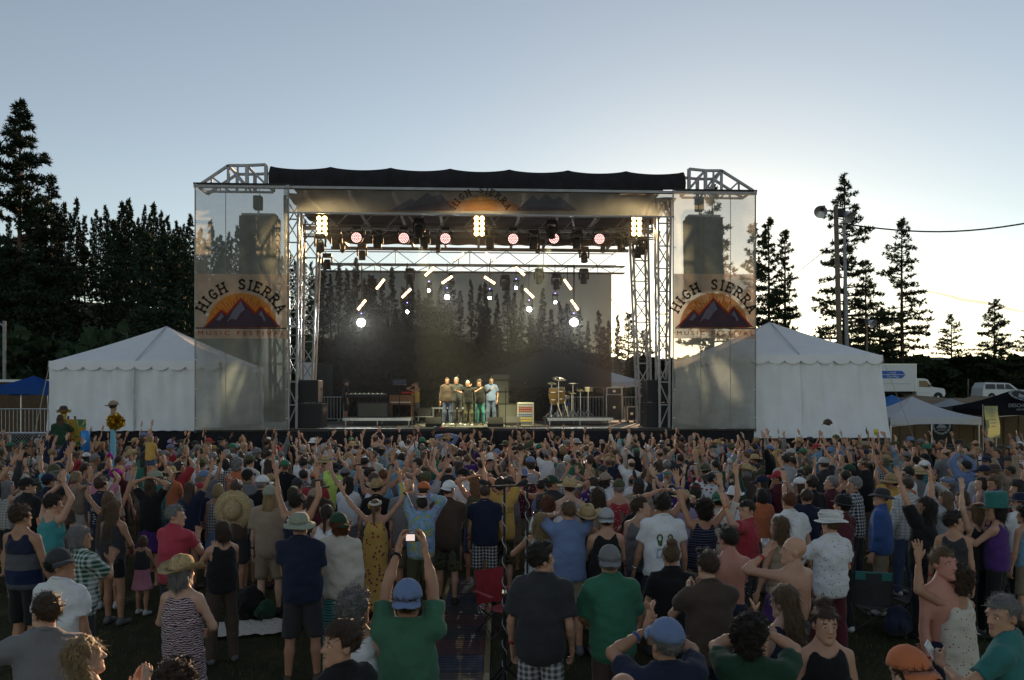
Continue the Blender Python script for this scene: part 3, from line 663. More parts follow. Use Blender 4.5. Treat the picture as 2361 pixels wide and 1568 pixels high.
for dx, dy, k, n in beams:
    p = at(dx, dy, 35.0); e = empty('beam_lamp', p, 0, ('dazzling white beam lamp ' if k else 'white pin beam lamp, ') + n, 'stage lamp', 'white beam lamps before the scrim')
    r_ = .17 if k == 1 else .10 if k else .06
    MB().lathe([(r_ * .9, -.04), (r_ + .03, -.03), (r_ + .03, .12), (r_ * .6, .24)], (0, 0, 0), 16, 'y').build('lamp_head', BLACK, e, True)
    MB().lathe([(.001, 0), (r_, 0), (r_, .01)], (0, -.045, 0), 16, 'y').build('lens', WHT if k else WHS, e)
    for s in (-1, 1): MB().bar((s * (r_ + .05), .05, 0), (s * (r_ + .05), .05, .28), .03).build('yoke', BLACK, e)
    MB().box((0, .05, .32), (2 * r_ + .16, .12, .08)).build('yoke_base', BLACK, e)
    MB().lathe([(.001, 0), (.022, 0), (.022, .01)], (0, -.02, .40), 8, 'y').build('status_led', BLU, e)
    MB().bar((0, .06, .3), (0, .06, 8.95 - p.z), .03).build('drop_pipe', BLACK, e)
    if k: lamp_spot(e, (0, -.12, 0), (p.x * .3, 8, 2.5), (.95, 1, .97), 1300 * k, 60)
# coloured beams of two truss lamps falling on the backs of the banners, and the greenish wash on the band
def wash_source(p, label, target, col, watt, size):
    e = moving_head(p, label, R(30), 'lit moving-head lamps', emis('lit_lens_%d' % len(bpy.data.objects), col, 6)); lamp_spot(e, (0, 0, -.45), target, col, watt, size, 1.0); return e
bl = at(528, 895, 27.8); br1 = at(1600, 850, 27.8); br2 = at(1672, 870, 27.8)
wash_source(Vector((XLI + .75, 29.6, 8.7)), 'lit moving-head lamp throwing a pale beam on the banner over the tent', bl, (1, .88, .55), 5200, 11)
wash_source(Vector((XRI - .75, 29.5, 8.7)), 'lit moving-head lamp throwing a yellow beam on the banner before the pines', br1, (1, .9, .45), 4200, 10)
wash_source(Vector((XRI - .75, 30.2, 8.7)), 'lit moving-head lamp throwing a second beam on the banner before the pines', br2, (1, .80, .55), 4200, 9)
for k, (x, tx) in enumerate(((-2.2, -.6), (2.6, .8))):
    wash_source(Vector((XC + x, 28.9, 9.15)), 'front lamp washing the band in yellow light from over the ' + ('photographer' if k == 0 else 'equipment rack'), (tx, 31.2, 2.6), (1.0, .93, .50), 5500, 40)
# ------------------------------------------------------------------ frame tents at the stage wings
TENTW = cloth_wall('tent_vinyl', (.84, .85, .88), .07)
def frame_tent(label, x0, x1, y0, y1, ze, za, z0, flare, seed, pole=True):
    cx, cy = (x0 + x1) / 2, (y0 + y1) / 2; e = empty('frame_tent', (cx, cy, z0), 0, label, 'tent', 'white frame tents beside the stage')
    W, D, he, ha = (x1 - x0) / 2, (y1 - y0) / 2, ze - z0, za - z0
    cs = [(-W, -D), (W, -D), (W, D), (-W, D)]
    # hipped roof, each side slightly sagging, in two halves with a seam
    for k in range(4):
        a, b = Vector((*cs[k], he)), Vector((*cs[(k + 1) % 4], he)); ap = Vector((0, 0, ha)); n = 10; vs = []; fs = []
        for i in range(n + 1):
            for j in range(n + 1):
                t = j / n; p = (a.lerp(b, i / n)).lerp(ap, t); p.z -= .10 * math.sin(math.pi * t) * (1 - .6 * abs(i / n - .5) * 2); vs.append(p)
        for i in range(n):
            for j in range(n): fs.append((i * (n + 1) + j, (i + 1) * (n + 1) + j, (i + 1) * (n + 1) + j + 1, i * (n + 1) + j + 1))
        link('roof_panel', meshdata('roof_panel', vs, fs, [TENTW], True), e)
        m = a.lerp(b, .5); MB().bar(m + Vector((0, 0, .012)), ap + Vector((0, 0, .012)), .05, .012).build('roof_seam', mat('tent_seam', (.5, .5, .55), .7), e)
    rng = random.Random(seed)
    for k in range(4):
        a, b = Vector((*cs[k], 0)), Vector((*cs[(k + 1) % 4], 0)); d = (b - a); out = Vector((d.y, -d.x, 0)).normalized()
        # scalloped valance
        n = 80; per = 8; vs = []; fs = []
        for i in range(n + 1):
            p = a.lerp(b, i / n) + out * .05; ph = (i % per) / per; dr = .19 + .13 * math.sin(math.pi * ph) ** .6
            vs += [(p.x, p.y, he + .02), (p.x + out.x * .02, p.y + out.y * .02, he - dr * .6), (p.x + out.x * .03, p.y + out.y * .03, he - dr)]
        for i in range(n): fs += [(3 * i + 1, 3 * i + 4, 3 * i + 3, 3 * i), (3 * i + 2, 3 * i + 5, 3 * i + 4, 3 * i + 1)]
        link('valance', meshdata('valance', vs, fs, [TENTW], True), e)
        # hanging side walls with swags and folds, two widths a side
        for half in range(2):
            nx, nz = 44, 22; vs = []; fs = []; ph0 = rng.uniform(0, 6)
            for i in range(nx + 1):
                s = half * .5 + .5 * i / nx
                for j in range(nz + 1):
                    t = j / nz; p = a.lerp(b, s)
                    fold = .035 * math.sin(i * .95 + ph0) * (1 - t) ** .5 + .05 * math.sin(i * .33 + ph0 + t * 2.6) * math.sin(math.pi * min(1, t * 1.3)) + .03 * math.sin(i * .6 - t * 7 + ph0)
                    sw = .06 * abs(math.sin(i * math.pi / 11)) * (1 - t) ** 5
                    fl = flare * t * t * (1 + .15 * math.sin(i * .5))
                    o_ = out * (fold + fl - .02) + d.normalized() * (flare * t * t * (s - .5) * 1.6)
                    vs.append((p.x + o_.x, p.y + o_.y, (he - .08 - sw) * (1 - t) + .01 * math.sin(i)))
            for i in range(nx):
                for j in range(nz): fs.append((i * (nz + 1) + j, i * (nz + 1) + j + 1, (i + 1) * (nz + 1) + j + 1, (i + 1) * (nz + 1) + j))
            link('side_wall', meshdata('side_wall', vs, fs, [TENTW], True), e)
    for a, b in cs: MB().bar((a * .98, b * .98, 0), (a * .98, b * .98, he), .06, n=8).build('pole', ALU, e)
    if pole: MB().bar((0, -D - .09, .0), (0, -D - .09, he - .25), .07, n=8).build('pole', STEEL, e)
    # guy strap at the outer front corner
    s = -1 if cx < 0 else 1
    MB().bar((s * W, -D, he - .05), (s * (W + 1.5 if s > 0 else W + .6), -D - .6, -z0 + .05), .035, .01).build('guy_strap', mat('strap', (.3, .27, .2), .8), e)
    # black skirted platform the tent stands on
    MB().box((0, -.1, -z0 / 2 - .02), (2 * W - .1, 2 * D - .2, z0 - .04)).build('platform', DARK, e)
    return e
frame_tent('white peaked frame tent with scalloped edge and a grey pole down its front wall', -15.4, -9.3, 30, 36, 4.4, 5.96, 1.86, .10, 3)
frame_tent('white peaked frame tent with flaring wall beside the box truck', 8.9, 15.0, 28.5, 34.4, 4.62, 6.1, 1.62, .28, 5, pole=False)

# ------------------------------------------------------------------ pop-up canopies and the vendors' corner
def canopy(label, x, y, z, w_, d_, he, ha, m, legm=ALU, rz=0.0, val=.3):
    e = empty('popup_canopy', (x, y, z), rz, label, 'canopy'); W, D = w_ / 2, d_ / 2; cs = [(-W, -D), (W, -D), (W, D), (-W, D)]
    for k in range(4):
        a, b = Vector((*cs[k], he)), Vector((*cs[(k + 1) % 4], he)); ap = Vector((0, 0, ha)); n = 6; vs = []; fs = []
        for i in range(n + 1):
            for j in range(n + 1):
                p = a.lerp(b, i / n).lerp(ap, j / n); p.z -= .12 * math.sin(math.pi * j / n); vs.append(p)
        for i in range(n):
            for j in range(n): fs.append((i * (n + 1) + j, (i + 1) * (n + 1) + j, (i + 1) * (n + 1) + j + 1, i * (n + 1) + j + 1))
        link('roof_panel', meshdata('roof_panel', vs, fs, [m], True), e)
        dn = Vector((0, 0, -val)); d = (b - a); out = Vector((d.y, -d.x, 0)).normalized() * .02
        vs = []; 
        for i in range(13):
            p = a.lerp(b, i / 12); sg = .02 * math.sin(i * 1.7); vs += [p + out, p + dn + out * (2 + sg * 30) + Vector((0, 0, .04 * math.sin(math.pi * i / 12)))]
        link('valance', meshdata('valance', vs, [(2 * i + 1, 2 * i + 3, 2 * i + 2, 2 * i) for i in range(12)], [m], True), e)
    for a, b in cs: MB().bar((a * .97, b * .97, 0), (a * .97, b * .97, he), .045).build('leg', legm, e)
    for k in range(4): MB().bar((cs[k][0] * .97, cs[k][1] * .97, he - .35), (cs[(k + 1) % 4][0] * .97, cs[(k + 1) % 4][1] * .97, he - .05), .025).build('frame_bar', legm, e)
    return e
CW = cloth_wall('canopy_white', (.62, .64, .68), .25); CB = cloth_wall('canopy_blue', (.03, .09, .30), .2); CLB = cloth_wall('canopy_light_blue', (.08, .22, .52), .25); CG = cloth_wall('canopy_grey', (.40, .42, .44), .2); CK = cloth_wall('canopy_black', (.018, .018, .02), .1)
def canopy_at(label, dxl, dxr, dy_eave, dy_top, Y, dep, m, leg=ALU):
    a, b = at(dxl, dy_eave, Y), at(dxr, dy_eave, Y); g = 0.0; x = (a.x + b.x) / 2; w_ = b.x - a.x
    top = at((dxl + dxr) / 2, dy_top, Y + dep / 2).z
    return canopy(label, x, Y + dep / 2, g, w_, dep, (a.z + b.z) / 2, top, m, leg)
canopy_at('white pop-up canopy on thin legs beside the flaring tent', 2052, 2262, 962, 914, 30, 3.3, CW)
canopy_at('bright blue pop-up canopy peeking out behind the white one', 2040, 2150, 932, 910, 36, 3, CLB)
canopy_at('grey pop-up canopy behind the yellow feather banner', 2175, 2300, 944, 918, 37, 3.2, CG)
bc = canopy_at('black brewery canopy with pale lettering and round badge', 2285, 2520, 943, 900, 34, 4.0, CK)
BADGE = mat('badge_white', (.30, .31, .32), .8); BADGEK = mat('badge_black', (.02, .02, .02), .8)
w4 = at(2520, 943, 34).x - at(2285, 943, 34).x
face_text('lettering', 'DESCHUTES', .22, BADGE, bc, (-w4 / 2 + 1.35, -2.05, at(2340, 934, 34).z - .02)); face_text('lettering', 'BREWERY', .11, BADGE, bc, (-w4 / 2 + 1.35, -2.06, at(2340, 934, 34).z - .2))
def round_badge(name, parent, loc, r, tilt):
    e = empty(name, loc, 0, parent=parent); e.rotation_euler = (tilt, 0, 0)
    MB().lathe([(r * .8, 0), (r, 0), (r, -.006), (r * .8, -.006)], (0, 0, 0), 28, 'y').build('ring', BADGE, e)
    MB().lathe([(.001, 0), (r * .8, 0), (r * .8, .002)], (0, -.009, 0), 28, 'y').build('field', BADGEK, e)
    for a in range(0, 360, 24): MB().box((r * .9 * math.cos(R(a)), -.009, r * .9 * math.sin(R(a))), (r * .09, .004, r * .12), ry=-R(a)).build('mark', BADGEK, e)
    flat_poly('peak', [(-r * .6, -r * .3), (r * .6, -r * .3), (r * .25, r * .05), (r * .1, -.0), (-.1 * r, r * .35), (-r * .3, r * .02)], -.012, BADGE, e)
    for k in (-.42, -.55): MB().box((0, -.012, r * k), (r * (1.4 + k), .004, r * .05)).build('wave', BADGE, e)
round_badge('badge', bc, (-w4 / 2 + 1.9, -1.35, at(2340, 912, 34).z), .55, R(-62))
# left edge: blue canopy, trailer, barrier, cases
canopy_at('blue pop-up canopy with a drooping edge beside the white tent', -70, 112, 893, 866, 31, 3.4, CB)
tr = empty('trailer', (at(35, 860, 40).x, 40, 0), 0, 'pale trailer behind the blue canopy with an open brown side', 'trailer')
MB().box((-3.2, 0, 2.6), (4.0, 2.4, 2.5)).build('body', mat('trailer_grey', (.35, .36, .36), .5, noise=.1), tr, bevel=.06); MB().box((1.9, 0, 2.5), (4.3, 2.4, 2.6)).build('body', mat('trailer_brown', (.09, .055, .03), .8, noise=.2), tr)
MB().box((1.9, -.1, 3.86), (4.5, 2.6, .12)).build('roof', WHITE, tr)
for k in (-4, -2.8, 2.6): MB().lathe([(.25, -.12), (.45, -.12), (.45, .12), (.25, .12)], (k, -1.0, .45), 18, 'y').build('wheel', RUBBER, tr)
for k in (-.25, 4.0): MB().bar((k, -1.25, .9), (k, -1.25, 3.8), .1).build('post', WHITE, tr)

def barrier(label, a, b, z, h, n=None, m=STEEL, group='steel crowd barriers'):
    a, b = Vector((*a, 0)), Vector((*b, 0)); L = (b - a).length; rz = math.atan2(b.y - a.y, b.x - a.x)
    e = empty('crowd_barrier', (a.x, a.y, z), rz, label, 'barrier', group); n = n or int(L / .13)
    MB().bar((0, 0, h), (L, 0, h), .042, n=8).build('top_rail', m, e); MB().bar((0, 0, .12), (L, 0, .12), .042, n=8).build('bottom_rail', m, e)
    for i in range(n + 1): MB().bar((L * i / n, 0, .12), (L * i / n, 0, h), .042 if i in (0, n) else .02, n=6).build('upright', m, e)
    for x in (.2, L - .2): MB().bar((x, -.25, .02), (x, .25, .02), .05).build('foot', m, e); MB().bar((x, 0, 0), (x, 0, .12), .04).build('foot', m, e)
p0, p1 = at(-60, 960, 29), at(112, 960, 29)
barrier('raised steel barrier of the platform left of the painter', (p0.x, 29.0), (p1.x, 29.0), at(50, 1005, 29).z, .95); bpy.data.objects[-1] if False else None
for o in bpy.data.objects:
    if o.get('label', '').startswith('raised steel barrier'): o['label'] = 'steel crowd barrier on the platform under the blue canopy'
wp = empty('side_platform', ((p0.x + p1.x) / 2, 30.6, 0), 0, 'low dark platform under the blue canopy', 'platform')
MB().box((0, 0, at(50, 1005, 29).z / 2), (4.4, 3.6, at(50, 1005, 29).z - .02)).build('riser', DARK, wp)
p0, p1 = at(-60, 1010, 27.2), at(108, 1010, 27.2)
def chainlink(label, a, b, h):
    a, b = Vector((*a, 0)), Vector((*b, 0)); L = (b - a).length; e = empty('wire_fence', a, math.atan2(b.y - a.y, b.x - a.x), label, 'fence')
    for x in (0, L * .5, L): MB().bar((x, 0, 0), (x, 0, h), .06, n=8).build('post', STEEL, e)
    MB().bar((0, 0, h), (L, 0, h), .05, n=8).build('rail', STEEL, e); MB().bar((0, 0, .1), (L, 0, .1), .04, n=8).build('rail', STEEL, e)
    mb = MB(); s = .11; n = int((L + h) / s)
    for i in range(n):
        for d in (1, -1):
            x0 = -h + i * s; q0, q1 = (x0, 0), (x0 + h, h)
            if d < 0: q0, q1 = (x0 + h, 0), (x0, h)
            def clip(p, q):
                t0 = max(0, (0 - p[0]) / (q[0] - p[0]) if q[0] > p[0] else (L - p[0]) / (q[0] - p[0])); t1 = min(1, (L - p[0]) / (q[0] - p[0]) if q[0] > p[0] else (0 - p[0]) / (q[0] - p[0]))
                return None if t1 <= t0 else ((p[0] + (q[0] - p[0]) * t0, 0, p[1] + (q[1] - p[1]) * t0), (p[0] + (q[0] - p[0]) * t1, 0, p[1] + (q[1] - p[1]) * t1))
            c = clip(q0, q1)
            if c: mb.bar(c[0], c[1], .008, n=3)
    o = mb.build('wire_mesh', STEEL, e); o['kind'] = 'stuff'
chainlink('chain-link fence panel at the edge of the crowd beside the painter', (p0.x, 27.2), (p1.x, 27.2), 1.9)

# bamboo screen and thatched mat roof of the vendors' yard
TAN = mat('bamboo_mat', (.24, .17, .10), .95, col2=(.15, .105, .06), nscale=3, stretch=(30, 30, 1.5), bump=.5, bscale=30)
bf = empty('bamboo_fence', (at(2180, 960, 38.6).x, 38.6, 0), 0, 'tan bamboo screen fence behind the pop-up canopies', 'fence')
fx0, fx1 = at(2040, 960, 38.6).x - bf.location.x, at(2450, 960, 38.6).x - bf.location.x
for i in range(12):
    a = fx0 + (fx1 - fx0) * i / 12; wd = (fx1 - fx0) / 12
    MB().box((a + wd / 2, .015 * (i % 2), 1.25), (wd - .01, .03, 2.45)).build('panel', TAN, bf)
    MB().bar((a, -.03, 0), (a, -.03, 2.5), .06, n=6).build('post', WOOD, bf)
mr = empty('mat_awning', (at(2200, 905, 46).x, 46, 2.4), 0, 'sagging tan reed mat awning below the truck and SUV', 'awning')
sx0, sx1 = at(2035, 905, 46).x - mr.location.x, at(2470, 905, 46).x - mr.location.x; vs = []; fs = []
for i in range(41):
    for j in range(9):
        x = sx0 + (sx1 - sx0) * i / 40; vs.append((x, -4 + j * 1.3, .35 + j * .085 + .06 * math.sin(i * 1.3 + j) + .10 * math.sin(i * .4) - .35))
for i in range(40):
    for j in range(8): fs.append((i * 9 + j, (i + 1) * 9 + j, (i + 1) * 9 + j + 1, i * 9 + j + 1))
link('mat', meshdata('mat', vs, fs, [TAN], True), mr)
for i in range(6): MB().bar((sx0 + (sx1 - sx0) * i / 5, -3.9, -2.4), (sx0 + (sx1 - sx0) * i / 5, -3.9, .3), .08, n=6).build('post', WOOD, mr)
# hanging round-badge banner and feather banner
p = at(2170, 985, 33.6); hb = empty('badge_banner', (p.x, 33.6, p.z - .75), 0, 'black hanging banner with a round white badge under the white canopy', 'banner')
MB().box((0, 0, .75), (1.0, .02, 1.75)).build('cloth', BADGEK, hb); round_badge('badge', hb, (0, -.02, .85), .42, 0)
p = at(2278, 960, 29.2); fb = empty('feather_banner', (p.x, 29.2, 0), 0, 'narrow yellow-green standing banner with faint lettering beside the white canopy', 'banner')
FBM = cloth_wall('feather_cloth', (.34, .38, .20), .3); zt_, zb_ = at(2268, 936, 29.2).z, at(2290, 1010, 29.2).z
link('cloth', meshdata('cloth', [(-.15 + .1 * (k / 8), .03 * math.sin(k), zt_ + (zb_ - zt_) * k / 8) if s else (.38 + .12 * (k / 8), .03 * math.sin(k), zt_ + (zb_ - zt_) * k / 8) for k in range(9) for s in (1, 0)], [(2 * k, 2 * k + 2, 2 * k + 3, 2 * k + 1) for k in range(8)], [FBM], True), fb)
MB().bar((-.17, 0, 0), (-.2, 0, zt_ + .05), .03, n=6).build('pole', STEEL, fb)
for i, t_ in enumerate(('PLEASE', 'STAY', 'HYDRATED', 'ENJOY', 'MUSIC')[:0]): pass
for i in range(6): MB().box((.12 + .012 * i, -.045, zt_ - .12 - i * .13), (.26 - .05 * (i % 3), .004, .03)).build('faint_line', mat('faint_print', (.25, .33, .30), .9), fb)

# ------------------------------------------------------------------ vehicles on the rise behind
def box_truck():
    Y = 78; a, b = at(1960, 838, Y), at(2097, 840, Y); g = gz(b.x, Y); e = empty('box_truck', (b.x, Y, g), 0, 'white box truck with blue arrow stripes parked before the hedge', 'truck')
    L = b.x - a.x; top = b.z - g; z0 = top - 2.75; tw = mat('truck_white', (.66, .68, .70), .4, noise=.05)
    MB().box((-L / 2, 0, (top + z0) / 2), (L, 2.4, top - z0)).build('cargo_box', tw, e, bevel=.06)
    MB().box((-L / 2, 0, top - .04), (L + .04, 2.46, .10)).build('roof_rail', ALU, e); MB().box((-.03, -1.2, (top + z0) / 2), (.12, .08, top - z0)).build('corner_post', ALU, e)
    BLUE = mat('decal_blue', (.03, .13, .50), .5)
    zc = z0 + (top - z0) * .62
    for k, dz in enumerate((.18, -.22)):
        link('arrow_stripe', meshdata('arrow', [(-L + .4, -1.235, zc + dz - .17), (-1.45, -1.235, zc + dz - .17), (-1.1, -1.235, zc + dz + (.17 if k else -.17) * 1), (-1.45, -1.235, zc + dz + .17), (-L + .4, -1.235, zc + dz + .17)], [(0, 1, 2, 3, 4)], [BLUE]), e)
    WT = mat('decal_white', (.75, .75, .75), .5)
    face_text('lettering', 'Local', .30, WT, e, (-2.4, -1.245, zc + .18)); face_text('lettering', 'One Way', .30, WT, e, (-2.4, -1.245, zc - .22))
    MB().box((-L / 2 - .2, -1.225, z0 + .78), (L - .7, .02, .03)).build('side_line', mat('trim_grey', (.3, .3, .3), .6), e)
    # cab
    prof = [(.1, .55), (2.95, .55), (3.05, .8), (3.0, 1.22), (2.85, 1.34), (1.75, 1.5), (1.25, 2.22), (.9, 2.34), (.1, 2.36)]
    vs = [(x, y, z) for y in (-1.1, 1.1) for x, z in prof]; n = len(prof); fs = [tuple(range(n)), tuple(range(2 * n - 1, n - 1, -1))] + [(i, n + i, n + (i + 1) % n, (i + 1) % n) for i in range(n)]
    link('cab', meshdata('cab', vs, fs, [tw]), e)
    link('side_window', meshdata('side_window', [(.35, -1.106, 1.5), (1.55, -1.106, 1.45), (1.15, -1.106, 2.1), (.35, -1.106, 2.12)], [(0, 1, 2, 3)], [GLASS]), e)
    link('windscreen', meshdata('windscreen', [(1.76, -.95, 1.53), (1.76, .95, 1.53), (1.27, .95, 2.2), (1.27, -.95, 2.2)], [(0, 1, 2, 3)], [GLASS]), e)
    MB().box((1.5, -1.3, 1.75), (.12, .14, .4)).build('mirror', BLACK, e, bevel=.03); MB().bar((.12, -1.13, .9), (1.55, -1.13, .9), .02).build('door_line', mat('trim_grey', (.3, .3, .3), .6), e)
    MB().box((3.03, -.6, .95), (.06, .35, .2)).build('headlight', mat('lamp_glass', (.6, .6, .6), .1), e); MB().box((3.03, .6, .95), (.06, .35, .2)).build('headlight', MATS['lamp_glass'], e)
    for x in (2.3, -L + 1.5):
        for s in (-1, 1):
            wv = MB().lathe([(.25, -.14), (.48, -.14), (.5, 0), (.48, .14), (.25, .14)], (x, s * .98, .5), 20, 'y').build('wheel', RUBBER, e, True); MB().lathe([(.05, -.15), (.24, -.12), (.24, .12)], (x, s * .98, .5), 14, 'y').build('rim', ALU, wv)
    MB().box((-L / 2, 0, (z0 + .55) / 2 + .2), (L, .9, .3)).build('chassis', BLACK, e)
box_truck()
def suv():
    Y = 80; a = at(2252, 900, Y); b = at(2375, 900, Y); g = gz(a.x, Y); top = at(2300, 882, Y).z; k = max(1.0, (top - g) / 1.86); e = empty('parked_suv', (a.x, Y, top - 1.86), 0, 'white SUV with dark windows parked before the hedge', 'car')
    w8 = mat('car_white', (.62, .64, .66), .3, noise=.04)
    prof = [(.0, .45), (5.2, .45), (5.25, .85), (5.1, 1.05), (3.75, 1.12), (3.0, 1.72), (2.6, 1.80), (.35, 1.86), (.08, 1.3)]
    n = len(prof); vs = []
    for y, ins in ((-.98, 0), (.98, 0)): vs += [(x, y * (1 - .14 * max(0, z - 1.1) / .7), z) for x, z in prof]
    link('body', meshdata('body', vs, [tuple(range(n)), tuple(range(2 * n - 1, n - 1, -1))] + [(i, n + i, n + (i + 1) % n, (i + 1) % n) for i in range(n)], [w8]), e)
    for x0, x1, tilt in ((.28, 1.35, .06), (1.5, 2.3, 0), (2.42, 3.35, -.55)):
        y0 = -.985; y1 = -.985 * (1 - .14 * .6 / .7) - .005
        link('side_window', meshdata('side_window', [(x0, y0 - .004, 1.18), (x1, y0 - .004, 1.18), (x1 + (tilt if tilt < 0 else 0), y1 - .02, 1.68), (x0 + (tilt if tilt > 0 else 0), y1 - .02, 1.68)], [(0, 1, 2, 3)], [GLASS]), e)
    for y in (-.75, .75): MB().bar((.5, y, 1.9), (2.6, y, 1.86), .04).build('roof_rack', BLACK, e)
    for x in (.95, 4.2):
        for s in (-1, 1): wv = MB().lathe([(.2, -.11), (.38, -.11), (.4, 0), (.38, .11), (.2, .11)], (x, s * .9, .4), 18, 'y').build('wheel', RUBBER, e, True); MB().lathe([(.05, -.115), (.22, -.1), (.22, .1)], (x, s * .9, .4), 12, 'y').build('rim', ALU, wv)
    for y in (-.7, .7): MB().box((5.2, y, .8), (.08, .35, .16)).build('headlight', MATS['lamp_glass'], e)
suv()
p = at(2232, 880, 82); e = empty('marker_post', (p.x, 82, gz(p.x, 82)), 0, 'thin marker post between the truck and the SUV', 'post'); MB().bar((0, 0, 0), (0, 0, p.z - gz(p.x, 82) + .3), .12).build('shaft', WOOD, e)

# ------------------------------------------------------------------ poles and wires
def floodlight(parent, loc, rz, tilt):
    e = empty('floodlight', loc, rz, parent=parent)
    MB().lathe([(.10, -.1), (.13, .0), (.36, .42), (.38, .44), (.36, .44), (.11, .0)], (0, 0, 0), 18, 'z').build('reflector', mat('lamp_metal', (.42, .44, .48), .4, .6), e, True).rotation_euler = (tilt, 0, 0)
    MB().box((0, 0, -.15), (.28, .28, .32)).build('ballast', mat('ballast_grey', (.08, .08, .09), .6), e, bevel=.02).rotation_euler = (tilt, 0, 0)
b0, t0 = at(1938, 820, 46), at(1927, 476, 46); g = gz(b0.x, 46); up_ = empty('utility_pole', (b0.x, 46, g), 0, 'weathered wooden utility pole carrying two floodlights', 'pole')
MB().tube([(0, 0, 0), (-.04, 0, 5), (t0.x - b0.x, 0, t0.z - g)], [.19, .16, .13], 10).build('pole_shaft', WOOD, up_, True)
MB().bar((t0.x - b0.x - .9, .05, t0.z - g - .25), (t0.x - b0.x + .5, .05, t0.z - g - .25), .08).build('cross_arm', WOOD, up_)
floodlight(up_, (t0.x - b0.x - .85, -.05, t0.z - g - .2), R(-35), R(120)); floodlight(up_, (t0.x - b0.x + .55, -.05, t0.z - g - .45), R(25), R(130))
MB().box((t0.x - b0.x + .35, .1, t0.z - g - .35), (.4, .3, .5)).build('transformer', BLACK, up_, bevel=.03)
b1, t1 = at(1958, 820, 50), at(1946, 500, 50); g1 = gz(b1.x, 50); p2_ = empty('utility_pole', (b1.x, 50, g1), 0, 'thinner grey metal pole leaning beside the wooden floodlight pole', 'pole')
MB().tube([(0, 0, 0), (t1.x - b1.x, 0, t1.z - g1)], [.16, .09], 8).build('pole_shaft', mat('grey_pole', (.25, .25, .26), .6, noise=.2), p2_, True)
b2, t2 = at(1999, 840, 62), at(1995, 742, 62); p3_ = empty('lamp_post', (b2.x, 62, gz(b2.x, 62)), 0, 'short lamp post with a small floodlight among the pine trunks', 'lamp post')
MB().bar((0, 0, 0), (0, 0, t2.z - gz(b2.x, 62)), .16, n=8).build('pole_shaft', WOOD, p3_); floodlight(p3_, (.1, -.1, t2.z - gz(b2.x, 62)), R(30), R(120))
def wire(label, pts, r_, m=BLACK): e = empty('overhead_cable', pts[0], 0, label, 'cable'); MB().tube([Vector(p) - Vector(pts[0]) for p in pts], r_, 5).build('strand', m, e, True)
wa, wb = at(1935, 515, 46), at(2500, 488, 40); wire('dark overhead cable running from the wooden pole toward the field edge', [wa.lerp(wb, k / 16) - Vector((0, 0, .75 * math.sin(math.pi * k / 16))) for k in range(17)], .045)
wa, wb = at(1925, 560, 46), at(1740, 705, 60); wire('thin guy wire slanting down behind the pines', [wa, wb], .02)
wa, wb = at(1410, 690, 40), at(1545, 800, 34); wire('slack cable sagging behind the tower over the road cases', [wa.lerp(wb, k / 10) - Vector((0, 0, .5 * math.sin(math.pi * k / 10))) for k in range(11)], .02, WHITE)
pl0 = at(727, 745, 44); lp = empty('lamp_post', (pl0.x, 44, 0), 0, 'street lamp with a curved arm seen behind the stage beside the scrim', 'lamp post')
MB().bar((0, 0, 0), (0, 0, pl0.z), .14, n=8).build('pole_shaft', mat('grey_pole', (.25, .25, .26), .6), lp); MB().tube([(0, 0, pl0.z - .5), (-.4, 0, pl0.z - .1), (-.9, 0, pl0.z - .15)], .04).build('arm', MATS['grey_pole'], lp); MB().box((-1.1, 0, pl0.z - .2), (.6, .25, .14)).build('lamp_head', WHITE, lp, bevel=.04)
plf = at(10, 740, 42); lp = empty('lamp_post', (plf.x, 42, 0), 0, 'street lamp before the dark hillside beyond the blue canopy', 'lamp post')
MB().bar((0, 0, 0), (0, 0, plf.z), .16, n=8).build('pole_shaft', MATS['grey_pole'], lp); MB().tube([(0, 0, plf.z - .3), (-.4, 0, plf.z), (-.9, 0, plf.z)], .04).build('arm', MATS['grey_pole'], lp); MB().box((-1.1, 0, plf.z - .05), (.6, .25, .14)).build('lamp_head', WHITE, lp, bevel=.04)
# vapour trail far beyond the pines
ca, cb = at(2135, 672, 2600), at(2420, 730, 2400); e = empty('vapour_trail', ca, 0, 'thin glowing vapour trail slanting across the sunset sky', 'vapour trail')
MB().tube([(ca.lerp(cb, k / 30) - ca) + Vector((0, 0, 2.2 * math.sin(k * .5))) for k in range(31)], [1 + 3.2 * math.sin(math.pi * min(1, .12 + k / 32)) for k in range(31)], 8).build('vapour', mesh_fabric('vapour', (.95, .93, .9), .35, .85), e, True)

# white truck body and tent glimpsed through the back of the stage
p = at(728, 880, 43); e = empty('parked_trailer', (p.x, 43, 0), 0, 'white box trailer behind the stage beside the street lamp', 'trailer')
z1_ = at(728, 838, 43).z; MB().box((0, 0, (z1_ + 1) / 2), (at(754, 880, 43).x - at(690, 880, 43).x, 2.2, z1_ - 1)).build('body', WHITE, e, bevel=.05)
for k in (-.6, .6): MB().lathe([(.2, -.1), (.45, -.1), (.45, .1), (.2, .1)], (k, -.9, .46), 16, 'y').build('wheel', RUBBER, e)
pt = at(1270, 815, 46); canopy('pale tent behind the scrim at the back of the stage', pt.x, 48, 0, 10.5, 6, at(1150, 880, 46).z, at(1270, 805, 48).z, CW)

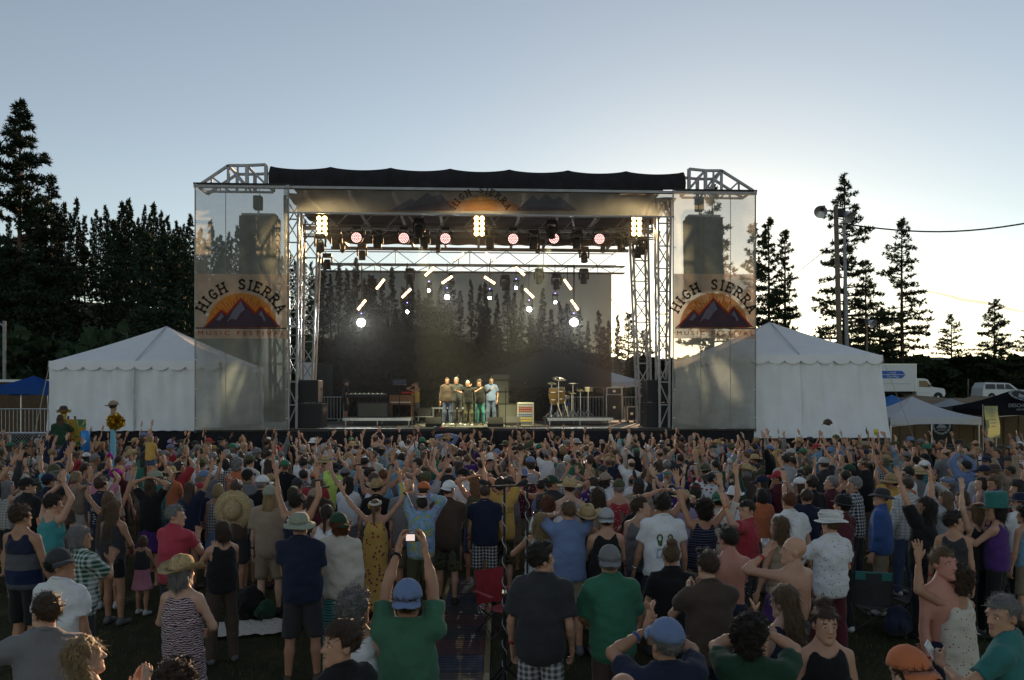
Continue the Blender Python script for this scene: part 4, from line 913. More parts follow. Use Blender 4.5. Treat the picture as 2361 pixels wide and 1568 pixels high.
# ------------------------------------------------------------------ equipment on the stage
GRILLE = mat('amp_grille', (.10, .10, .085), .9, bump=.4, bscale=180); TOLEX = mat('tolex', (.02, .02, .02), .75, bump=.3, bscale=150); CASE = mat('case_black', (.025, .025, .028), .5)
def at_deck(dx, dy): # point on the deck seen at this place
    a, b, c = ray(dx, dy); t = min((DECK - CAMZ) / c, 33.6 / b); return Vector((a * t, b * t, DECK))
def cab(label, dxl, dxr, dyt, dyb, Y, dep=.5, name='speaker_cabinet', z0=None, grille=GRILLE, body=TOLEX, cat='speaker', feet=True):
    a, b = at(dxl, dyb, Y), at(dxr, dyt, Y); z0 = a.z if z0 is None else z0; w_, h = b.x - a.x, b.z - z0
    e = empty(name, ((a.x + b.x) / 2, Y, z0), 0, label, cat)
    MB().box((0, dep / 2, h / 2), (w_, dep, h)).build('cabinet', body, e, bevel=.015); MB().box((0, -.008, h / 2), (w_ * .9, .014, h * .88)).build('grille', grille, e)
    for s in (-1, 1): MB().box((s * (w_ / 2 + .006), dep / 2, h * .6), (.012, .14, .07)).build('handle', CHROME, e)
    return e
def riser(label, dxl, dxr, dyt, Y0, dep, h=.30):
    z = DECK + h; a, b = at(dxl, dyt, Y0), at(dxr, dyt, Y0); w_ = b.x - a.x; e = empty('riser', ((a.x + b.x) / 2, Y0, DECK), 0, label, 'riser')
    MB().box((0, dep / 2, h - .03), (w_, dep, .06)).build('top', mat('riser_ply', (.12, .11, .10), .7, noise=.2), e); MB().box((0, -.012, h - .06), (w_, .024, .11)).build('rail', ALU, e); MB().box((0, dep + .012, h - .06), (w_, .024, .11)).build('rail', ALU, e)
    for x in (-w_ / 2 + .1, 0, w_ / 2 - .1):
        for y in (.1, dep - .1): MB().bar((x, y, 0), (x, y, h - .06), .05, n=8).build('leg', ALU, e)
    return e, z
rk, zk = riser('long low aluminium riser under the keyboards', 790, 948, 971, 31.0, 1.9); rd, zd = riser('low aluminium drum riser under the conga', 1262, 1414, 964, 30.6, 2.1)
cab('large grey-fronted amplifier cabinet on the keyboard riser', 822, 897, 928, 968, 31.2, .45, z0=zk)
def subs(label, dxl, dxr, dyt, dyb, Y, z0): return cab(label, dxl, dxr, dyt, dyb, Y, .9, 'subwoofer', z0, mat('sub_grille', (.03, .03, .032), .8, bump=.5, bscale=120), CASE)
s1 = subs('lower black subwoofer beside the banner over the tent', 668, 744, 930, 985, 28.7, DECK + .01); zt1 = at(700, 929, 28.7).z
subs('upper black subwoofer stacked beside the banner over the tent', 672, 734, 876, 929, 28.75, zt1 + .01)
subs('lower black subwoofer beside the banner before the pines', 1488, 1552, 928, 982, 28.7, DECK + .01); zt1 = at(1500, 927, 28.7).z
subs('upper black subwoofer stacked beside the banner before the pines', 1492, 1550, 876, 927, 28.75, zt1 + .01)
cab('small black cabinet on top of the bass speaker stack', 1134, 1174, 863, 876, 33.0, .5, z0=at(1150, 876, 33).z); cab('upper cabinet of the bass speaker stack', 1133, 1174, 877, 903, 33, .5, z0=at(1150, 903.5, 33).z); cab('middle cabinet of the bass speaker stack', 1133, 1174, 904, 931, 33, .5, z0=at(1150, 931, 33).z)
cab('wide black cabinet at the foot of the bass speaker stack', 1148, 1193, 931, 975, 32.6, .8, z0=DECK + .005)
cab('small combo amplifier on a low stand beside the photographer', 962, 995, 940, 957, 33.4, .3, 'amplifier', cat='amplifier', z0=DECK + .3); e = empty('amp_stand', at(978, 960, 33.5), 0, 'low white stand under the combo amplifier', 'stand'); e.location.z = DECK
for x in (-.25, .25): MB().bar((x, 0, 0), (x, 0, .28), .04).build('leg', WHITE, e)
MB().box((0, .05, .28), (.7, .4, .03)).build('shelf', WHITE, e)
# rack case
p = at(1212, 972, 31.6); e = empty('equipment_rack', (p.x, 31.6, DECK), 0, 'lit equipment rack in a pale road case with amber meters', 'rack'); h = at(1212, 928, 31.6).z - DECK; w_ = at(1231, 950, 31.6).x - at(1193, 950, 31.6).x
MB().box((0, .35, h / 2), (w_, .6, h)).build('case', mat('case_pale', (.42, .41, .36), .6), e, bevel=.02); MB().box((0, .04, h / 2 + .03), (w_ * .84, .02, h * .78)).build('opening', BLACK, e)
for i in range(7):
    z = .16 + i * (h * .78 / 7); MB().box((0, .02, z), (w_ * .8, .03, h * .09)).build('rack_unit', [mat('unit_amber', (.45, .34, .12), .5), mat('unit_blue', (.12, .18, .30), .5), mat('unit_red', (.30, .08, .06), .5), mat('unit_grey', (.3, .3, .3), .4)][(0, 0, 1, 3, 2, 2, 3)[i]], e)
    for k in range(6): MB().lathe([(.001, -.02), (.014, -.02), (.014, 0)], (-w_ * .32 + k * w_ * .13, .0, z), 8, 'y').build('knob', CHROME, e)
# wedge monitors
def wedge(label, dx, dy):
    p = at_deck(dx, dy); e = empty('wedge_monitor', p, 0, label, 'speaker', 'floor monitor wedges'); w_ = .58
    pr = [(-.22, 0), (.24, 0), (.24, .18), (.02, .36), (-.22, .12)]
    vs = [(s * w_ / 2, y, z) for s in (-1, 1) for y, z in pr]; n = 5
    link('cabinet', meshdata('wedge', vs, [tuple(range(n - 1, -1, -1)), tuple(range(n, 2 * n))] + [(i, (i + 1) % n, n + (i + 1) % n, n + i) for i in range(n)], [TOLEX]), e)
    link('grille', meshdata('wedge_grille', [(-w_ * .45, .235, .20), (w_ * .45, .235, .20), (w_ * .45, .045, .355), (-w_ * .45, .045, .355)], [(0, 1, 2, 3)], [GRILLE]), e)
wedge('floor monitor wedge in front of the man in grey', 1142, 984); wedge('floor monitor wedge near the equipment rack', 1183, 981); wedge('floor monitor wedge near the white table', 1000, 984)
# keyboards, organ, table
p = at(846, 915, 32.4); kb = empty('keyboard', (p.x, 32.4, zk), 0, 'long black stage keyboard on a stand behind the grey-fronted cabinet', 'keyboard'); w_ = at(905, 915, 32.4).x - at(812, 915, 32.4).x; hz = at(850, 913, 32.4).z - zk
MB().box((0, 0, hz), (w_, .38, .14)).build('case', TOLEX, kb, bevel=.02); MB().box((0, .09, hz + .075), (w_ * .92, .14, .02)).build('keys', WHITE, kb)
for s in (-1, 1): MB().bar((s * w_ * .35, -.25, 0), (-s * w_ * .1 + s * .5, .2, hz - .08), .035).build('stand_leg', BLACK, kb); MB().bar((s * w_ * .45, .2, 0), (s * w_ * .45, 0, hz), .035).build('stand_leg', BLACK, kb)
for i in range(16): MB().box((-w_ * .42 + i * w_ * .055, .28, hz + .10), (.04, .02, .04)).build('slider', [CHROME, mat('led_green', (.05, .3, .1), .5)][i % 2], kb)
p = at(925, 930, 32.6); og = empty('organ', (p.x, 32.6, zk), 0, 'reddish wooden organ with a red cloth behind the riser', 'organ'); OW = mat('organ_wood', (.20, .075, .03), .5, noise=.3, nscale=6, stretch=(1, 1, 8))
hh = at(925, 907, 32.6).z - zk; MB().box((0, .2, hh * .72), (.95, .6, hh * .42)).build('case', OW, og, bevel=.02); MB().box((.25, .1, hh + .03), (.5, .4, .07)).build('red_cloth', mat('red_cloth', (.45, .02, .02), .9), og, bevel=.02)
for x in (-.42, .42):
    for y in (0, .42): MB().bar((x, y, 0), (x, y, hh * .6), .06).build('leg', OW, og)
MB().box((0, -.12, hh * .62), (.8, .2, .03)).build('keys', WHITE, og)
p = at(921, 888, 32.2); sn = empty('laptop_stand', (p.x, 32.2, zk), 0, 'laptop tilted on a tall stand beside the organ', 'laptop stand'); hs = p.z - zk
MB().bar((0, 0, 0), (0, 0, hs), .035, n=8).build('post', BLACK, sn); MB().box((0, 0, hs + .03), (.52, .32, .03), rx=R(12)).build('laptop', CASE, sn); MB().box((0, .15, hs + .12), (.52, .02, .22), rx=R(-15)).build('screen', GLASS, sn)
for a in (0, 120, 240): MB().bar((0, 0, .15), (.35 * math.cos(R(a)), .35 * math.sin(R(a)), .01), .025).build('foot', BLACK, sn)
p = at(1035, 946, 33.6); tb = empty('folding_table', (p.x, 33.6, DECK), 0, 'low white table behind the band', 'table'); w_ = at(1075, 943, 33.6).x - at(994, 943, 33.6).x; hz = at(1035, 941, 33.6).z - DECK
MB().box((0, .3, hz), (w_, .7, .06)).build('top', WHITE, tb)
for x in (-w_ * .45, w_ * .45):
    for y in (.0, .6): MB().bar((x, y, 0), (x, y, hz), .04).build('leg', ALU, tb)
# drums
DR = rd
def stand(e, x, y, z0, h, legs=3, r=.28):
    MB().bar((x, y, z0), (x, y, z0 + h), .03, n=6).build('stand_post', CHROME, e)
    for k in range(legs): a = 2 * math.pi * k / legs + .5; MB().bar((x, y, z0 + .28), (x + r * math.cos(a), y + r * math.sin(a), z0 + .01), .022, n=5).build('stand_leg', CHROME, e)
CY = mat('conga_wood', (.55, .30, .06), .3, noise=.15, nscale=3, stretch=(8, 8, 1)); BRASS = mat('brass', (.75, .62, .35), .25, 1.0)
def conga(label, dx, dyt, dyb, Y):
    p = at(dx, dyb, Y); e = empty('conga_drum', (p.x, Y, zd), 0, label, 'drum', 'congas on the drum riser'); z0 = p.z - zd; h = at(dx, dyt, Y).z - p.z
    MB().lathe([(.11, z0), (.15, z0 + h * .2), (.20, z0 + h * .6), (.19, z0 + h * .85), (.165, z0 + h)], (0, 0, 0), 20).build('shell', CY, e, True); MB().lathe([(.17, z0 + h - .01), (.175, z0 + h + .03), (.001, z0 + h + .035)], (0, 0, 0), 20).build('head', mat('drum_skin', (.6, .55, .45), .6), e)
    for zz in (h * .3, h * .75): MB().lathe([(.17 + .05 * (zz > h * .5), z0 + zz), (.18 + .05 * (zz > h * .5), z0 + zz), (.18 + .05 * (zz > h * .5), z0 + zz + .03), (.17 + .05 * (zz > h * .5), z0 + zz + .03)], (0, 0, 0), 20).build('hoop', CHROME, e)
    for k in range(3): a = 2.1 * k; MB().bar((.15 * math.cos(a), .15 * math.sin(a), z0 + .1), (.33 * math.cos(a), .33 * math.sin(a), .01), .03).build('stand_leg', CHROME, e)
conga('tall honey-coloured conga drum beneath the cymbals', 1276, 896, 934, 31.2); conga('second honey-coloured conga drum behind the first', 1292, 894, 932, 31.6)
def cymbal(label, dx, dy, Y, r=.2):
    p = at(dx, dy, Y); e = empty('cymbal', (p.x, Y, zd), 0, label, 'cymbal'); h = p.z - zd; stand(e, 0, 0, 0, h)
    c = MB().lathe([(r, 0), (r * .3, .025), (.04, .05), (.001, .055)], (0, 0, 0), 24).build('plate', BRASS, e, True); c.location = (0, 0, h); c.rotation_euler = (R(18), R(6), 0)
cymbal('bright brass cymbal above the congas', 1288, 874, 31.3, .28); cymbal('cymbal behind the honey-coloured congas', 1272, 884, 31.7); cymbal('small cymbal near the black drum pad', 1318, 906, 31.5, .18); cymbal('cymbal beside the timbale', 1338, 900, 32.0)
def flat_drum(name, label, dx, dy, Y, r, h, m):
    p = at(dx, dy, Y); e = empty(name, (p.x, Y, zd), 0, label, 'drum'); z = p.z - zd; stand(e, 0, 0, 0, z - h)
    MB().lathe([(r, z - h), (r, z), (.001, z + .004)], (0, 0, 0), 22).build('shell', m, e); MB().lathe([(r, z - .02), (r + .015, z - .02), (r + .015, z + .01), (r, z + .01)], (0, 0, 0), 22).build('hoop', CHROME, e)
flat_drum('timbale_drum', 'brassy shallow timbale drum on a stand', 1356, 893, 31.4, .19, .17, BRASS); flat_drum('drum_pad', 'square black drum pad on a stand', 1321, 884, 31.4, .2, .05, CASE); flat_drum('snare_drum', 'pale snare drum low behind the hardware', 1303, 912, 32.0, .18, .14, WHITE)
p = at(1308, 940, 31.9); e = empty('drum_stool', (p.x, 31.9, zd), 0, 'round drum stool with blue striped cover', 'stool'); stand(e, 0, 0, 0, .5); MB().lathe([(.15, .45), (.18, .48), (.18, .55), (.001, .57)], (0, 0, 0), 18).build('seat', mat('stool_blue', (.06, .12, .30), .8), e, True)
# mic stands
def mic_stand(label, p, h, boom=None, name='microphone_stand', heads=1):
    e = empty(name, p, 0, label, 'microphone stand'); MB().bar((0, 0, .0), (0, 0, h), .024, n=6).build('post', BLACK, e)
    for k in range(3): a = 2.1 * k + .4; MB().bar((0, 0, .12), (.3 * math.cos(a), .3 * math.sin(a), .012), .022, n=5).build('foot', BLACK, e)
    tip = Vector((0, 0, h))
    if boom: tip = Vector(boom) + tip; MB().bar((0, 0, h), tip, .018, n=6).build('boom', BLACK, e)
    MB().tube([tip, tip + Vector((0, -.08, .03)), tip + Vector((0, -.12, .05)), tip + Vector((0, -.17, .07))], [.014, .018, .028, .02], 8).build('microphone', mat('mic_head', (.2, .2, .2), .4, .6), e, True)
for dx, dy, h, bm, n in ((1052, 983, 1.35, None, 'before the tallest of the band'), (1095, 981, 1.5, (.15, .2, .15), 'behind the band'), (1166, 985, 1.4, None, 'before the bass speaker stack'), (1232, 968, 1.3, (-.4, 0, .35), 'leaning over the equipment rack'), (955, 985, 1.5, None, 'before the photographer'), (1306, 965, 1.75, None, 'among the congas'), (1040, 958, 1.75, (.3, 0, .2), 'behind the man in the brown blazer')):
    q = at_deck(dx, dy); mic_stand('black microphone stand ' + n, q, h, bm)
# guitar on stand
p = at_deck(1013, 968); g_ = empty('guitar', p, R(15), 'dark electric guitar resting upright on a stand beside the white table', 'guitar'); GB = mat('guitar_body', (.03, .02, .02), .25)
vs = []; n = 28
for s in (-.025, .025):
    for k in range(n): a = 2 * math.pi * k / n; r_ = .17 + .035 * math.cos(2 * a) + .02 * math.sin(a); vs.append((r_ * math.cos(a) * .85, s, .28 + r_ * math.sin(a) * 1.25))
link('body', meshdata('gbody', vs, [tuple(range(n)), tuple(range(2 * n - 1, n - 1, -1))] + [(k, (k + 1) % n, n + (k + 1) % n, n + k) for k in range(n)], [GB]), g_)
MB().box((0, -.01, .78), (.05, .03, .65)).build('neck', mat('neck_wood', (.3, .18, .08), .5), g_); MB().box((0, 0, 1.15), (.08, .02, .16)).build('headstock', GB, g_)
for s in (-1, 1): MB().bar((s * .15, -.1, .01), (0, .12, .5), .02).build('stand_leg', BLACK, g_)
# road cases, rear barriers, bits on the floor
def case(label, dxl, dxr, dyt, dyb, Y, z0=None):
    a, b = at(dxl, dyb, Y), at(dxr, dyt, Y); z0 = DECK + .1 if z0 is None else z0; w_, h = b.x - a.x, b.z - z0; e = empty('road_case', ((a.x + b.x) / 2, Y, z0), 0, label, 'case', 'road cases')
    MB().box((0, .35, h / 2), (w_, .7, h)).build('shell', CASE, e)
    for x in (-1, 1):
        for y in (0, .7): MB().bar((x * w_ / 2, y, 0), (x * w_ / 2, y, h), .035).build('edge', ALU, e)
        MB().bar((-w_ / 2, .0, h if x > 0 else 0), (w_ / 2, .0, h if x > 0 else 0), .035).build('edge', ALU, e)
    MB().box((0, -.012, h * .5), (.12, .02, .1)).build('latch', CHROME, e)
    if z0 < DECK + .2:
        for x in (-1, 1): MB().lathe([(.03, -.02), (.05, -.02), (.05, .02), (.03, .02)], (x * w_ * .4, .08, -.05), 10, 'y').build('caster', RUBBER, e)
case('large black road case at the back edge of the scrim', 1398, 1434, 910, 951, 34.5); case('flat road case on top of the large black one', 1399, 1433, 894, 909, 34.5, at(1415, 909.5, 34.5).z)
case('low road case below the tower over the road cases', 1447, 1466, 938, 952, 33.8)
a, b = at(1298, 940, 36.4), at(1395, 940, 36.4); barrier('steel barrier across the back of the stage behind the drums', (a.x, 36.4), (b.x, 36.4), DECK, 1.1); a, b = at(1436, 940, 36.0), at(1485, 940, 36.0); barrier('steel barrier at the back of the stage beside the road cases', (a.x, 36.0), (b.x, 36.0), DECK, 1.1)
a, b = at(712, 940, 36), at(792, 940, 36); barrier('steel barrier at the back of the stage behind the stagehand', (a.x, 36.0), (b.x, 36.0), DECK, 1.1)
cr = np.random.default_rng(2)
for i, n in enumerate(('before the keyboard riser', 'beside the drum riser', 'along the front edge by the band', 'around the foot pedals', 'near the road cases')):
    c = [at_deck(860, 986), at_deck(1240, 985), at_deck(1080, 988), at_deck(1020, 987), at_deck(1440, 960)][i]; pts = [Vector((0, 0, .015))]
    for k in range(14): pts.append(pts[-1] + Vector((cr.normal() * .16, cr.normal() * .05, 0)))
    e = empty('stage_cable', c, 0, 'black cable snaking ' + n, 'cable'); MB().tube(pts, .016, 5).build('cord', BLACK, e, True)
for i, (dx, dy) in enumerate(((1003, 987), (1020, 988), (1118, 988))):
    e = empty('effects_pedal', at_deck(dx, dy), 0, 'small effects pedal on the stage edge ' + ('by the guitar', 'before the brown blazer', 'beside the floor monitor')[i], 'pedal'); MB().box((0, 0, .03), (.14, .2, .05), rx=R(6)).build('case', [CHROME, mat('pedal_red', (.35, .04, .03), .4), CASE][i], e, bevel=.01); MB().lathe([(.02, .05), (.02, .075), (.001, .08)], (0, -.06, 0), 8).build('switch', CHROME, e)
# ------------------------------------------------------------------ people: smooth blended bodies sampled on a grid
class Field:
    def __init__(s, lo, hi, h):
        s.h = h; s.lo = np.array(lo, float) - 2 * h; n = np.ceil((np.array(hi) + 2 * h - s.lo) / h).astype(int) + 1
        s.ax = [s.lo[i] + h * np.arange(n[i]) for i in range(3)]; s.v = np.full(n, 1.0, np.float32)
    def _sub(s, lo, hi):
        sl = []
        for i in range(3):
            a = int(max(0, math.floor((lo[i] - s.lo[i]) / s.h))); b = int(min(len(s.ax[i]), math.ceil((hi[i] - s.lo[i]) / s.h) + 1)); sl.append(slice(a, max(a, b)))
        sl = tuple(sl); return sl, s.ax[0][sl[0]][:, None, None], s.ax[1][sl[1]][None, :, None], s.ax[2][sl[2]][None, None, :]
    def _mix(s, sl, d, k):
        a = s.v[sl]
        if a.size == 0: return
        h = np.clip(.5 + .5 * (a - d) / k, 0, 1); s.v[sl] = (a * (1 - h) + d * h - k * h * (1 - h)).astype(np.float32)
    def cone(s, a, b, ra, rb, k=.03, sy=1.0, cut=None):
        a, b = np.array(a, float), np.array(b, float); m = max(ra, rb) + k * 1.2 + 2 * s.h; sl, X, Y, Z = s._sub(np.minimum(a, b) - m, np.maximum(a, b) + m)
        ba = b - a; px, py, pz = X - a[0], Y - a[1], Z - a[2]; t = np.clip((px * ba[0] + py * ba[1] + pz * ba[2]) / max(1e-9, ba @ ba), 0, 1)
        d = np.sqrt((px - t * ba[0]) ** 2 + ((py - t * ba[1]) * sy) ** 2 + (pz - t * ba[2]) ** 2) - (ra + (rb - ra) * t)
        if cut is not None:
            q, n = np.array(cut[0], float), np.array(cut[1], float); n = n / np.linalg.norm(n); d = np.maximum(d, (X - q[0]) * n[0] + (Y - q[1]) * n[1] + (Z - q[2]) * n[2])
        s._mix(sl, d, k); return s
    def ell(s, c, r, k=.03, sub=False):
        c, r = np.array(c, float), np.array(r, float); m = k * 1.2 + 2 * s.h; sl, X, Y, Z = s._sub(c - r - m, c + r + m)
        x, y, z = X - c[0], Y - c[1], Z - c[2]; k0 = np.sqrt((x / r[0]) ** 2 + (y / r[1]) ** 2 + (z / r[2]) ** 2); k1 = np.sqrt((x / r[0] ** 2) ** 2 + (y / r[1] ** 2) ** 2 + (z / r[2] ** 2) ** 2) + 1e-9
        d = k0 * (k0 - 1) / k1
        if sub:
            a = s.v[sl]; h = np.clip(.5 - .5 * (a + d) / k, 0, 1); s.v[sl] = (a * (1 - h) - d * h + k * h * (1 - h)).astype(np.float32)
        else: s._mix(sl, d, k)
        return s
    def grid(s): return s.ax[0][:, None, None], s.ax[1][None, :, None], s.ax[2][None, None, :]
    def plane(s, q, n):
        X, Y, Z = s.grid(); n = np.array(n, float) / np.linalg.norm(n); s.v = np.maximum(s.v, ((X - q[0]) * n[0] + (Y - q[1]) * n[1] + (Z - q[2]) * n[2]).astype(np.float32)); return s
    def cut(s, fn): X, Y, Z = s.grid(); s.v = np.maximum(s.v, fn(X, Y, Z).astype(np.float32)); return s
    def noise(s, amp, f, seed=0, st=(1, 1, 1)):
        X, Y, Z = s.grid(); r = np.random.default_rng(seed); d = 0
        for o in range(3):
            w = r.normal(size=(3, 3)) * f * (1.7 ** o); ph = r.uniform(0, 6.28, 3)
            d = d + np.sin(X * w[0, 0] * st[0] + Y * w[0, 1] * st[1] + Z * w[0, 2] * st[2] + ph[0] + 1.3 * np.sin(X * w[1, 0] * st[0] + Y * w[1, 1] * st[1] + Z * w[1, 2] * st[2] + ph[1])) / (1.5 ** o)
        s.v = (s.v + amp * d).astype(np.float32); return s
    def mesh(s):
        """surface nets: one vertex in every cell the surface crosses"""
        v = s.v; v[0] = v[-1] = 1; v[:, 0] = v[:, -1] = 1; v[:, :, 0] = v[:, :, -1] = 1
        ins = v < 0; c = [v[i:v.shape[0] - 1 + i, j:v.shape[1] - 1 + j, k:v.shape[2] - 1 + k] for i in (0, 1) for j in (0, 1) for k in (0, 1)]
        cnt = sum((q < 0).astype(np.int8) for q in c); act = (cnt > 0) & (cnt < 8); I = np.argwhere(act); idx = np.full(act.shape, -1, np.int32); idx[act] = np.arange(len(I))
        V8 = np.stack([q[act] for q in c], 1); off = np.array([(i, j, k) for i in (0, 1) for j in (0, 1) for k in (0, 1)], float)
        acc = np.zeros((len(I), 3)); n = np.zeros(len(I))
        for a in range(8):
            for b in range(a + 1, 8):
                if np.abs(off[a] - off[b]).sum() != 1: continue
                va, vb = V8[:, a], V8[:, b]; m = (va < 0) != (vb < 0)
                t = np.where(m, va / np.where(m, va - vb, 1), 0); acc += np.where(m[:, None], off[a] + (off[b] - off[a]) * t[:, None], 0); n += m
        P = (I + acc / n[:, None]) * s.h + s.lo
        F = []
        for ax in range(3):
            sl0 = [slice(1, -1)] * 3; sl0[ax] = slice(0, -1); sl1 = [slice(1, -1)] * 3; sl1[ax] = slice(1, None)
            a, b = ins[tuple(sl0)], ins[tuple(sl1)]
            for val in (True, False):
                E = np.argwhere((a == val) & (b == (not val)))
                if not len(E): continue
                o1, o2 = [(1, 2), (2, 0), (0, 1)][ax]; E = E + 1; E[:, ax] -= 1
                def cell(d1, d2): q = E.copy(); q[:, o1] -= d1; q[:, o2] -= d2; return idx[q[:, 0], q[:, 1], q[:, 2]]
                q = np.stack([cell(1, 1), cell(0, 1), cell(0, 0), cell(1, 0)], 1); F.append(q if val else q[:, ::-1])
        return P, np.concatenate(F)

def join_parts(parts):
    vs, fs, mi, b = [], [], [], 0
    for v, f, m in parts: vs.append(v); fs.append(f + b); mi.append(np.full(len(f), m)); b += len(v)
    return np.concatenate(vs), np.concatenate(fs), np.concatenate(mi)

# --- head, hands, hair, hats (built once, placed many times)
def head_geo(h):
    F = Field((-.10, -.12, -.12), (.10, .145, .24), h)
    F.cone((0, -.012, -.13), (0, -.006, .05), .055, .052, .02).ell((0, -.008, .125), (.074, .094, .09), .02).ell((0, .035, .068), (.060, .062, .088), .03)
    F.cone((-.045, .02, .02), (0, .07, -.012), .022, .022, .03).cone((.045, .02, .02), (0, .07, -.012), .022, .022, .03).ell((0, .078, -.012), (.022, .018, .018), .02)
    F.ell((-.032, .078, .112), (.03, .014, .010), .015).ell((.032, .078, .112), (.03, .014, .010), .015)
    F.ell((-.03, .103, .092), (.018, .014, .011), .012, True).ell((.03, .103, .092), (.018, .014, .011), .012, True)
    F.cone((0, .090, .10), (0, .112, .062), .009, .014, .012).ell((-.013, .100, .056), (.009, .010, .007), .01).ell((.013, .100, .056), (.009, .010, .007), .01)
    F.ell((0, .090, .027), (.024, .012, .011), .012)
    for s in (-1, 1): F.ell((s * .076, -.008, .078), (.011, .021, .032), .008)
    return F.mesh()
def sph(c, r, n=8):
    mb = MB(); mb.lathe([(max(.0005, r[0] * math.sin(math.pi * i / n)), -r[2] * math.cos(math.pi * i / n)) for i in range(n + 1)], c, 10, 'z', 1, r[1] / r[0])
    v = np.array(mb.v); f = np.array([q for q in mb.f if len(q) == 4]); return v, f
def face_bits():
    out = []
    for s in (-1, 1):
        v, f = sph((s * .031, .083, .092), (.0125, .010, .0065)); out.append((v, f, 1)); v, f = sph((s * .031, .0905, .092), (.0055, .005, .0055), 6); out.append((v, f, 2))
        v, f = sph((s * .033, .091, .117), (.021, .006, .0042), 6); out.append((v, f, 3))
    v, f = sph((0, .0965, .029), (.021, .007, .0038), 6); out.append((v, f, 4)); v, f = sph((0, .0955, .022), (.017, .007, .0045), 6); out.append((v, f, 4))
    return out
HEADS = {'hi': head_geo(.0115), 'mid': head_geo(.018), 'lo': head_geo(.028)}; FACE = face_bits()
def hand_geo(h, curl=0.0, spread=1.0):
    """right hand: fingers along +z, palm towards +y, thumb towards -x"""
    F = Field((-.11, -.04, -.03), (.08, .12, .21), h); k = .008
    F.cone((0, 0, -.03), (0, 0, .02), .026, .028, .015, 1.2).ell((-.004, .002, .055), (.043, .017, .052), .015)
    for i, (x, L, sp) in enumerate(((-.032, .072, -.16), (-.010, .082, -.04), (.013, .076, .07), (.034, .060, .20))):
        sp *= spread; b = np.array((x, 0, .095)); d1 = np.array((sp, curl * .7, 1.0)); d1 /= np.linalg.norm(d1); d2 = np.array((sp, curl * 2.2 + .12, 1.0 - curl * .8)); d2 /= np.linalg.norm(d2)
        m = b + d1 * L * .5; F.cone(b, m, .0100, .0092, k).cone(m, m + d2 * L * .5, .0092, .0075, k)
    F.cone((-.030, .004, .025), (-.066, .014, .060), .014, .011, .012).cone((-.066, .014, .060), (-.080, .018 + curl * .02, .092), .0105, .0085, k)
    return F.mesh()
HANDS = {(l, k): hand_geo(h, c, s) for l, h in (('hi', .009), ('mid', .0135), ('lo', .021)) for k, c, s in (('open', .05, 1.25 if l == 'hi' else 1.7), ('curl', .75, .5), ('flat', .08, .25))}

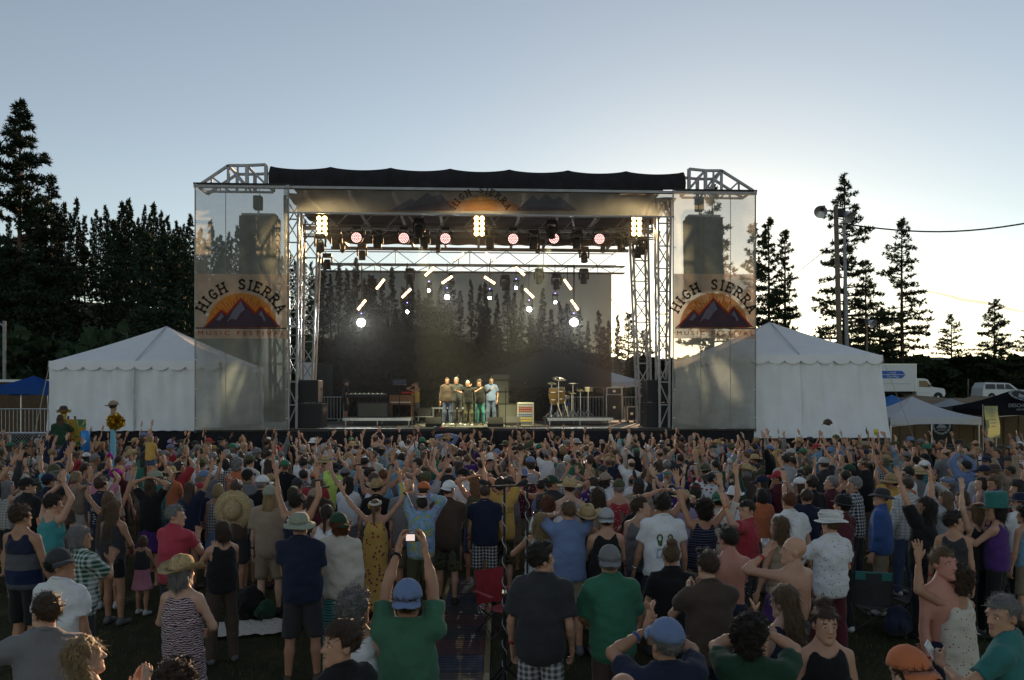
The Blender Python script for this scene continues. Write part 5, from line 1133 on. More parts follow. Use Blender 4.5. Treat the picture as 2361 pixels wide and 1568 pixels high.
def hair_mesh(kind, seed=1, capped=False, h=.012):
    F = Field((-.17, -.21, -.42), (.17, .13, .33), h) if kind in ('long', 'dread', 'wavy') else Field((-.17, -.21, -.2), (.17, .13, .33), h)
    def face_cut(front=.052, line=.150, low=.035):
        F.cut(lambda X, Y, Z: np.minimum(np.minimum(Y - front + .25 * (Z - line) * 0, line + .25 * (.09 - Y) - Z + 0 * X), 1e3) * 1.0 if False else np.minimum(Y - .030 + 0 * X + 0 * Z, line - Z + 0 * X + 0 * Y))
        F.cut(lambda X, Y, Z: np.minimum(Y + .012 + 0 * X + 0 * Z, .085 - Z + 0 * X + 0 * Y)); F.cut(lambda X, Y, Z: low - Z - .0 * X + .35 * (Y + .09) * 0 + 0 * Y)
    if kind == 'short': F.ell((0, -.012, .128), (.083, .105, .097)); F.noise(.0035, 55, seed); face_cut(low=.012)
    elif kind == 'buzz': F.ell((0, -.010, .126), (.0785, .0995, .0935)); face_cut(low=.022)
    elif kind == 'thick': F.ell((0, -.010, .138), (.092, .110, .104)); F.noise(.007, 42, seed); face_cut(low=.006)
    elif kind == 'curly': F.ell((0, -.014, .140), (.105, .118, .112)).ell((0, -.05, .06), (.09, .07, .08)); F.noise(.013, 60, seed); face_cut(.05, .155, -.03)
    elif kind == 'afro': F.ell((0, -.02, .135), (.135, .135, .135)); F.noise(.014, 55, seed); F.cut(lambda X, Y, Z: np.minimum(Y - .03 + 0 * X + 0 * Z, .16 - Z + 0 * X + 0 * Y))
    elif kind == 'bald': F.ell((0, -.012, .105), (.081, .102, .075)); F.noise(.003, 60, seed); face_cut(low=.02); F.cut(lambda X, Y, Z: Z - .128 + .25 * Y + 0 * X)
    elif kind == 'bob': F.ell((0, -.012, .130), (.088, .108, .100)).ell((0, -.035, .055), (.100, .080, .105)); F.noise(.005, 50, seed, (1, 1, .25)); F.cut(lambda X, Y, Z: np.minimum(Y - .022 + 0 * X + 0 * Z, .150 - Z + 0 * X + 0 * Y)); F.cut(lambda X, Y, Z: -.045 - Z + .2 * np.abs(X) + 0 * Y)
    elif kind in ('long', 'wavy'):
        F.ell((0, -.012, .130), (.087, .107, .099)).cone((0, -.045, .08), (.01, -.075, -.30), .090, .075, .04, 1.7).cone((-.055, -.03, .06), (-.075, -.03, -.20), .04, .03, .03).cone((.055, -.03, .06), (.075, -.03, -.18), .04, .03, .03)
        F.noise(.006 if kind == 'long' else .012, 60, seed, (1, 1, .12 if kind == 'long' else .5)); F.cut(lambda X, Y, Z: np.minimum(Y - .022 + 0 * X + 0 * Z, .150 - Z + 0 * X + 0 * Y))
    elif kind == 'pony': F.ell((0, -.012, .128), (.082, .104, .096)).cone((0, -.105, .13), (.01, -.15, -.12), .034, .018, .02); F.noise(.004, 60, seed, (1, 1, .2)); F.cut(lambda X, Y, Z: np.minimum(np.minimum(Y + .01 + 0 * X + 0 * Z, .085 - Z + 0 * X + 0 * Y), 1)); F.cut(lambda X, Y, Z: np.minimum(Y - .03 + 0 * X + 0 * Z, .15 - Z + 0 * X + 0 * Y))
    elif kind == 'bun': F.ell((0, -.012, .130), (.085, .107, .098)).ell((.0, -.045, .240), (.052, .050, .042), .015); F.noise(.005, 60, seed); face_cut(low=.005)
    elif kind == 'dread':
        F.ell((0, -.012, .135), (.092, .110, .100)); r = np.random.default_rng(seed)
        for i in range(26):
            a = r.uniform(-2.6, -.5); x, y = .085 * math.cos(a), .095 * math.sin(a) * .9; L = r.uniform(.12, .34); F.cone((x, y, .12), (x * 1.35 + r.normal() * .02, y * 1.15 - .02, .10 - L), .017, .011, .006)
        F.noise(.003, 70, seed); F.cut(lambda X, Y, Z: np.minimum(Y - .025 + 0 * X + 0 * Z, .15 - Z + 0 * X + 0 * Y))
    if capped: F.cut(lambda X, Y, Z: Z - .142 + 0 * X + 0 * Y)
    v, f = F.mesh(); return v, f
HAIR = {}
def hair(kind, capped=False, lod='hi'):
    key = (kind, capped, lod)
    if key not in HAIR:
        v, f = hair_mesh(kind, sum(map(ord, kind)), capped, {'hi': .011, 'mid': .016, 'lo': .024}[lod]); 
        if lod == 'hi' and kind != 'buzz': v, f = strands(v, f, kind)
        HAIR[key] = meshdata('hair', v, f, [None], True)
    return HAIR[key]
def strands(v, f, kind):
    """loose locks lifting off the hair surface"""
    r = np.random.default_rng(5); c = v[f].mean(1); n = np.cross(v[f[:, 2]] - v[f[:, 0]], v[f[:, 3]] - v[f[:, 1]]); n /= np.linalg.norm(n, axis=1)[:, None] + 1e-9
    k = r.choice(len(c), min(len(c), 1500 if kind in ('long', 'wavy', 'dread', 'curly', 'afro') else 900)); P, Nn = c[k] + r.normal(size=(len(k), 3)) * .004, n[k]
    L = {'long': .11, 'wavy': .09, 'bob': .07, 'curly': .035, 'afro': .035, 'dread': .08}.get(kind, .034) * r.uniform(.5, 1.2, (len(k), 1))
    down = np.array((0, -.25, -1.0)) if kind not in ('curly', 'afro', 'short', 'thick') else r.normal(size=(len(k), 3)) * .8 + np.array((0, .3, .2)); t = down - Nn * (Nn * down).sum(1)[:, None]; t /= np.linalg.norm(t, axis=1)[:, None] + 1e-9
    t = t + r.normal(size=t.shape) * .25; s = np.cross(t, Nn); s /= np.linalg.norm(s, axis=1)[:, None] + 1e-9; w_ = .0022
    A, B, C = P - Nn * .003, P + t * L * .55 + Nn * L * .12, P + t * L + Nn * L * r.uniform(.0, .35, (len(k), 1)); V = np.stack([A - s * w_, A + s * w_, B + s * w_ * .8, B - s * w_ * .8, C + s * .0006, C - s * .0006], 1).reshape(-1, 3); b = len(v) + 6 * np.arange(len(k))[:, None]
    return np.concatenate([v, V]), np.concatenate([f, b + np.array((0, 1, 2, 3)), b + np.array((3, 2, 4, 5))])
def dome(rx, ry, rz, z0, n=18, m=7, cy=-.008, top_dent=0.0, power=1.0):
    v, f = [], []
    for i in range(m + 1):
        t = (math.pi / 2) * i / m
        for j in range(n):
            a = 2 * math.pi * j / n; q = math.cos(t) ** power; v.append((rx * q * math.cos(a), cy + ry * q * math.sin(a), z0 + rz * math.sin(t) - top_dent * math.exp(-(q / .5) ** 2) * (abs(math.cos(a)) < .7)))
    for i in range(m):
        for j in range(n): f.append((i * n + j, i * n + (j + 1) % n, (i + 1) * n + (j + 1) % n, (i + 1) * n + j))
    f.append(tuple(range(n - 1, -1, -1))); return v, f
def hat_mesh(kind):
    mb = MB()
    if kind in ('cap', 'backcap', 'sidecap'):
        v, f = dome(.091, .113, .104, .116); mb.add(v, f); n = 12; bv = []; bf = []
        for i in range(n + 1):
            a = R(90 - 62 + 124 * i / n)
            for w_, dz in ((1.0, .006), (1.0, 0), ):
                pass
            c, s_ = math.cos(a), math.sin(a); L = .085 * math.sin(math.pi * (.5 + (i / n - .5) * .8)) ; dr = -.022 * abs(c) * 1.6
            for q, th in ((0, .004), (1, .003), (1, -.003), (0, -.004)): bv.append((.088 * c * (1 + .12 * q), -.008 + .108 * s_ + L * q * (1 if True else 0), .122 + th + (dr - .008) * q - .004))
        for i in range(n):
            for q in range(4): bf.append((i * 4 + q, i * 4 + (q + 1) % 4, (i + 1) * 4 + (q + 1) % 4, (i + 1) * 4 + q))
        mb.add(bv, bf); mb.lathe([(.008, .0), (.006, .008), (.001, .01)], (0, -.008, .216), 8)
    elif kind == 'beanie': v, f = dome(.090, .112, .115, .105); mb.add(v, f); v, f = dome(.094, .116, .030, .100, m=2); mb.add(v, f)
    elif kind == 'kippah': v, f = dome(.062, .066, .022, .195, cy=-.04, m=4); mb.add(v, f)
    elif kind in ('straw', 'fedora', 'cowboy', 'sunhat', 'bucket', 'brim', 'tophat', 'wrapped'):
        cr, ch, bw, up, dr, pw, dent = {'straw': (.092, .105, .085, .15, -.010, .55, .02), 'fedora': (.090, .110, .052, .35, -.008, .45, .03), 'cowboy': (.092, .125, .095, 1.0, -.012, .5, .035), 'sunhat': (.094, .100, .120, .1, -.035, .7, 0), 'bucket': (.090, .090, .062, 0, -.038, .5, .006), 'brim': (.092, .11, .082, .3, -.02, .5, .02), 'tophat': (.100, .19, .065, .4, -.008, .16, 0), 'wrapped': (.105, .100, .050, .1, -.012, .7, 0)}[kind]
        v, f = dome(cr, cr * 1.2, ch, .118, 22, 7, top_dent=dent, power=pw)
        if kind == 'tophat': v = [(x * (1 + 1.1 * max(0, z - .13)), y * (1 + 1.1 * max(0, z - .13)), z) for x, y, z in v]
        mb.add(v, f); n = 28; bv = []; bf = []
        for i in range(n):
            a = 2 * math.pi * i / n; c, s_ = math.cos(a), math.sin(a)
            for q, th in ((.9, .003), (1.5, .003), (2, .003), (2, -.003), (1.5, -.003), (.9, -.003)):
                e = max(0, q - 1); r_ = bw * e; curl = up * bw * .75 * (c * c) * e * e - up * .25 * bw * s_ * s_ * e * e * (s_ > 0)
                bv.append(((cr * min(1, q) + r_) * c * (1 - .18 * up * e * .6), -.008 + (cr * 1.2 * min(1, q) + r_) * s_, .120 + th + dr * e + curl + .006 * math.sin(3 * a + 1) * e))
        for i in range(n):
            for q in range(6): bf.append((i * 6 + q, ((i + 1) % n) * 6 + q, ((i + 1) % n) * 6 + (q + 1) % 6, i * 6 + (q + 1) % 6))
        mb.add(bv, bf)
        if kind == 'wrapped':
            r_ = random.Random(3)
            for k in range(26):
                ph, tl = r_.uniform(0, 6.28), r_.uniform(-.12, .12); mb.tube([((.109 - .02 * abs(k / 13 - 1)) * math.cos(2 * math.pi * j / 14), -.008 + (.130 - .02 * abs(k / 13 - 1)) * math.sin(2 * math.pi * j / 14), .135 + .075 * k / 26 + tl * .25 * math.sin(2 * math.pi * j / 14 + ph)) for j in range(15)], .006, 4)
        else: mb.lathe([(cr * 1.0, .122), (cr * 1.03, .124), (cr * 1.02, .147), (cr * .98, .148)], (0, -.008, 0), 22, 'z', 1, 1.2)
    elif kind == 'headband': mb.lathe([(.084, .128), (.089, .130), (.088, .158), (.083, .158)], (0, -.010, 0), 20, 'z', 1, 1.22)
    elif kind == 'bandana': mb.lathe([(.083, .118), (.088, .12), (.087, .160), (.082, .162)], (0, -.010, 0), 20, 'z', 1, 1.22); mb.tube([(0, -.115, .135), (.02, -.14, .09), (.015, -.15, .05)], [.016, .014, .008], 5)
    elif kind == 'shades':
        for s in (-1, 1): mb.lathe([(.026, -.003), (.028, 0), (.026, .003), (.001, .004)], (s * .034, .075, .198), 10, 'y', 1, .8); mb.bar((s * .06, .07, .198), (s * .086, -.04, .165), .006)
        mb.bar((-.012, .077, .2), (.012, .077, .2), .006)
    elif kind == 'ears':
        v, f = dome(.088, .110, .100, .118); mb.add(v, f)
        for s in (-1, 1): mb.tube([(s * .05, 0, .20), (s * .075, 0, .25), (s * .10, -.01, .31), (s * .12, -.02, .36)], [.022, .032, .028, .004], 8)
    elif kind == 'pompoms':
        mb.lathe([(.086, .14), (.090, .142), (.086, .152)], (0, -.01, 0), 18, 'z', 1, 1.22)
        for s in (-1, 1): v, f = sph((s * .075, -.02, .235), (.034, .034, .034)); mb.add(v, [tuple(q) for q in f])
    return meshdata('hat', mb.v, mb.f, [None], True)
HATS = {}
def hat(kind):
    if kind not in HATS: HATS[kind] = hat_mesh(kind)
    return HATS[kind]

# --- pose: hand targets (x outward) and elbow poles, base figure 1.75 m tall, facing +y
T = {'down': ((.27, .06, .86), (.4, -1, 0)), 'front': ((.12, .27, 1.02), (.8, -.6, -.3)), 'up': ((.30, .10, 1.97), (1, -.2, 0)), 'wide': ((.50, .08, 1.88), (1, -.2, -.2)), 'clapup': ((.035, .20, 1.88), (1, .1, -.1)), 'clapmid': ((.035, .30, 1.62), (1, 0, -.5)), 'clap': ((.035, .33, 1.30), (.8, -.2, -.7)), 'head': ((.085, -.04, 1.77), (1, 0, .2)), 'photo': ((.085, .30, 1.92), (.8, 0, -.4)), 'face': ((.075, .20, 1.60), (1, 0, -.4)), 'fold': ((-.06, .21, 1.17), (.7, -.3, -.6)), 'hip': ((.23, .04, .99), (1, -.5, 0)), 'point': ((.22, .26, 2.0), (1, -.2, -.3)), 'fist': ((.26, .15, 1.92), (1, -.2, -.2)), 'drink': ((.05, .19, 1.56), (.9, 0, -.5)), 'side': ((.72, .10, 1.30), (.2, -1, -.3)), 'hug': ((.40, -.17, 1.40), (.3, -1, -.5)), 'hold': ((.14, .34, 1.28), (.8, -.3, -.5)), 'wave': ((.42, .12, 1.80), (.8, -.2, -.7))}
HANDK = {'down': 'curl', 'front': 'curl', 'fist': 'curl', 'photo': 'curl', 'face': 'curl', 'hip': 'curl', 'fold': 'curl', 'drink': 'curl', 'hold': 'curl', 'hug': 'curl', 'clap': 'flat', 'clapup': 'flat', 'clapmid': 'flat', 'head': 'flat', 'point': 'flat'}
# (left arm, right arm)
POSES = {'d': ('down', 'down'), 'f': ('front', 'front'), 'u': ('up', 'up'), 'w': ('wide', 'wide'), 'c': ('clapup', 'clapup'), 'm': ('clapmid', 'clapmid'), 'k': ('clap', 'clap'), 'h': ('head', 'head'), 'p': ('photo', 'photo'), 'e': ('face', 'face'), 'x': ('fold', 'fold'), 'l': ('up', 'down'), 'r': ('down', 'up'), 'R': ('front', 'point'), 'L': ('point', 'front'), 'i': ('hip', 'hip'), 's': ('side', 'front'), 'g': ('hug', 'hug'), 'y': ('hug', 'down'), 'z': ('down', 'hug'), 'b': ('drink', 'down'), 'F': ('fist', 'down'), 'G': ('down', 'fist'), 'W': ('wave', 'front'), 'V': ('front', 'wave'), 'o': ('hold', 'front'), 'O': ('front', 'hold'), 'a': ('up', 'head'), 'P': ('clap', 'photo')}
POSEW = {'d': 'arms hanging', 'f': 'hands held in front', 'u': 'both arms stretched high', 'w': 'arms spread wide overhead', 'c': 'clapping overhead', 'm': 'clapping before the face', 'k': 'clapping at the chest', 'h': 'hands on head', 'p': 'both hands lifting a camera', 'e': 'hands up at the face', 'x': 'arms folded', 'l': 'one arm raised', 'r': 'one arm raised', 'R': 'one arm pointing up', 'L': 'one arm pointing up', 'i': 'hands on hips', 's': 'one arm stretched sideways', 'g': 'arms round neighbours', 'y': 'arm round neighbour', 'z': 'arm round neighbour', 'b': 'drinking from a cup', 'F': 'one fist raised', 'G': 'one fist raised', 'W': 'one hand waving', 'V': 'one hand waving', 'o': 'one hand held out', 'O': 'one hand held out', 'a': 'one arm up, one hand on head', 'P': 'one hand lifting a camera'}
L1, L2 = .29, .255
def ik(sh, tg, pole):
    sh, tg, pole = np.array(sh), np.array(tg), np.array(pole, float); d = tg - sh; D = np.linalg.norm(d); u = d / D; D = min(D, (L1 + L2) * .995); tg = sh + u * D
    a = (L1 * L1 - L2 * L2 + D * D) / (2 * D); h = math.sqrt(max(0, L1 * L1 - a * a)); p = pole - u * (pole @ u); p /= np.linalg.norm(p) + 1e-9
    return sh + u * a + p * h, tg
def skeleton(pose, rng, build=1.0, fat=0.0, female=False, jit=1.0, stance=None):
    J = {}; lx = rng.normal() * .012 * jit; ly = rng.normal() * .012 * jit
    J['C'] = np.array((lx, ly, 1.30)); J['N'] = np.array((lx * 1.2, ly * 1.3, 1.475)); st = stance if stance is not None else .10 + abs(rng.normal()) * .03 * jit
    sw = (.155 if female else .172) * build; J['H'] = np.array((lx * 1.3, ly * 1.6 + .008, 1.545))
    for s, n, key in ((-1, 'l', POSES[pose][0]), (1, 'r', POSES[pose][1])):
        tg, pole = T[key]; tg = np.array((s * tg[0], tg[1], tg[2])) + rng.normal(size=3) * .03 * jit * (0.3 if key in ('clap', 'clapup', 'clapmid', 'photo', 'face', 'head') else 1.0)
        up = max(0, min(1, (tg[2] - 1.35) / .6)); sh = J['C'] + np.array((s * (sw - .012 * up), .01 * up, .115 + .045 * up))
        e, w_ = ik(sh, tg, (s * pole[0], pole[1], pole[2])); J['s' + n], J['e' + n], J['w' + n] = sh, e, w_
        J['k' + n] = HANDK.get(key, 'open')
        f = (w_ - e) / np.linalg.norm(w_ - e)
        if key in ('clap', 'clapup', 'clapmid'): nrm = np.array((-s, .0, .0)); f = f * .35 + np.array((0, .15, 1.0))
        elif key in ('photo', 'face', 'drink'): nrm = np.array((-s * .9, .2, 0)); f = f * .6 + np.array((0, .3, .6))
        elif key == 'head': nrm = np.array((0, -.2, -1.0)); f = np.array((-s, -.1, .15))
        elif key in ('up', 'wide', 'wave', 'point', 'fist'): nrm = np.array((-s * .25, 1, 0)); f = f + np.array((s * .05, 0, .35))
        else: nrm = np.array((-s, 0, .0))
        f = f / np.linalg.norm(f); nrm = nrm - f * (nrm @ f); nrm /= np.linalg.norm(nrm); J['f' + n], J['n' + n] = f, nrm
        J['p' + n] = np.array((s * .085, 0, .93)); fw = rng.normal() * .03 * jit; J['q' + n] = np.array((s * (.085 + st) / 2 + s * .01, .015 + fw * .5, .50)); J['a' + n] = np.array((s * st, -.01 + fw, .085))
    J['build'], J['fat'], J['female'] = build, fat, female
    return J
def body_mesh(J, h, hi, head_rot, shoes=True, top='tee', face=False, faint=False):
    b, fat = J['build'], J['fat']; pts = np.array([v for k, v in J.items() if isinstance(v, np.ndarray) and k[0] in 'CNHsewpqa' and k not in ()]); lo, hi_ = pts.min(0) - .2, pts.max(0) + .1; lo[2] = 0.0
    F = Field(lo, hi_, h); C = J['C']; shr = 0.0 if top == 'bare' else .012
    F.ell((0, 0, .96), (.150 + fat - shr, .108 + fat - shr, .12)).ell((C[0] * .5, .0, 1.12), (.136 * b + fat - shr, .098 + fat - shr, .17), .05).ell(C + (0, 0, .01), (.160 * b - shr, .108 - shr, .185), .05)
    if top == 'bare': F.ell(C + (-.075, -.055, .06), (.06, .04, .09), .04).ell(C + (.075, -.055, .06), (.06, .04, .09), .04).ell(C + (0, -.115, -.05), (.012, .02, .2), .03, True)
    F.cone(J['sl'], J['sr'], .050 - shr, .050 - shr, .05); F.cone(J['N'] + (0, 0, -.03), J['H'] + (0, -.005, .04), .056, .054, .03)
    for n, s in (('l', -1), ('r', 1)):
        q_ = 0.0 if top in ('bare', 'tank', 'dress', 'maxi', 'crop') else .012; F.cone(J['s' + n] * .75 + J['N'] * .25, J['N'] + (s * .02, -.01 + q_ * .6, .035 - q_), .042 - q_, .046 - q_, .04)
        m = (J['s' + n] + J['e' + n]) / 2
        F.cone(J['s' + n], J['e' + n], .051 * (.9 if J['female'] else 1.0), .038, .035); f1 = J['e' + n] * .7 + J['w' + n] * .3; F.cone(J['e' + n], f1, .038, .040, .02).cone(f1, J['w' + n], .040, .026, .02)
        F.cone(J['p' + n], J['q' + n], .083, .054, .03); c1 = J['q' + n] * .68 + J['a' + n] * .32 + (0, -.015, 0); F.cone(J['q' + n], c1, .052, .054, .02).cone(c1, J['a' + n], .054, .036, .025)
        if not shoes: F.cone(J['a' + n] + (0, -.035, -.045), J['a' + n] + (s * .015, .15, -.062), .038, .026, .02)
    F.plane((0, 0, .004), (0, 0, -1))
    parts = [(*F.mesh(), 0)]
    M = Matrix.Translation(J['H']) @ head_rot
    def tr(v, M): A = np.array(M.to_3x3()); return v @ A.T + np.array(M.translation)
    hv, hf = HEADS[hi]; parts.append((tr(hv, M), hf, 0))
    if face:
        for v, f, m in FACE: parts.append((tr(v, M), f, m))
    for n, s in (('l', -1), ('r', 1)):
        v, f = HANDS[(hi, J['k' + n])]; v = v * 1.0
        z, y = J['f' + n], J['n' + n]; x = np.cross(y, z); A = np.stack([x, y, z], 1)
        if s < 0: v = v * (-1, 1, 1); f = f[:, ::-1]
        parts.append((v @ A.T + J['w' + n] + z * .012, f, 0))
    v, f, mi = join_parts(parts); J['M'] = M
    return v, f, mi
def top_mesh(J, h, style, seed):
    b, fat, C = J['build'], J['fat'], J['C']; pts = np.array([J[k] for k in ('sl', 'sr', 'el', 'er', 'wl', 'wr', 'N')]); lo, hi_ = pts.min(0) - .12, pts.max(0) + .12; hem = {'dress': .44, 'long': .84, 'tee': .86, 'tank': .88, 'crop': 1.02, 'loose': .80, 'maxi': .14}[style]
    lo = np.minimum(lo, (-.33, -.33, hem)); hi_ = np.maximum(hi_, (.33, .33, 1.5)); F = Field(lo, hi_, h); g = .016 if style not in ('loose', 'long') else .026
    F.ell((0, .0, 1.0), (.158 + fat + g, .118 + fat + g, .22)).ell((C[0] * .6, 0, 1.14), (.150 * b + fat + g, .108 + fat + g, .2), .06).ell(C, (.170 * b + g, .116 + g, .195), .05).cone((0, 0, .92), (0, 0, 1.15), .168 + fat * .9 + g, .155 + fat + g, .05, 1.38)
    if style in ('dress', 'maxi'): F.cone((0, 0, hem - .05), (0, 0, 1.0), .265 if style == 'dress' else .30, .145, .05, 1.15)
    if style not in ('tank', 'dress', 'maxi', 'crop'): F.cone(J['sl'], J['sr'], .045 + g, .045 + g, .05)
    else: F.cone(J['sl'] * .55 + J['sr'] * .45 + (0, 0, .0), J['sr'] * .55 + J['sl'] * .45, .05 + g, .05 + g, .05)
    for n, s in (('l', -1), ('r', 1)):
        sh, e, w_ = J['s' + n], J['e' + n], J['w' + n]; d = (e - sh) / np.linalg.norm(e - sh)
        if style not in ('tank', 'dress', 'maxi', 'crop'): F.cone(sh * .7 + J['N'] * .3, J['N'] + (s * .028, -.014, .034), .042 + g * .7, .050 + g * .6, .035)
        if style in ('tee', 'loose'):
            L = .62 if style == 'tee' else .80; q = sh + (e - sh) * L; F.cone(sh, e, .056 + g, .052 + g * 1.3, .04, cut=(q, d))
        elif style == 'long':
            F.cone(sh, e, .054 + g, .042 + g, .04); dd = (w_ - e) / np.linalg.norm(w_ - e); F.cone(e, w_, .042 + g, .032 + g * .7, .03, cut=(e + (w_ - e) * .93, dd))
        else:
            F.cone(sh * .45 + J['N'] * .55 + (0, -.0, -.06), sh * .5 + J['N'] * .5 + (0, -.02, -.01), .05, .034 + g * .5, .03)
            F.ell(sh + (s * .035, 0, -.03), (.062, .11, .135), .015, True)
    F.noise(.0062 if h < .025 else .004, 14, seed, (.6, .6, 1.4)).noise(.0034 if h < .025 else .002, 32, seed + 1, (.8, .8, 1.2))
    F.plane((0, 0, hem), (0, 0, -1)); N = J['N']; F.ell(N + (0, .020, .088), (.066, .076, .054), .01, True)
    if style in ('tank', 'dress', 'maxi', 'crop'): F.ell(N + (0, .0, .03), (.085, .13, .12), .02, True)
    v, f = F.mesh()
    if style in ('tee', 'loose', 'long') and h < .04:
        mb = MB(); n = 18; mb.tube([(N[0] + .066 * math.cos(2 * math.pi * i / n), N[1] + .004 + .068 * math.sin(2 * math.pi * i / n), N[2] + .048 - .026 * math.sin(2 * math.pi * i / n)) for i in range(n + 1)], .013, 6)
        cv = np.array(mb.v); cf = np.array([q for q in mb.f if len(q) == 4]); f = np.concatenate([f, cf + len(v)]); v = np.concatenate([v, cv])
    return v, f
def bottom_mesh(J, h, style, seed):
    hem = {'shorts': .50, 'pants': .05, 'skirt': .56, 'long_skirt': .15, 'cutoffs': .68}[style]; F = Field((-.34, -.3, hem), (.34, .3, 1.08), h); fat = J['fat']; g = .022
    F.ell((0, 0, .97), (.152 + fat + .012, .112 + fat + .014, .12))
    for n, s in (('l', -1), ('r', 1)):
        if 'skirt' in style: continue
        w_ = .030 if style == 'shorts' else .016; F.cone(J['p' + n], J['q' + n], .086 + g * .6, .058 + w_, .03)
        if style == 'pants': F.cone(J['q' + n], J['a' + n], .080, .064, .02).ell(J['q' + n], (.082, .085, .09), .03)
        if style == 'shorts': d = J['q' + n] - J['p' + n]; F.cone(J['q' + n], J['q' + n] + d * .1, .09, .092, .02)
    if 'skirt' in style: F.cone((0, 0, hem - .03), (0, 0, 1.0), .25, .15, .05, 1.2)
    F.noise(.0035, 18, seed, (1, 1, .7)); F.plane((0, 0, hem), (0, 0, -1)); F.plane((0, 0, 1.06), (0, 0, 1)); return F.mesh()
def shoe_mesh(J, n, s, h):
    a = J['a' + n]; F = Field(a + (-.09, -.14, -.09), a + (.09, .24, .06), h); F.cone(a + (0, -.035, -.035), a + (s * .02, .14, -.05), .048, .040, .02).cone(a + (0, -.01, -.02), a + (0, 0, .02), .044, .045, .02); F.plane((0, 0, .002), (0, 0, -1)); return F.mesh()

# --- fabrics, skins, hair colours
RGB = {'black': (.012, .012, .013), 'charcoal': (.035, .035, .038), 'grey': (.15, .15, .155), 'pale grey': (.32, .32, .33), 'white': (.62, .62, .63), 'navy': (.012, .018, .045), 'blue': (.03, .09, .30), 'steel blue': (.12, .18, .34), 'sky blue': (.12, .30, .44), 'turquoise': (.02, .24, .25), 'teal': (.015, .15, .14), 'green': (.02, .15, .08), 'sea green': (.035, .14, .075), 'dark green': (.012, .05, .025), 'olive': (.07, .075, .03), 'sage': (.24, .27, .19), 'mustard': (.52, .29, .02), 'neon yellow': (.50, .70, .05), 'orange': (.52, .12, .02), 'red': (.36, .015, .025), 'crimson': (.45, .02, .05), 'maroon': (.09, .012, .022), 'purple': (.07, .02, .15), 'lavender': (.30, .25, .42), 'pink': (.48, .16, .24), 'tan': (.28, .20, .13), 'khaki': (.22, .17, .10), 'brown': (.07, .045, .03), 'cream': (.52, .47, .38), 'straw': (.45, .33, .16), 'denim': (.05, .08, .16), 'camo': (.09, .085, .05)}
RGB = {k: tuple(.90 * q + .20 * (.3 * c[0] + .6 * c[1] + .1 * c[2]) + .003 for q in c) for k, c in RGB.items()}
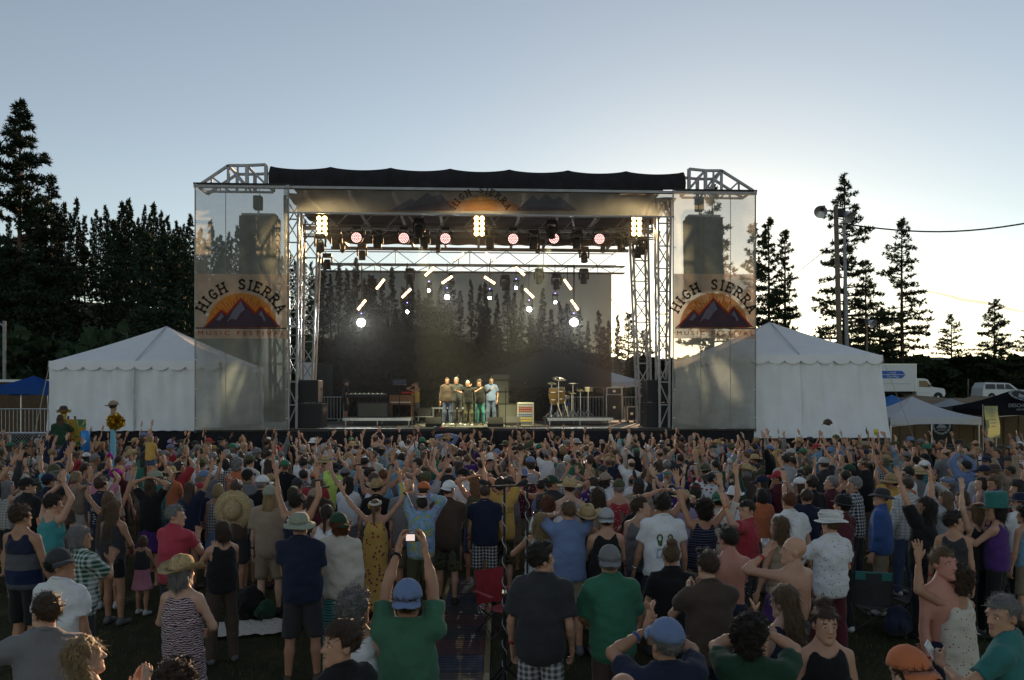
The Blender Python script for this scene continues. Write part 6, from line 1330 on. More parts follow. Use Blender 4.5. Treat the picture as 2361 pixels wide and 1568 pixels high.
def cloth(color, pat='plain'):
    key = 'cloth_%s_%s' % (color.replace(' ', '_'), pat)
    if key in MATS: return MATS[key]
    c = RGB[color]; m = mat(key, c, .92, noise=.12, nscale=5, bump=.8, bscale=11, spec=.15, sheen=.12)
    if pat == 'plain': return m
    t = m.node_tree; N = t.nodes.new; L = t.links.new; b = t.nodes['Principled BSDF']; tc = N('ShaderNodeTexCoord')
    for l in list(b.inputs['Base Color'].links): t.links.remove(l)
    def ramp(src, stops, const=True):
        r = N('ShaderNodeValToRGB'); r.color_ramp.interpolation = 'CONSTANT' if const else 'LINEAR'; e = r.color_ramp.elements; e[0].position, e[0].color = stops[0][0], (*stops[0][1], 1); e[1].position, e[1].color = stops[1][0], (*stops[1][1], 1)
        for p, q in stops[2:]: x = e.new(p); x.color = (*q, 1)
        L(src, r.inputs[0]); return r.outputs[0]
    dk = tuple(k * .35 for k in c); lt = tuple(min(.7, k * 1.8 + .12) for k in c)
    if pat in ('plaid', 'stripe'):
        def wv(d, sc): w_ = N('ShaderNodeTexWave'); w_.bands_direction = d; w_.inputs['Scale'].default_value = sc; L(tc.outputs['Object'], w_.inputs['Vector']); return w_.outputs['Fac']
        if pat == 'stripe': src = ramp(wv('Z', 5.0), [(0, c), (.55, lt), (.8, dk)])
        else:
            mx = N('ShaderNodeMix'); mx.data_type = 'RGBA'; mx.inputs[0].default_value = .5; L(ramp(wv('X', 6.5), [(0, dk), (.5, c), (.8, (.55, .55, .55))], False), mx.inputs[6]); L(ramp(wv('Z', 6.5), [(0, dk), (.5, c), (.85, (.55, .55, .55))], False), mx.inputs[7]); src = mx.outputs[2]
    elif pat == 'tiedye':
        n = N('ShaderNodeTexNoise'); n.inputs['Scale'].default_value = 6; n.inputs['Detail'].default_value = 3; n.inputs['Distortion'].default_value = 1.5; L(tc.outputs['Object'], n.inputs['Vector'])
        src = ramp(n.outputs[0], [(.28, (.05, .08, .30)), (.72, (.12, .40, .42)), (.42, (.35, .38, .55)), (.52, (.10, .33, .45)), (.60, (.50, .36, .05))], False)
    elif pat in ('floral', 'print'):
        v = N('ShaderNodeTexVoronoi'); v.inputs['Scale'].default_value = 14 if pat == 'floral' else 26; L(tc.outputs['Object'], v.inputs['Vector'])
        alt = (.55, .53, .5) if sum(c) < .9 else (.30, .06, .05); src = ramp(v.outputs['Distance'], [(0, alt), (.30 if pat == 'floral' else .18, c)])
    elif pat == 'zebra':
        n = N('ShaderNodeTexWave'); n.bands_direction = 'Z'; n.inputs['Scale'].default_value = 16; n.inputs['Distortion'].default_value = 7; n.inputs['Detail'].default_value = 2; n.inputs['Detail Scale'].default_value = 1.6; L(tc.outputs['Object'], n.inputs['Vector']); src = ramp(n.outputs['Fac'], [(0, c), (.56, (.50, .45, .46))])
    elif pat == 'camo':
        n = N('ShaderNodeTexNoise'); n.inputs['Scale'].default_value = 11; L(tc.outputs['Object'], n.inputs['Vector']); src = ramp(n.outputs[0], [(0, (.03, .03, .02)), (.45, (.10, .09, .055)), (.55, (.06, .07, .03))])
    elif pat == 'bands':
        sp = N('ShaderNodeSeparateXYZ'); L(tc.outputs['Object'], sp.inputs[0]); mr = N('ShaderNodeMapRange'); mr.inputs[1].default_value = .8; mr.inputs[2].default_value = 1.5; L(sp.outputs[2], mr.inputs[0]); src = ramp(mr.outputs[0], [(0, (.07, .07, .09)), (.66, c), (.2, (.012, .02, .06)), (.42, (.09, .09, .10))])
    L(src, b.inputs['Base Color']); return m
SKINS = [mat('skin_%d' % i, c, .55, noise=.10, nscale=9, bump=.08, bscale=60, spec=.35) for i, c in enumerate(((.46, .25, .16), (.51, .285, .19), (.40, .21, .13), (.29, .145, .085), (.54, .33, .235), (.16, .075, .045)))]
SKIN_SUN = mat('skin_flushed', (.50, .23, .17), .55, noise=.12, nscale=6, bump=.08, bscale=60, spec=.35)
EYE_W = mat('eye_white', (.6, .58, .55), .2); EYE_D = mat('eye_dark', (.02, .015, .012), .15); LIP = mat('lip', (.34, .11, .10), .45)
HAIRC = {k: mat('hair_' + k, c, .5, noise=.45, nscale=30, stretch=(6, 6, .6), bump=.7, bscale=70, spec=.45) for k, c in {'dark': (.022, .015, .011), 'brown': (.055, .030, .017), 'light': (.13, .075, .038), 'blonde': (.30, .20, .10), 'grey': (.20, .19, .185), 'white': (.45, .44, .42), 'auburn': (.13, .042, .016), 'black': (.010, .009, .009)}.items()}
SHOEM = [mat('shoe_black', (.02, .02, .02), .7), mat('shoe_grey', (.10, .10, .11), .7), mat('shoe_brown', (.07, .045, .03), .7), mat('shoe_white', (.45, .45, .45), .6)]
HATW = {'cap': 'cap', 'backcap': 'cap worn backwards', 'sidecap': 'cap', 'beanie': 'beanie', 'kippah': 'skullcap', 'straw': 'woven hat', 'fedora': 'fedora', 'cowboy': 'cowboy hat', 'sunhat': 'floppy sun hat', 'bucket': 'bucket hat', 'brim': 'brimmed hat', 'tophat': 'top hat', 'wrapped': 'cord-wrapped hat', 'headband': 'headband', 'bandana': 'bandana', 'shades': 'sunglasses on head', 'ears': 'bunny-ear hat', 'pompoms': 'pompom headband'}
HATNAME = {'cap': 'cap', 'backcap': 'cap', 'sidecap': 'cap', 'kippah': 'skullcap', 'straw': 'straw_hat', 'brim': 'brimmed_hat', 'wrapped': 'wrapped_hat', 'cowboy': 'cowboy_hat', 'sunhat': 'sun_hat', 'bucket': 'bucket_hat', 'tophat': 'top_hat', 'shades': 'sunglasses', 'ears': 'bunny_ear_hat', 'pompoms': 'pompom_headband'}
TOPW = {'tee': 't-shirt', 'loose': 'loose t-shirt', 'long': 'long-sleeved shirt', 'tank': 'tank top', 'dress': 'dress', 'maxi': 'long dress', 'crop': 'cropped top', 'bare': 'no shirt'}
TOPNAME = {'tee': 'shirt', 'loose': 'shirt', 'long': 'shirt', 'tank': 'tank_top', 'dress': 'dress', 'maxi': 'dress', 'crop': 'cropped_top'}
LIB = {}; SEED = [100]
def figure(pose, top, bottom, hi, variant, female, fat, build, face, head, shoes):
    """meshes of one figure; low-detail ones are kept and shared"""
    key = (pose, top, bottom, variant, female, fat, build, head, hi)
    if hi != 'hi' and key in LIB: return LIB[key]
    SEED[0] += 1; rng = np.random.default_rng(SEED[0] if hi == 'hi' else sum(map(ord, pose)) * 7 + variant)
    J = skeleton(pose, rng, build, fat, female); hb, ht = {'hi': (.029, .023), 'mid': (.041, .037), 'lo': (.060, .056)}[hi]
    rot = Euler((R(head[1]), R(head[2]), R(head[0]))).to_matrix().to_4x4()
    v, f, mi = body_mesh(J, hb, hi, rot, shoes, top, face); out = {'J': J, 'body': meshdata('person', v, f, [None] + ([EYE_W, EYE_D, None, LIP] if face else []), True, mi)}
    if top != 'bare': v, f = top_mesh(J, ht, top, SEED[0]); out['top'] = meshdata('top', v, f, [None], True)
    if top not in ('dress', 'maxi') and bottom: v, f = bottom_mesh(J, ht, bottom, SEED[0] + 1); out['bottom'] = meshdata('bottom', v, f, [None], True)
    if shoes: out['shoes'] = [meshdata('shoe', *shoe_mesh(J, n, s, .02 if hi == 'hi' else .03), [None], True) for n, s in (('l', -1), ('r', 1))]
    if hi != 'hi': LIB[key] = out
    return out
def slot(o, m, i=0): o.material_slots[i].link = 'OBJECT'; o.material_slots[i].material = m
LABELS = {}; PEOPLE = []; BAND = []
def band_mesh():
    if not BAND: mb = MB(); mb.lathe([(.028, -.009), (.0335, -.009), (.0335, .009), (.028, .009)], (0, 0, 0), 12); BAND.append(meshdata('wristband', mb.v, mb.f, [None], True))
    return BAND[0]
def person(x, y, z, rz, H, pose, top, tcol, pat='plain', bottom='shorts', bcol='khaki', bpat='plain', hairk='short', hairc='brown', hatk=None, hatc='grey', skin=0, hi='hi', variant=0, female=False, fat=0.0, build=1.0, face=False, head=(0, 0, 0), shoes=True, label=None, group='people in the festival crowd', hat2=None, bury=0.0):
    D = figure(pose, top, bottom, hi, variant, female, fat, build, face, head, shoes); s = H / 1.75
    o = link('person', D['body']); o.location = (x, y, z); o.rotation_euler = (0, 0, rz); o.scale = (s,) * 3
    sk = SKINS[skin] if isinstance(skin, int) else skin; slot(o, sk)
    if face: slot(o, HAIRC[hairc], 3)
    if 'top' in D: c = link(TOPNAME[top], D['top'], o); slot(c, cloth(tcol, pat)); o['_t'] = c.name
    if 'bottom' in D: c = link({'long_skirt': 'skirt', 'cutoffs': 'shorts'}.get(bottom, bottom), D['bottom'], o); slot(c, cloth(bcol, bpat))
    for q in D.get('shoes', []): c = link('shoe', q, o); slot(c, SHOEM[(int(x * 10) + int(y * 7)) % 4])
    M = D['J']['M']
    if hairk: c = link('hair', hair(hairk, hatk in CAPPED, hi), o); c.matrix_local = M; slot(c, HAIRC[hairc])
    for hk in (hatk, hat2):
        if not hk: continue
        c = link(HATNAME.get(hk, hk), hat('cap' if hk in ('backcap', 'sidecap') else hk), o); r0 = {'backcap': math.pi, 'sidecap': -.9}.get(hk, 0); c.matrix_local = M @ Matrix.Translation((0, 0, .012)) @ Matrix.Rotation(r0, 4, 'Z') @ Matrix.Scale(1.06, 4)
        slot(c, GLASS if hk == 'shades' else (cloth(hatc) if hk not in ('straw', 'cowboy', 'sunhat') else STRAW[hatc] if hatc in STRAW else cloth(hatc)))
    if '_t' in o: del o['_t']
    if hi != 'lo' and (int(abs(x) * 37) + int(y * 11)) % 3 != 1:
        for n in ('lr', 'l', 'r')[(int(abs(x) * 53)) % 3]:
            J = D['J']; dv = Vector(J['w' + n] - J['e' + n]).normalized(); c = link('wristband', band_mesh(), o, Vector(J['w' + n]) - dv * (.03 + .02 * ((int(y * 9)) % 3))); c.rotation_mode = 'QUATERNION'; c.rotation_quaternion = dv.to_track_quat('Z', 'Y'); slot(c, (cloth('red'), cloth('blue'), CHROME, cloth('black'), cloth('orange'), cloth('red'))[(int(abs(x) * 91) + int(y * 17)) % 6])
    tag(o, label, 'person', group); PEOPLE.append(o); o2 = D['J']
    return o, D
CAPPED = ('cap', 'backcap', 'sidecap', 'beanie', 'straw', 'fedora', 'cowboy', 'sunhat', 'bucket', 'brim', 'tophat', 'wrapped', 'ears')
STRAW = {'straw': mat('straw_weave', (.45, .33, .17), .9, noise=.3, nscale=40, bump=.8, bscale=90), 'tan': mat('straw_tan', (.36, .25, .12), .9, noise=.3, nscale=40, bump=.8, bscale=90)}
def make_label(top, tcol, pat, bottom, bcol, hatk, hatc, pose, near, extra=''):
    pw = {'plain': '', 'plaid': 'plaid ', 'stripe': 'striped ', 'tiedye': 'tie-dyed ', 'floral': 'floral ', 'print': 'patterned ', 'zebra': 'zebra-print ', 'bands': 'banded ', 'camo': 'camouflage '}[pat]
    t = 'shirtless person' if top == 'bare' else 'person in %s%s %s' % (pw, tcol, TOPW[top])
    if near and bottom and top not in ('dress', 'maxi'): t += (' in %s %s' if top == 'bare' else ' and %s %s') % (bcol, {'long_skirt': 'skirt', 'cutoffs': 'shorts'}.get(bottom, bottom))
    if hatk: t += ', ' + (HATW[hatk] if hatk == 'shades' else '%s %s' % (hatc, HATW[hatk]))
    return t + ', ' + POSEW[pose] + extra
def stage_dir(x, y): return math.atan2(-(.3 - x), 31 - y)
# ------------------------------------------------------------------ the crowd, person by person
CROP = {'A': (0, 1650), 'B': (1024, 1650), 'C': (2048, 1650), 'D': (3072, 1650), 'E': (0, 2100), 'F': (1024, 2100), 'G': (2048, 2100), 'J': (3072, 2100)}
def spot(crop, cx, cy, H):
    """ground position of someone H tall whose crown shows at this place"""
    ox, oy = CROP[crop]; px, py = (ox + cx / 2.3057) / 4, (oy + cy / 2.3057) / 4; d = FPX * (CAMZ - H) / (py - HY); x, y = at_depth(px, d); return x, y, d
# crop x y | pose turn head | height | top colour pattern | bottom colour pattern | hair colour | hat colour | flags (f woman's build, F face, s sturdy, t slim, n skin)
ROWS = '''
A 230 865 d -8 -10 1.86 tank navy bands shorts black - thick brown - - s
A 455 775 c -12 -25 1.78 tank turquoise - shorts black - thick dark - - -
A 745 1050 k -30 -20 1.74 loose green plaid shorts charcoal - bob grey - - s
A 1040 822 f -8 -10 1.68 tank charcoal - cutoffs black - long light - - f
A 940 605 d -5 -8 1.80 tee navy - shorts charcoal - thick brown - - -
A 1600 862 k -22 -55 1.80 tee crimson - pants charcoal - short grey - - s
A 1745 650 R -10 -8 1.72 tee navy - cutoffs denim - long brown - - f
A 1385 612 h 0 0 1.76 tee black - skirt purple - long brown - - f
A 2185 632 d 10 5 1.78 tee pale_grey print shorts charcoal - thick brown - - -
A 2050 1012 k 40 10 1.64 tank black - pants brown - bob brown - - f
A 260 600 d -15 -35 1.80 loose black - shorts charcoal - short brown cap black s
A 440 562 f -8 -12 1.77 tee navy - shorts grey - short dark cap navy -
A 560 690 d -12 -40 1.74 tee brown - pants black - short dark cap black -
A 75 440 m -20 -45 1.78 tee cream print shorts khaki - thick dark - - -
A 395 470 f -10 -45 1.75 tee olive - shorts khaki - short brown cap tan -
A 535 462 c -10 -10 1.76 tee charcoal - shorts black - short dark beanie navy -
A 695 548 m -10 -20 1.66 tank tan - skirt cream - bob blonde - - f
A 955 470 d -10 -50 1.80 tee pale_grey - shorts grey - short dark shades black -
A 1105 492 d -5 -20 1.70 tee maroon - skirt black - wavy brown beanie mustard f
A 1430 540 c -5 -15 1.78 tee teal - shorts denim - short brown cap sage -
A 1645 460 c -10 -30 1.80 loose red - pants black - long dark - - -
A 1895 532 u -12 -15 1.72 tee grey - shorts denim - long blonde cap steel_blue f
A 2010 662 d 5 10 1.66 tank grey plaid skirt steel_blue - bob blonde - - f
A 2290 520 d 0 -15 1.80 tee grey - shorts charcoal - short dark cap black s
A 2170 640 f 0 0 1.78 tee brown - shorts charcoal - short brown - - -
A 1568 246 f -15 -50 1.80 tee lavender - shorts grey - short brown cap lavender -
A 340 246 f -25 -60 1.78 tee charcoal - shorts grey - thick white - - -
A 232 302 f -15 -50 1.80 tank grey - shorts navy - short dark - - -
A 35 262 d 0 -10 1.76 tank brown - pants black - wavy dark - - -
A 1105 402 m -10 -30 1.68 tee pink - cutoffs denim - pony brown - - f
A 1295 406 m -15 -60 1.70 tank white - cutoffs denim - pony dark shades black f
A 1220 345 d -5 0 1.75 tee white - shorts khaki - thick blonde cowboy straw -
A 1180 315 f -5 0 1.68 tank cream - skirt tan - wavy blonde - - f
A 1345 310 d -20 -40 1.74 tank pink - cutoffs black - curly dark - - f
A 2225 380 d 0 0 1.70 tee cream print shorts denim - bun brown - - f
A 2125 388 u 0 5 1.66 tank sky_blue - skirt white - long light - - f
A 1500 405 d -8 -10 1.72 tank black - pants black - long dark - - f
B 430 915 x 5 4 1.84 tee navy - shorts charcoal - short grey bucket sage s
B 390 752 u 0 -5 1.80 tank navy floral shorts navy - thick dark - - -
B 775 930 d 12 30 1.76 long cream - pants teal stripe curly auburn backcap dark_green -
B 1100 802 w -3 -5 1.66 maxi mustard floral pants tan - pony light headband cream f
B 1520 772 a 0 0 1.70 long sky_blue tiedye shorts olive - short dark kippah white f
B 1765 632 f -10 -22 1.82 loose brown - shorts camo camo short brown backcap white s
B 2262 612 u -6 -6 1.84 tee mustard - shorts camo camo thick dark - - s
B 1920 512 d 40 50 1.80 tee white print shorts charcoal - short dark backcap black -
B 1168 520 w 5 -6 1.80 tank sky_blue - shorts denim - short auburn - - -
B 1062 518 d -30 -60 1.78 tee navy - shorts grey - thick dark - - -
B 1545 640 d -10 -15 1.72 tee pale_grey - shorts tan - short brown cap orange -
B 1560 545 c 3 0 1.78 tee pale_grey - shorts khaki - thick light cap olive -
B 845 602 f -10 0 1.68 tee white - long_skirt grey stripe wavy dark - - f
B 535 702 d -5 0 1.70 tank maroon - skirt cream floral wavy brown beanie tan f
B 565 622 d -5 -8 1.80 tee brown - pants charcoal - short brown brim brown -
B 340 688 f 0 0 1.66 tee grey - skirt black - bob brown - - f
B 125 672 d 8 12 1.82 loose tan - shorts khaki - dread blonde cap sage -
B 55 582 d 5 -40 1.80 tee black - shorts grey - bald grey cap white -
B 440 528 d 0 0 1.76 tee grey - shorts black - short dark - - -
B 438 425 c -3 -8 1.80 tee white - shorts denim - thick dark - - s
B 118 352 m -3 -25 1.78 tee white - shorts grey - short dark - - -
B 722 470 c -3 0 1.74 tee neon_yellow - shorts black - short black backcap black -
B 545 540 d 0 -10 1.72 tee red - shorts navy - short brown cap orange -
B 890 268 u 0 0 1.78 tee navy - shorts khaki - short light straw straw s
B 1002 412 d 0 0 1.78 tee navy floral shorts denim - thick dark kippah white -
B 1320 442 d -5 0 1.76 tee sky_blue - shorts khaki - short brown backcap sky_blue -
B 1500 432 m 55 45 1.82 tank black - shorts black - thick dark - - -
B 1780 478 F 0 -20 1.78 tee charcoal - pants black - bald brown - - -
B 1882 338 u 0 0 1.80 tank steel_blue - shorts denim - short brown - - -
B 2082 432 d 0 0 1.82 tank black - shorts black - short dark - - s
B 690 262 d -3 0 1.76 tee white - shorts navy - short brown cap grey -
B 1212 240 d 0 0 1.76 tee steel_blue - shorts khaki - short brown cap navy -
B 1310 200 d 0 0 1.75 tee blue - shorts khaki - short brown cap red -
B 2200 168 m 5 0 1.80 tee white - shorts khaki - short brown brim brown -
B 2115 255 d 0 0 1.74 tee sage - shorts khaki - short grey cap charcoal -
B 1290 378 d 0 0 1.70 tee teal - skirt black - long light - - f
B 1400 618 d 5 -30 1.86 loose grey - shorts khaki - bald grey - - s
B 650 858 d -5 0 1.70 tank white - skirt white floral pony dark - - f
B 2110 668 d -5 0 1.78 tee navy - shorts charcoal plaid short brown - - s
B 1990 556 d 0 0 1.66 tank cream - skirt tan - bun light - - f
C 522 828 e 2 0 1.84 tee steel_blue - shorts khaki - short light - - s
C 1382 762 d 0 -12 1.92 tee white - shorts black - thick dark - - s
C 1192 788 d -40 -60 1.84 tank grey - pants denim - short brown - - -
C 852 880 f 0 -10 1.74 tank black - shorts black - short brown backcap pale_grey -
C 692 856 f -5 0 1.74 tank brown - pants brown - short brown cowboy straw -
C 252 932 o 5 0 1.68 tank pale_grey - shorts grey - long blonde shades black f
C 322 778 d -5 10 1.72 tee white - pants denim - wavy auburn - - f
C 372 580 d -12 -65 1.80 long charcoal - pants black - short brown cap dark_green -
C 482 458 d 0 0 1.80 tee sage - shorts khaki - short brown - - -
C 732 598 P 15 45 1.70 tee purple floral cutoffs denim - bob brown - - f
C 872 556 m -12 -30 1.78 tee white - shorts tan - curly dark cap tan -
C 722 518 m 50 45 1.68 tank pink - skirt white - bob blonde - - f
C 1160 600 d 5 10 1.74 loose tan print pants brown - wavy brown ears charcoal -
C 1430 530 F 0 5 1.72 tank maroon - shorts black - pony blonde headband turquoise f
C 1545 382 c 0 0 1.80 tee charcoal - shorts denim - short dark - - -
C 1745 818 u 4 0 1.78 tank navy stripe shorts khaki - curly dark - - -
C 1905 726 r -2 -12 1.78 tee cream floral shorts tan - short dark backcap green -
C 2052 686 d -10 -10 1.76 tee white - shorts khaki - short brown fedora white -
C 2165 818 W 50 60 1.80 tee red - shorts charcoal print short dark - - -
C 2022 1072 k 5 10 1.80 bare white - shorts navy - short dark shades black S
C 2312 580 d 30 20 1.72 tee navy - shorts denim - long dark cap navy f
C 1690 640 d 0 0 1.70 tank black - shorts black - bob dark pompoms red f
C 1832 556 L -8 -40 1.76 tee white floral shorts khaki - short dark bandana charcoal -
C 1932 368 w 0 0 1.70 tee white - cutoffs denim - wavy dark cap maroon f
C 882 380 h 0 0 1.74 tee dark_green - shorts khaki - short brown sunhat tan -
C 470 308 u -3 0 1.78 tee black - shorts khaki - curly blonde - - -
C 322 348 c 0 0 1.80 tee white - shorts khaki - short brown cap grey s
C 682 300 d 0 0 1.76 tee sky_blue - shorts khaki - short light - - -
C 600 360 r 0 0 1.78 tee charcoal - shorts grey - short dark - - -
C 838 482 d -5 0 1.76 tee white - shorts denim - short grey cap charcoal -
C 1100 430 l 0 0 1.78 tee white - shorts khaki - bald brown - - -
C 1280 248 d 0 0 1.70 tee steel_blue - shorts denim - long light - - f
C 1340 320 l 0 0 1.80 tee sky_blue - shorts khaki - short brown - - -
C 1690 342 G 0 0 1.76 tee brown - shorts denim - short dark straw straw -
C 2222 290 F 30 20 1.80 tee blue - shorts khaki - thick dark - - s
C 1650 215 d 5 0 1.76 tee blue - shorts khaki - bob grey - - -
C 2000 140 d 10 0 1.78 tee red - shorts khaki - short grey brim brown s
C 140 198 u 0 0 1.80 tee olive - shorts khaki - short brown cap grey -
C 1780 470 d 0 -5 1.76 tee olive - shorts khaki - short brown backcap olive -
C 1690 488 d 0 -10 1.74 tee navy - shorts khaki - short brown cap grey -
D 205 742 d 6 0 1.84 tee white - shorts khaki - short auburn - - s
D 395 590 d 10 0 1.84 loose black - pants black - thick dark - - s
D 575 910 o 10 5 1.80 tee white print pants maroon - short light wrapped white s
D 668 760 f 15 10 1.78 tee maroon - pants black - short dark fedora black -
D 805 610 f 35 35 1.82 tee navy plaid pants charcoal - thick grey - - -
D 1040 690 d 45 40 1.78 long blue - pants khaki - short brown bucket charcoal s
D 1290 510 d 20 20 1.78 tee white - shorts khaki - thick black - - s
D 1435 785 u 22 30 1.80 loose black - pants black - long dark - - s
D 1702 930 d -45 -60 1.70 tank charcoal - shorts grey - thick dark shades black f
D 1905 860 a 20 20 1.68 tank black - pants black - bob light - - f
D 2110 800 k 35 12 1.76 tank purple - pants black - bob dark tophat teal s
D 872 448 d 25 25 1.70 tank grey - shorts denim - pony blonde cap pale_grey f
D 742 478 d 30 40 1.80 tee navy - shorts charcoal - short dark cap dark_green -
D 580 590 d 20 30 1.78 tee maroon - shorts grey - short grey - - -
D 92 536 d 20 30 1.78 tee maroon - shorts grey - short brown cap red -
D 222 410 L 12 20 1.74 tank sage - shorts khaki - short dark - - -
D 1340 396 d 20 25 1.78 tee black - shorts black - short black cap black -
D 1385 500 d 20 10 1.70 tee grey - skirt tan - bob brown sunhat straw f
D 1172 258 p 20 10 1.78 tee green tiedye shorts khaki - short brown cap olive -
D 1022 250 d 35 30 1.82 tee black - shorts khaki - short dark cap brown s
D 1842 390 k 50 45 1.78 long steel_blue - shorts khaki - short brown backcap dark_green -
D 2012 400 d 40 40 1.78 tee red - shorts khaki - short brown cap navy -
D 1962 598 d 30 40 1.68 tank lavender - skirt teal - bob brown shades black f
D 1650 598 d 30 20 1.74 tee navy - shorts khaki - short grey bandana steel_blue -
D 1792 730 k 40 40 1.66 tank tan - skirt maroon - bob brown - - f
D 2085 600 d 30 50 1.70 tee purple - shorts denim - curly light - - -
D 2042 240 d 30 0 1.76 tee grey - shorts khaki - short brown straw straw -
D 1935 325 d 40 40 1.76 tee white - shorts khaki - thick blonde - - -
D 1820 312 V 40 35 1.74 tee cream - shorts khaki - thick dark - - -
D 120 965 d 20 10 1.72 tank tan - skirt purple - long light - - f
D 2290 655 d 40 30 1.72 tank maroon - skirt black - afro black - - f
D 300 600 L 20 10 1.72 tank olive - shorts khaki - long brown cap white f
E 560 215 d -12 -60 1.78 tee white - shorts black - short black sidecap charcoal s
E 445 648 s 20 40 1.80 tee grey - pants charcoal - short brown - - s
E 862 1040 k -30 -25 1.64 tank cream - pants denim - wavy blonde - - f
E 1690 300 f -5 -25 1.68 dress maroon zebra pants tan - bob grey cowboy straw f
E 1640 1310 d 0 0 1.68 tank black - pants black - curly brown shades olive f
F 920 628 d -10 -25 1.76 tank white - shorts grey - curly grey - - s
F 775 925 d 45 75 1.76 tee black - shorts grey - thick brown - - -
F 1402 505 p 0 0 1.84 tee sea_green - shorts khaki - short brown backcap steel_blue s
G 265 205 d -20 -45 1.82 loose charcoal - shorts grey plaid thick dark shades black s
G 932 198 f 0 -8 1.78 loose green - pants brown - short grey backcap grey -
G 1482 185 d -5 0 1.68 tee black - pants black - bun light - - f
G 1822 258 k 5 5 1.80 tee brown - pants navy - short brown shades black s
G 1432 858 m 5 10 1.78 tee navy - shorts grey - short grey cap steel_blue s
G 2232 880 m -20 -45 1.74 tee dark_green - shorts khaki - curly dark - - -
G 1010 1395 d 0 0 1.72 tee brown - shorts grey - bald light - - -
J 215 118 b 25 45 1.82 bare white - pants charcoal - - - - - s
J 135 575 d 20 10 1.70 maxi navy - pants navy - dread light - - f
J 540 768 d 172 0 1.68 tank black - pants black - bun brown - - fF
J 1310 1140 d 10 0 1.76 tee charcoal - shorts grey - short brown backcap orange -
J 1640 215 d 188 0 1.84 bare white - shorts navy - short light - - FS
J 1745 400 W 15 25 1.68 maxi cream print pants tan - curly brown shades white f
J 2235 668 o 40 60 1.80 tee teal - shorts khaki - short grey - - s
'''
rngp = random.Random(77); HERO = []; used = set(); META = []
def uniq(lb, pool=(' beside the mats', )):
    return lb
for row in ROWS.strip().splitlines():
    c = row.split(); und = lambda k: k.replace('_', ' ')
    crop, cx, cy, pose, turn, hy_, H, top, tc_, tp, bt, bc_, bp_, *rest = c
    # trailing fields: hair haircolour hat hatcolour flags; '-' marks none
    hk, hc_, ht_, htc, fl = rest
    H = float(H); x, y, d = spot(crop, float(cx), float(cy), H + (.03 if ht_ not in ('-', 'shades', 'headband', 'bandana', 'kippah') else .0))
    HERO.append(dict(x=x, y=y, d=d, pose=pose, rz=stage_dir(x, y) * .6 + R(float(turn)), H=H, top=top, tcol=und(tc_), pat='plain' if tp == '-' else tp, bottom=bt, bcol=und(bc_), bpat='plain' if bp_ == '-' else bp_, hairk=None if hk == '-' else hk, hairc=hc_ if hc_ != '-' else 'brown', hatk=None if ht_ == '-' else ht_, hatc=und(htc) if htc != '-' else 'grey', head=(float(hy_) * (1 if abs(float(hy_)) < 76 else 1), rngp.choice((-4, 0, 5, 8)), 0), female='f' in fl, fat=.015 if 's' in fl else 0.0, build=1.04 if 's' in fl else 1.0, face='F' in fl or abs(float(hy_)) > 40, skin=SKIN_SUN if 'S' in fl else rngp.choice((0, 1, 2, 4, 1, 0, 2)), row=row))
def add_person(p, near):
    kw = {k: v for k, v in p.items() if k not in ('d', 'row', 'label', 'tur')}
    lb = p.get('label') or make_label(p['top'], p['tcol'], p['pat'], p['bottom'], p['bcol'], p['hatk'], p['hatc'], p['pose'], p['d'] < 13)
    base = lb; k = 0
    alts = (', feet apart', ', head turned aside', ', leaning back', ', near the barriers')
    while lb in used and k < 1: lb = base + (' beside others' if k == 0 else ''); k += 1
    used.add(lb)
    if len(lb.replace(',', ' ').split()) > 16: lb = lb.replace(' and ' + p['bcol'] + ' ' + p['bottom'], '')
    hi = 'hi' if p['d'] < 11.2 else 'mid' if p['d'] < 16.5 else 'lo'; kw.pop('z', None); kw['shoes'] = p['d'] < 13
    return person(z=0.0, hi=hi, label=lb, **kw)
HOBJ = {}
for p in HERO: HOBJ[p['row'][:9].strip()] = add_person(p, True)

# fillers: the rest of the crowd, standing where there is room
pts = [(p['x'], p['y']) for p in HERO]
TCOL = ['black', 'charcoal', 'grey', 'pale grey', 'white', 'navy', 'blue', 'steel blue', 'sky blue', 'turquoise', 'teal', 'green', 'dark green', 'olive', 'sage', 'mustard', 'orange', 'red', 'maroon', 'purple', 'lavender', 'pink', 'tan', 'brown', 'cream']
TW = [12, 9, 9, 6, 9, 9, 4, 6, 5, 2, 3, 3, 3, 4, 3, 2, 2, 4, 5, 2, 2, 2, 4, 4, 5]
cand = []
r_ = random.Random(31); tries = 0
while tries < 60000:
    tries += 1; d = math.sqrt(r_.uniform(10.2 ** 2, 26.3 ** 2)); u = r_.uniform(-.70, .70)
    if d < 12.2 and not (.06 < u < .66 or -.62 < u < -.5): continue
    x, y = (u * CS + SN) * d, (CS - u * SN) * d
    if y > 26.4: continue
    if x < -9 and d < 14.5: continue
    mind = .74 if d > 17 else .74
    if any((x - a) ** 2 + (y - b) ** 2 < mind * mind for a, b in pts): continue
    pts.append((x, y)); cand.append((d, x, y))
cand.sort()
NIND = 300 - len(HERO)
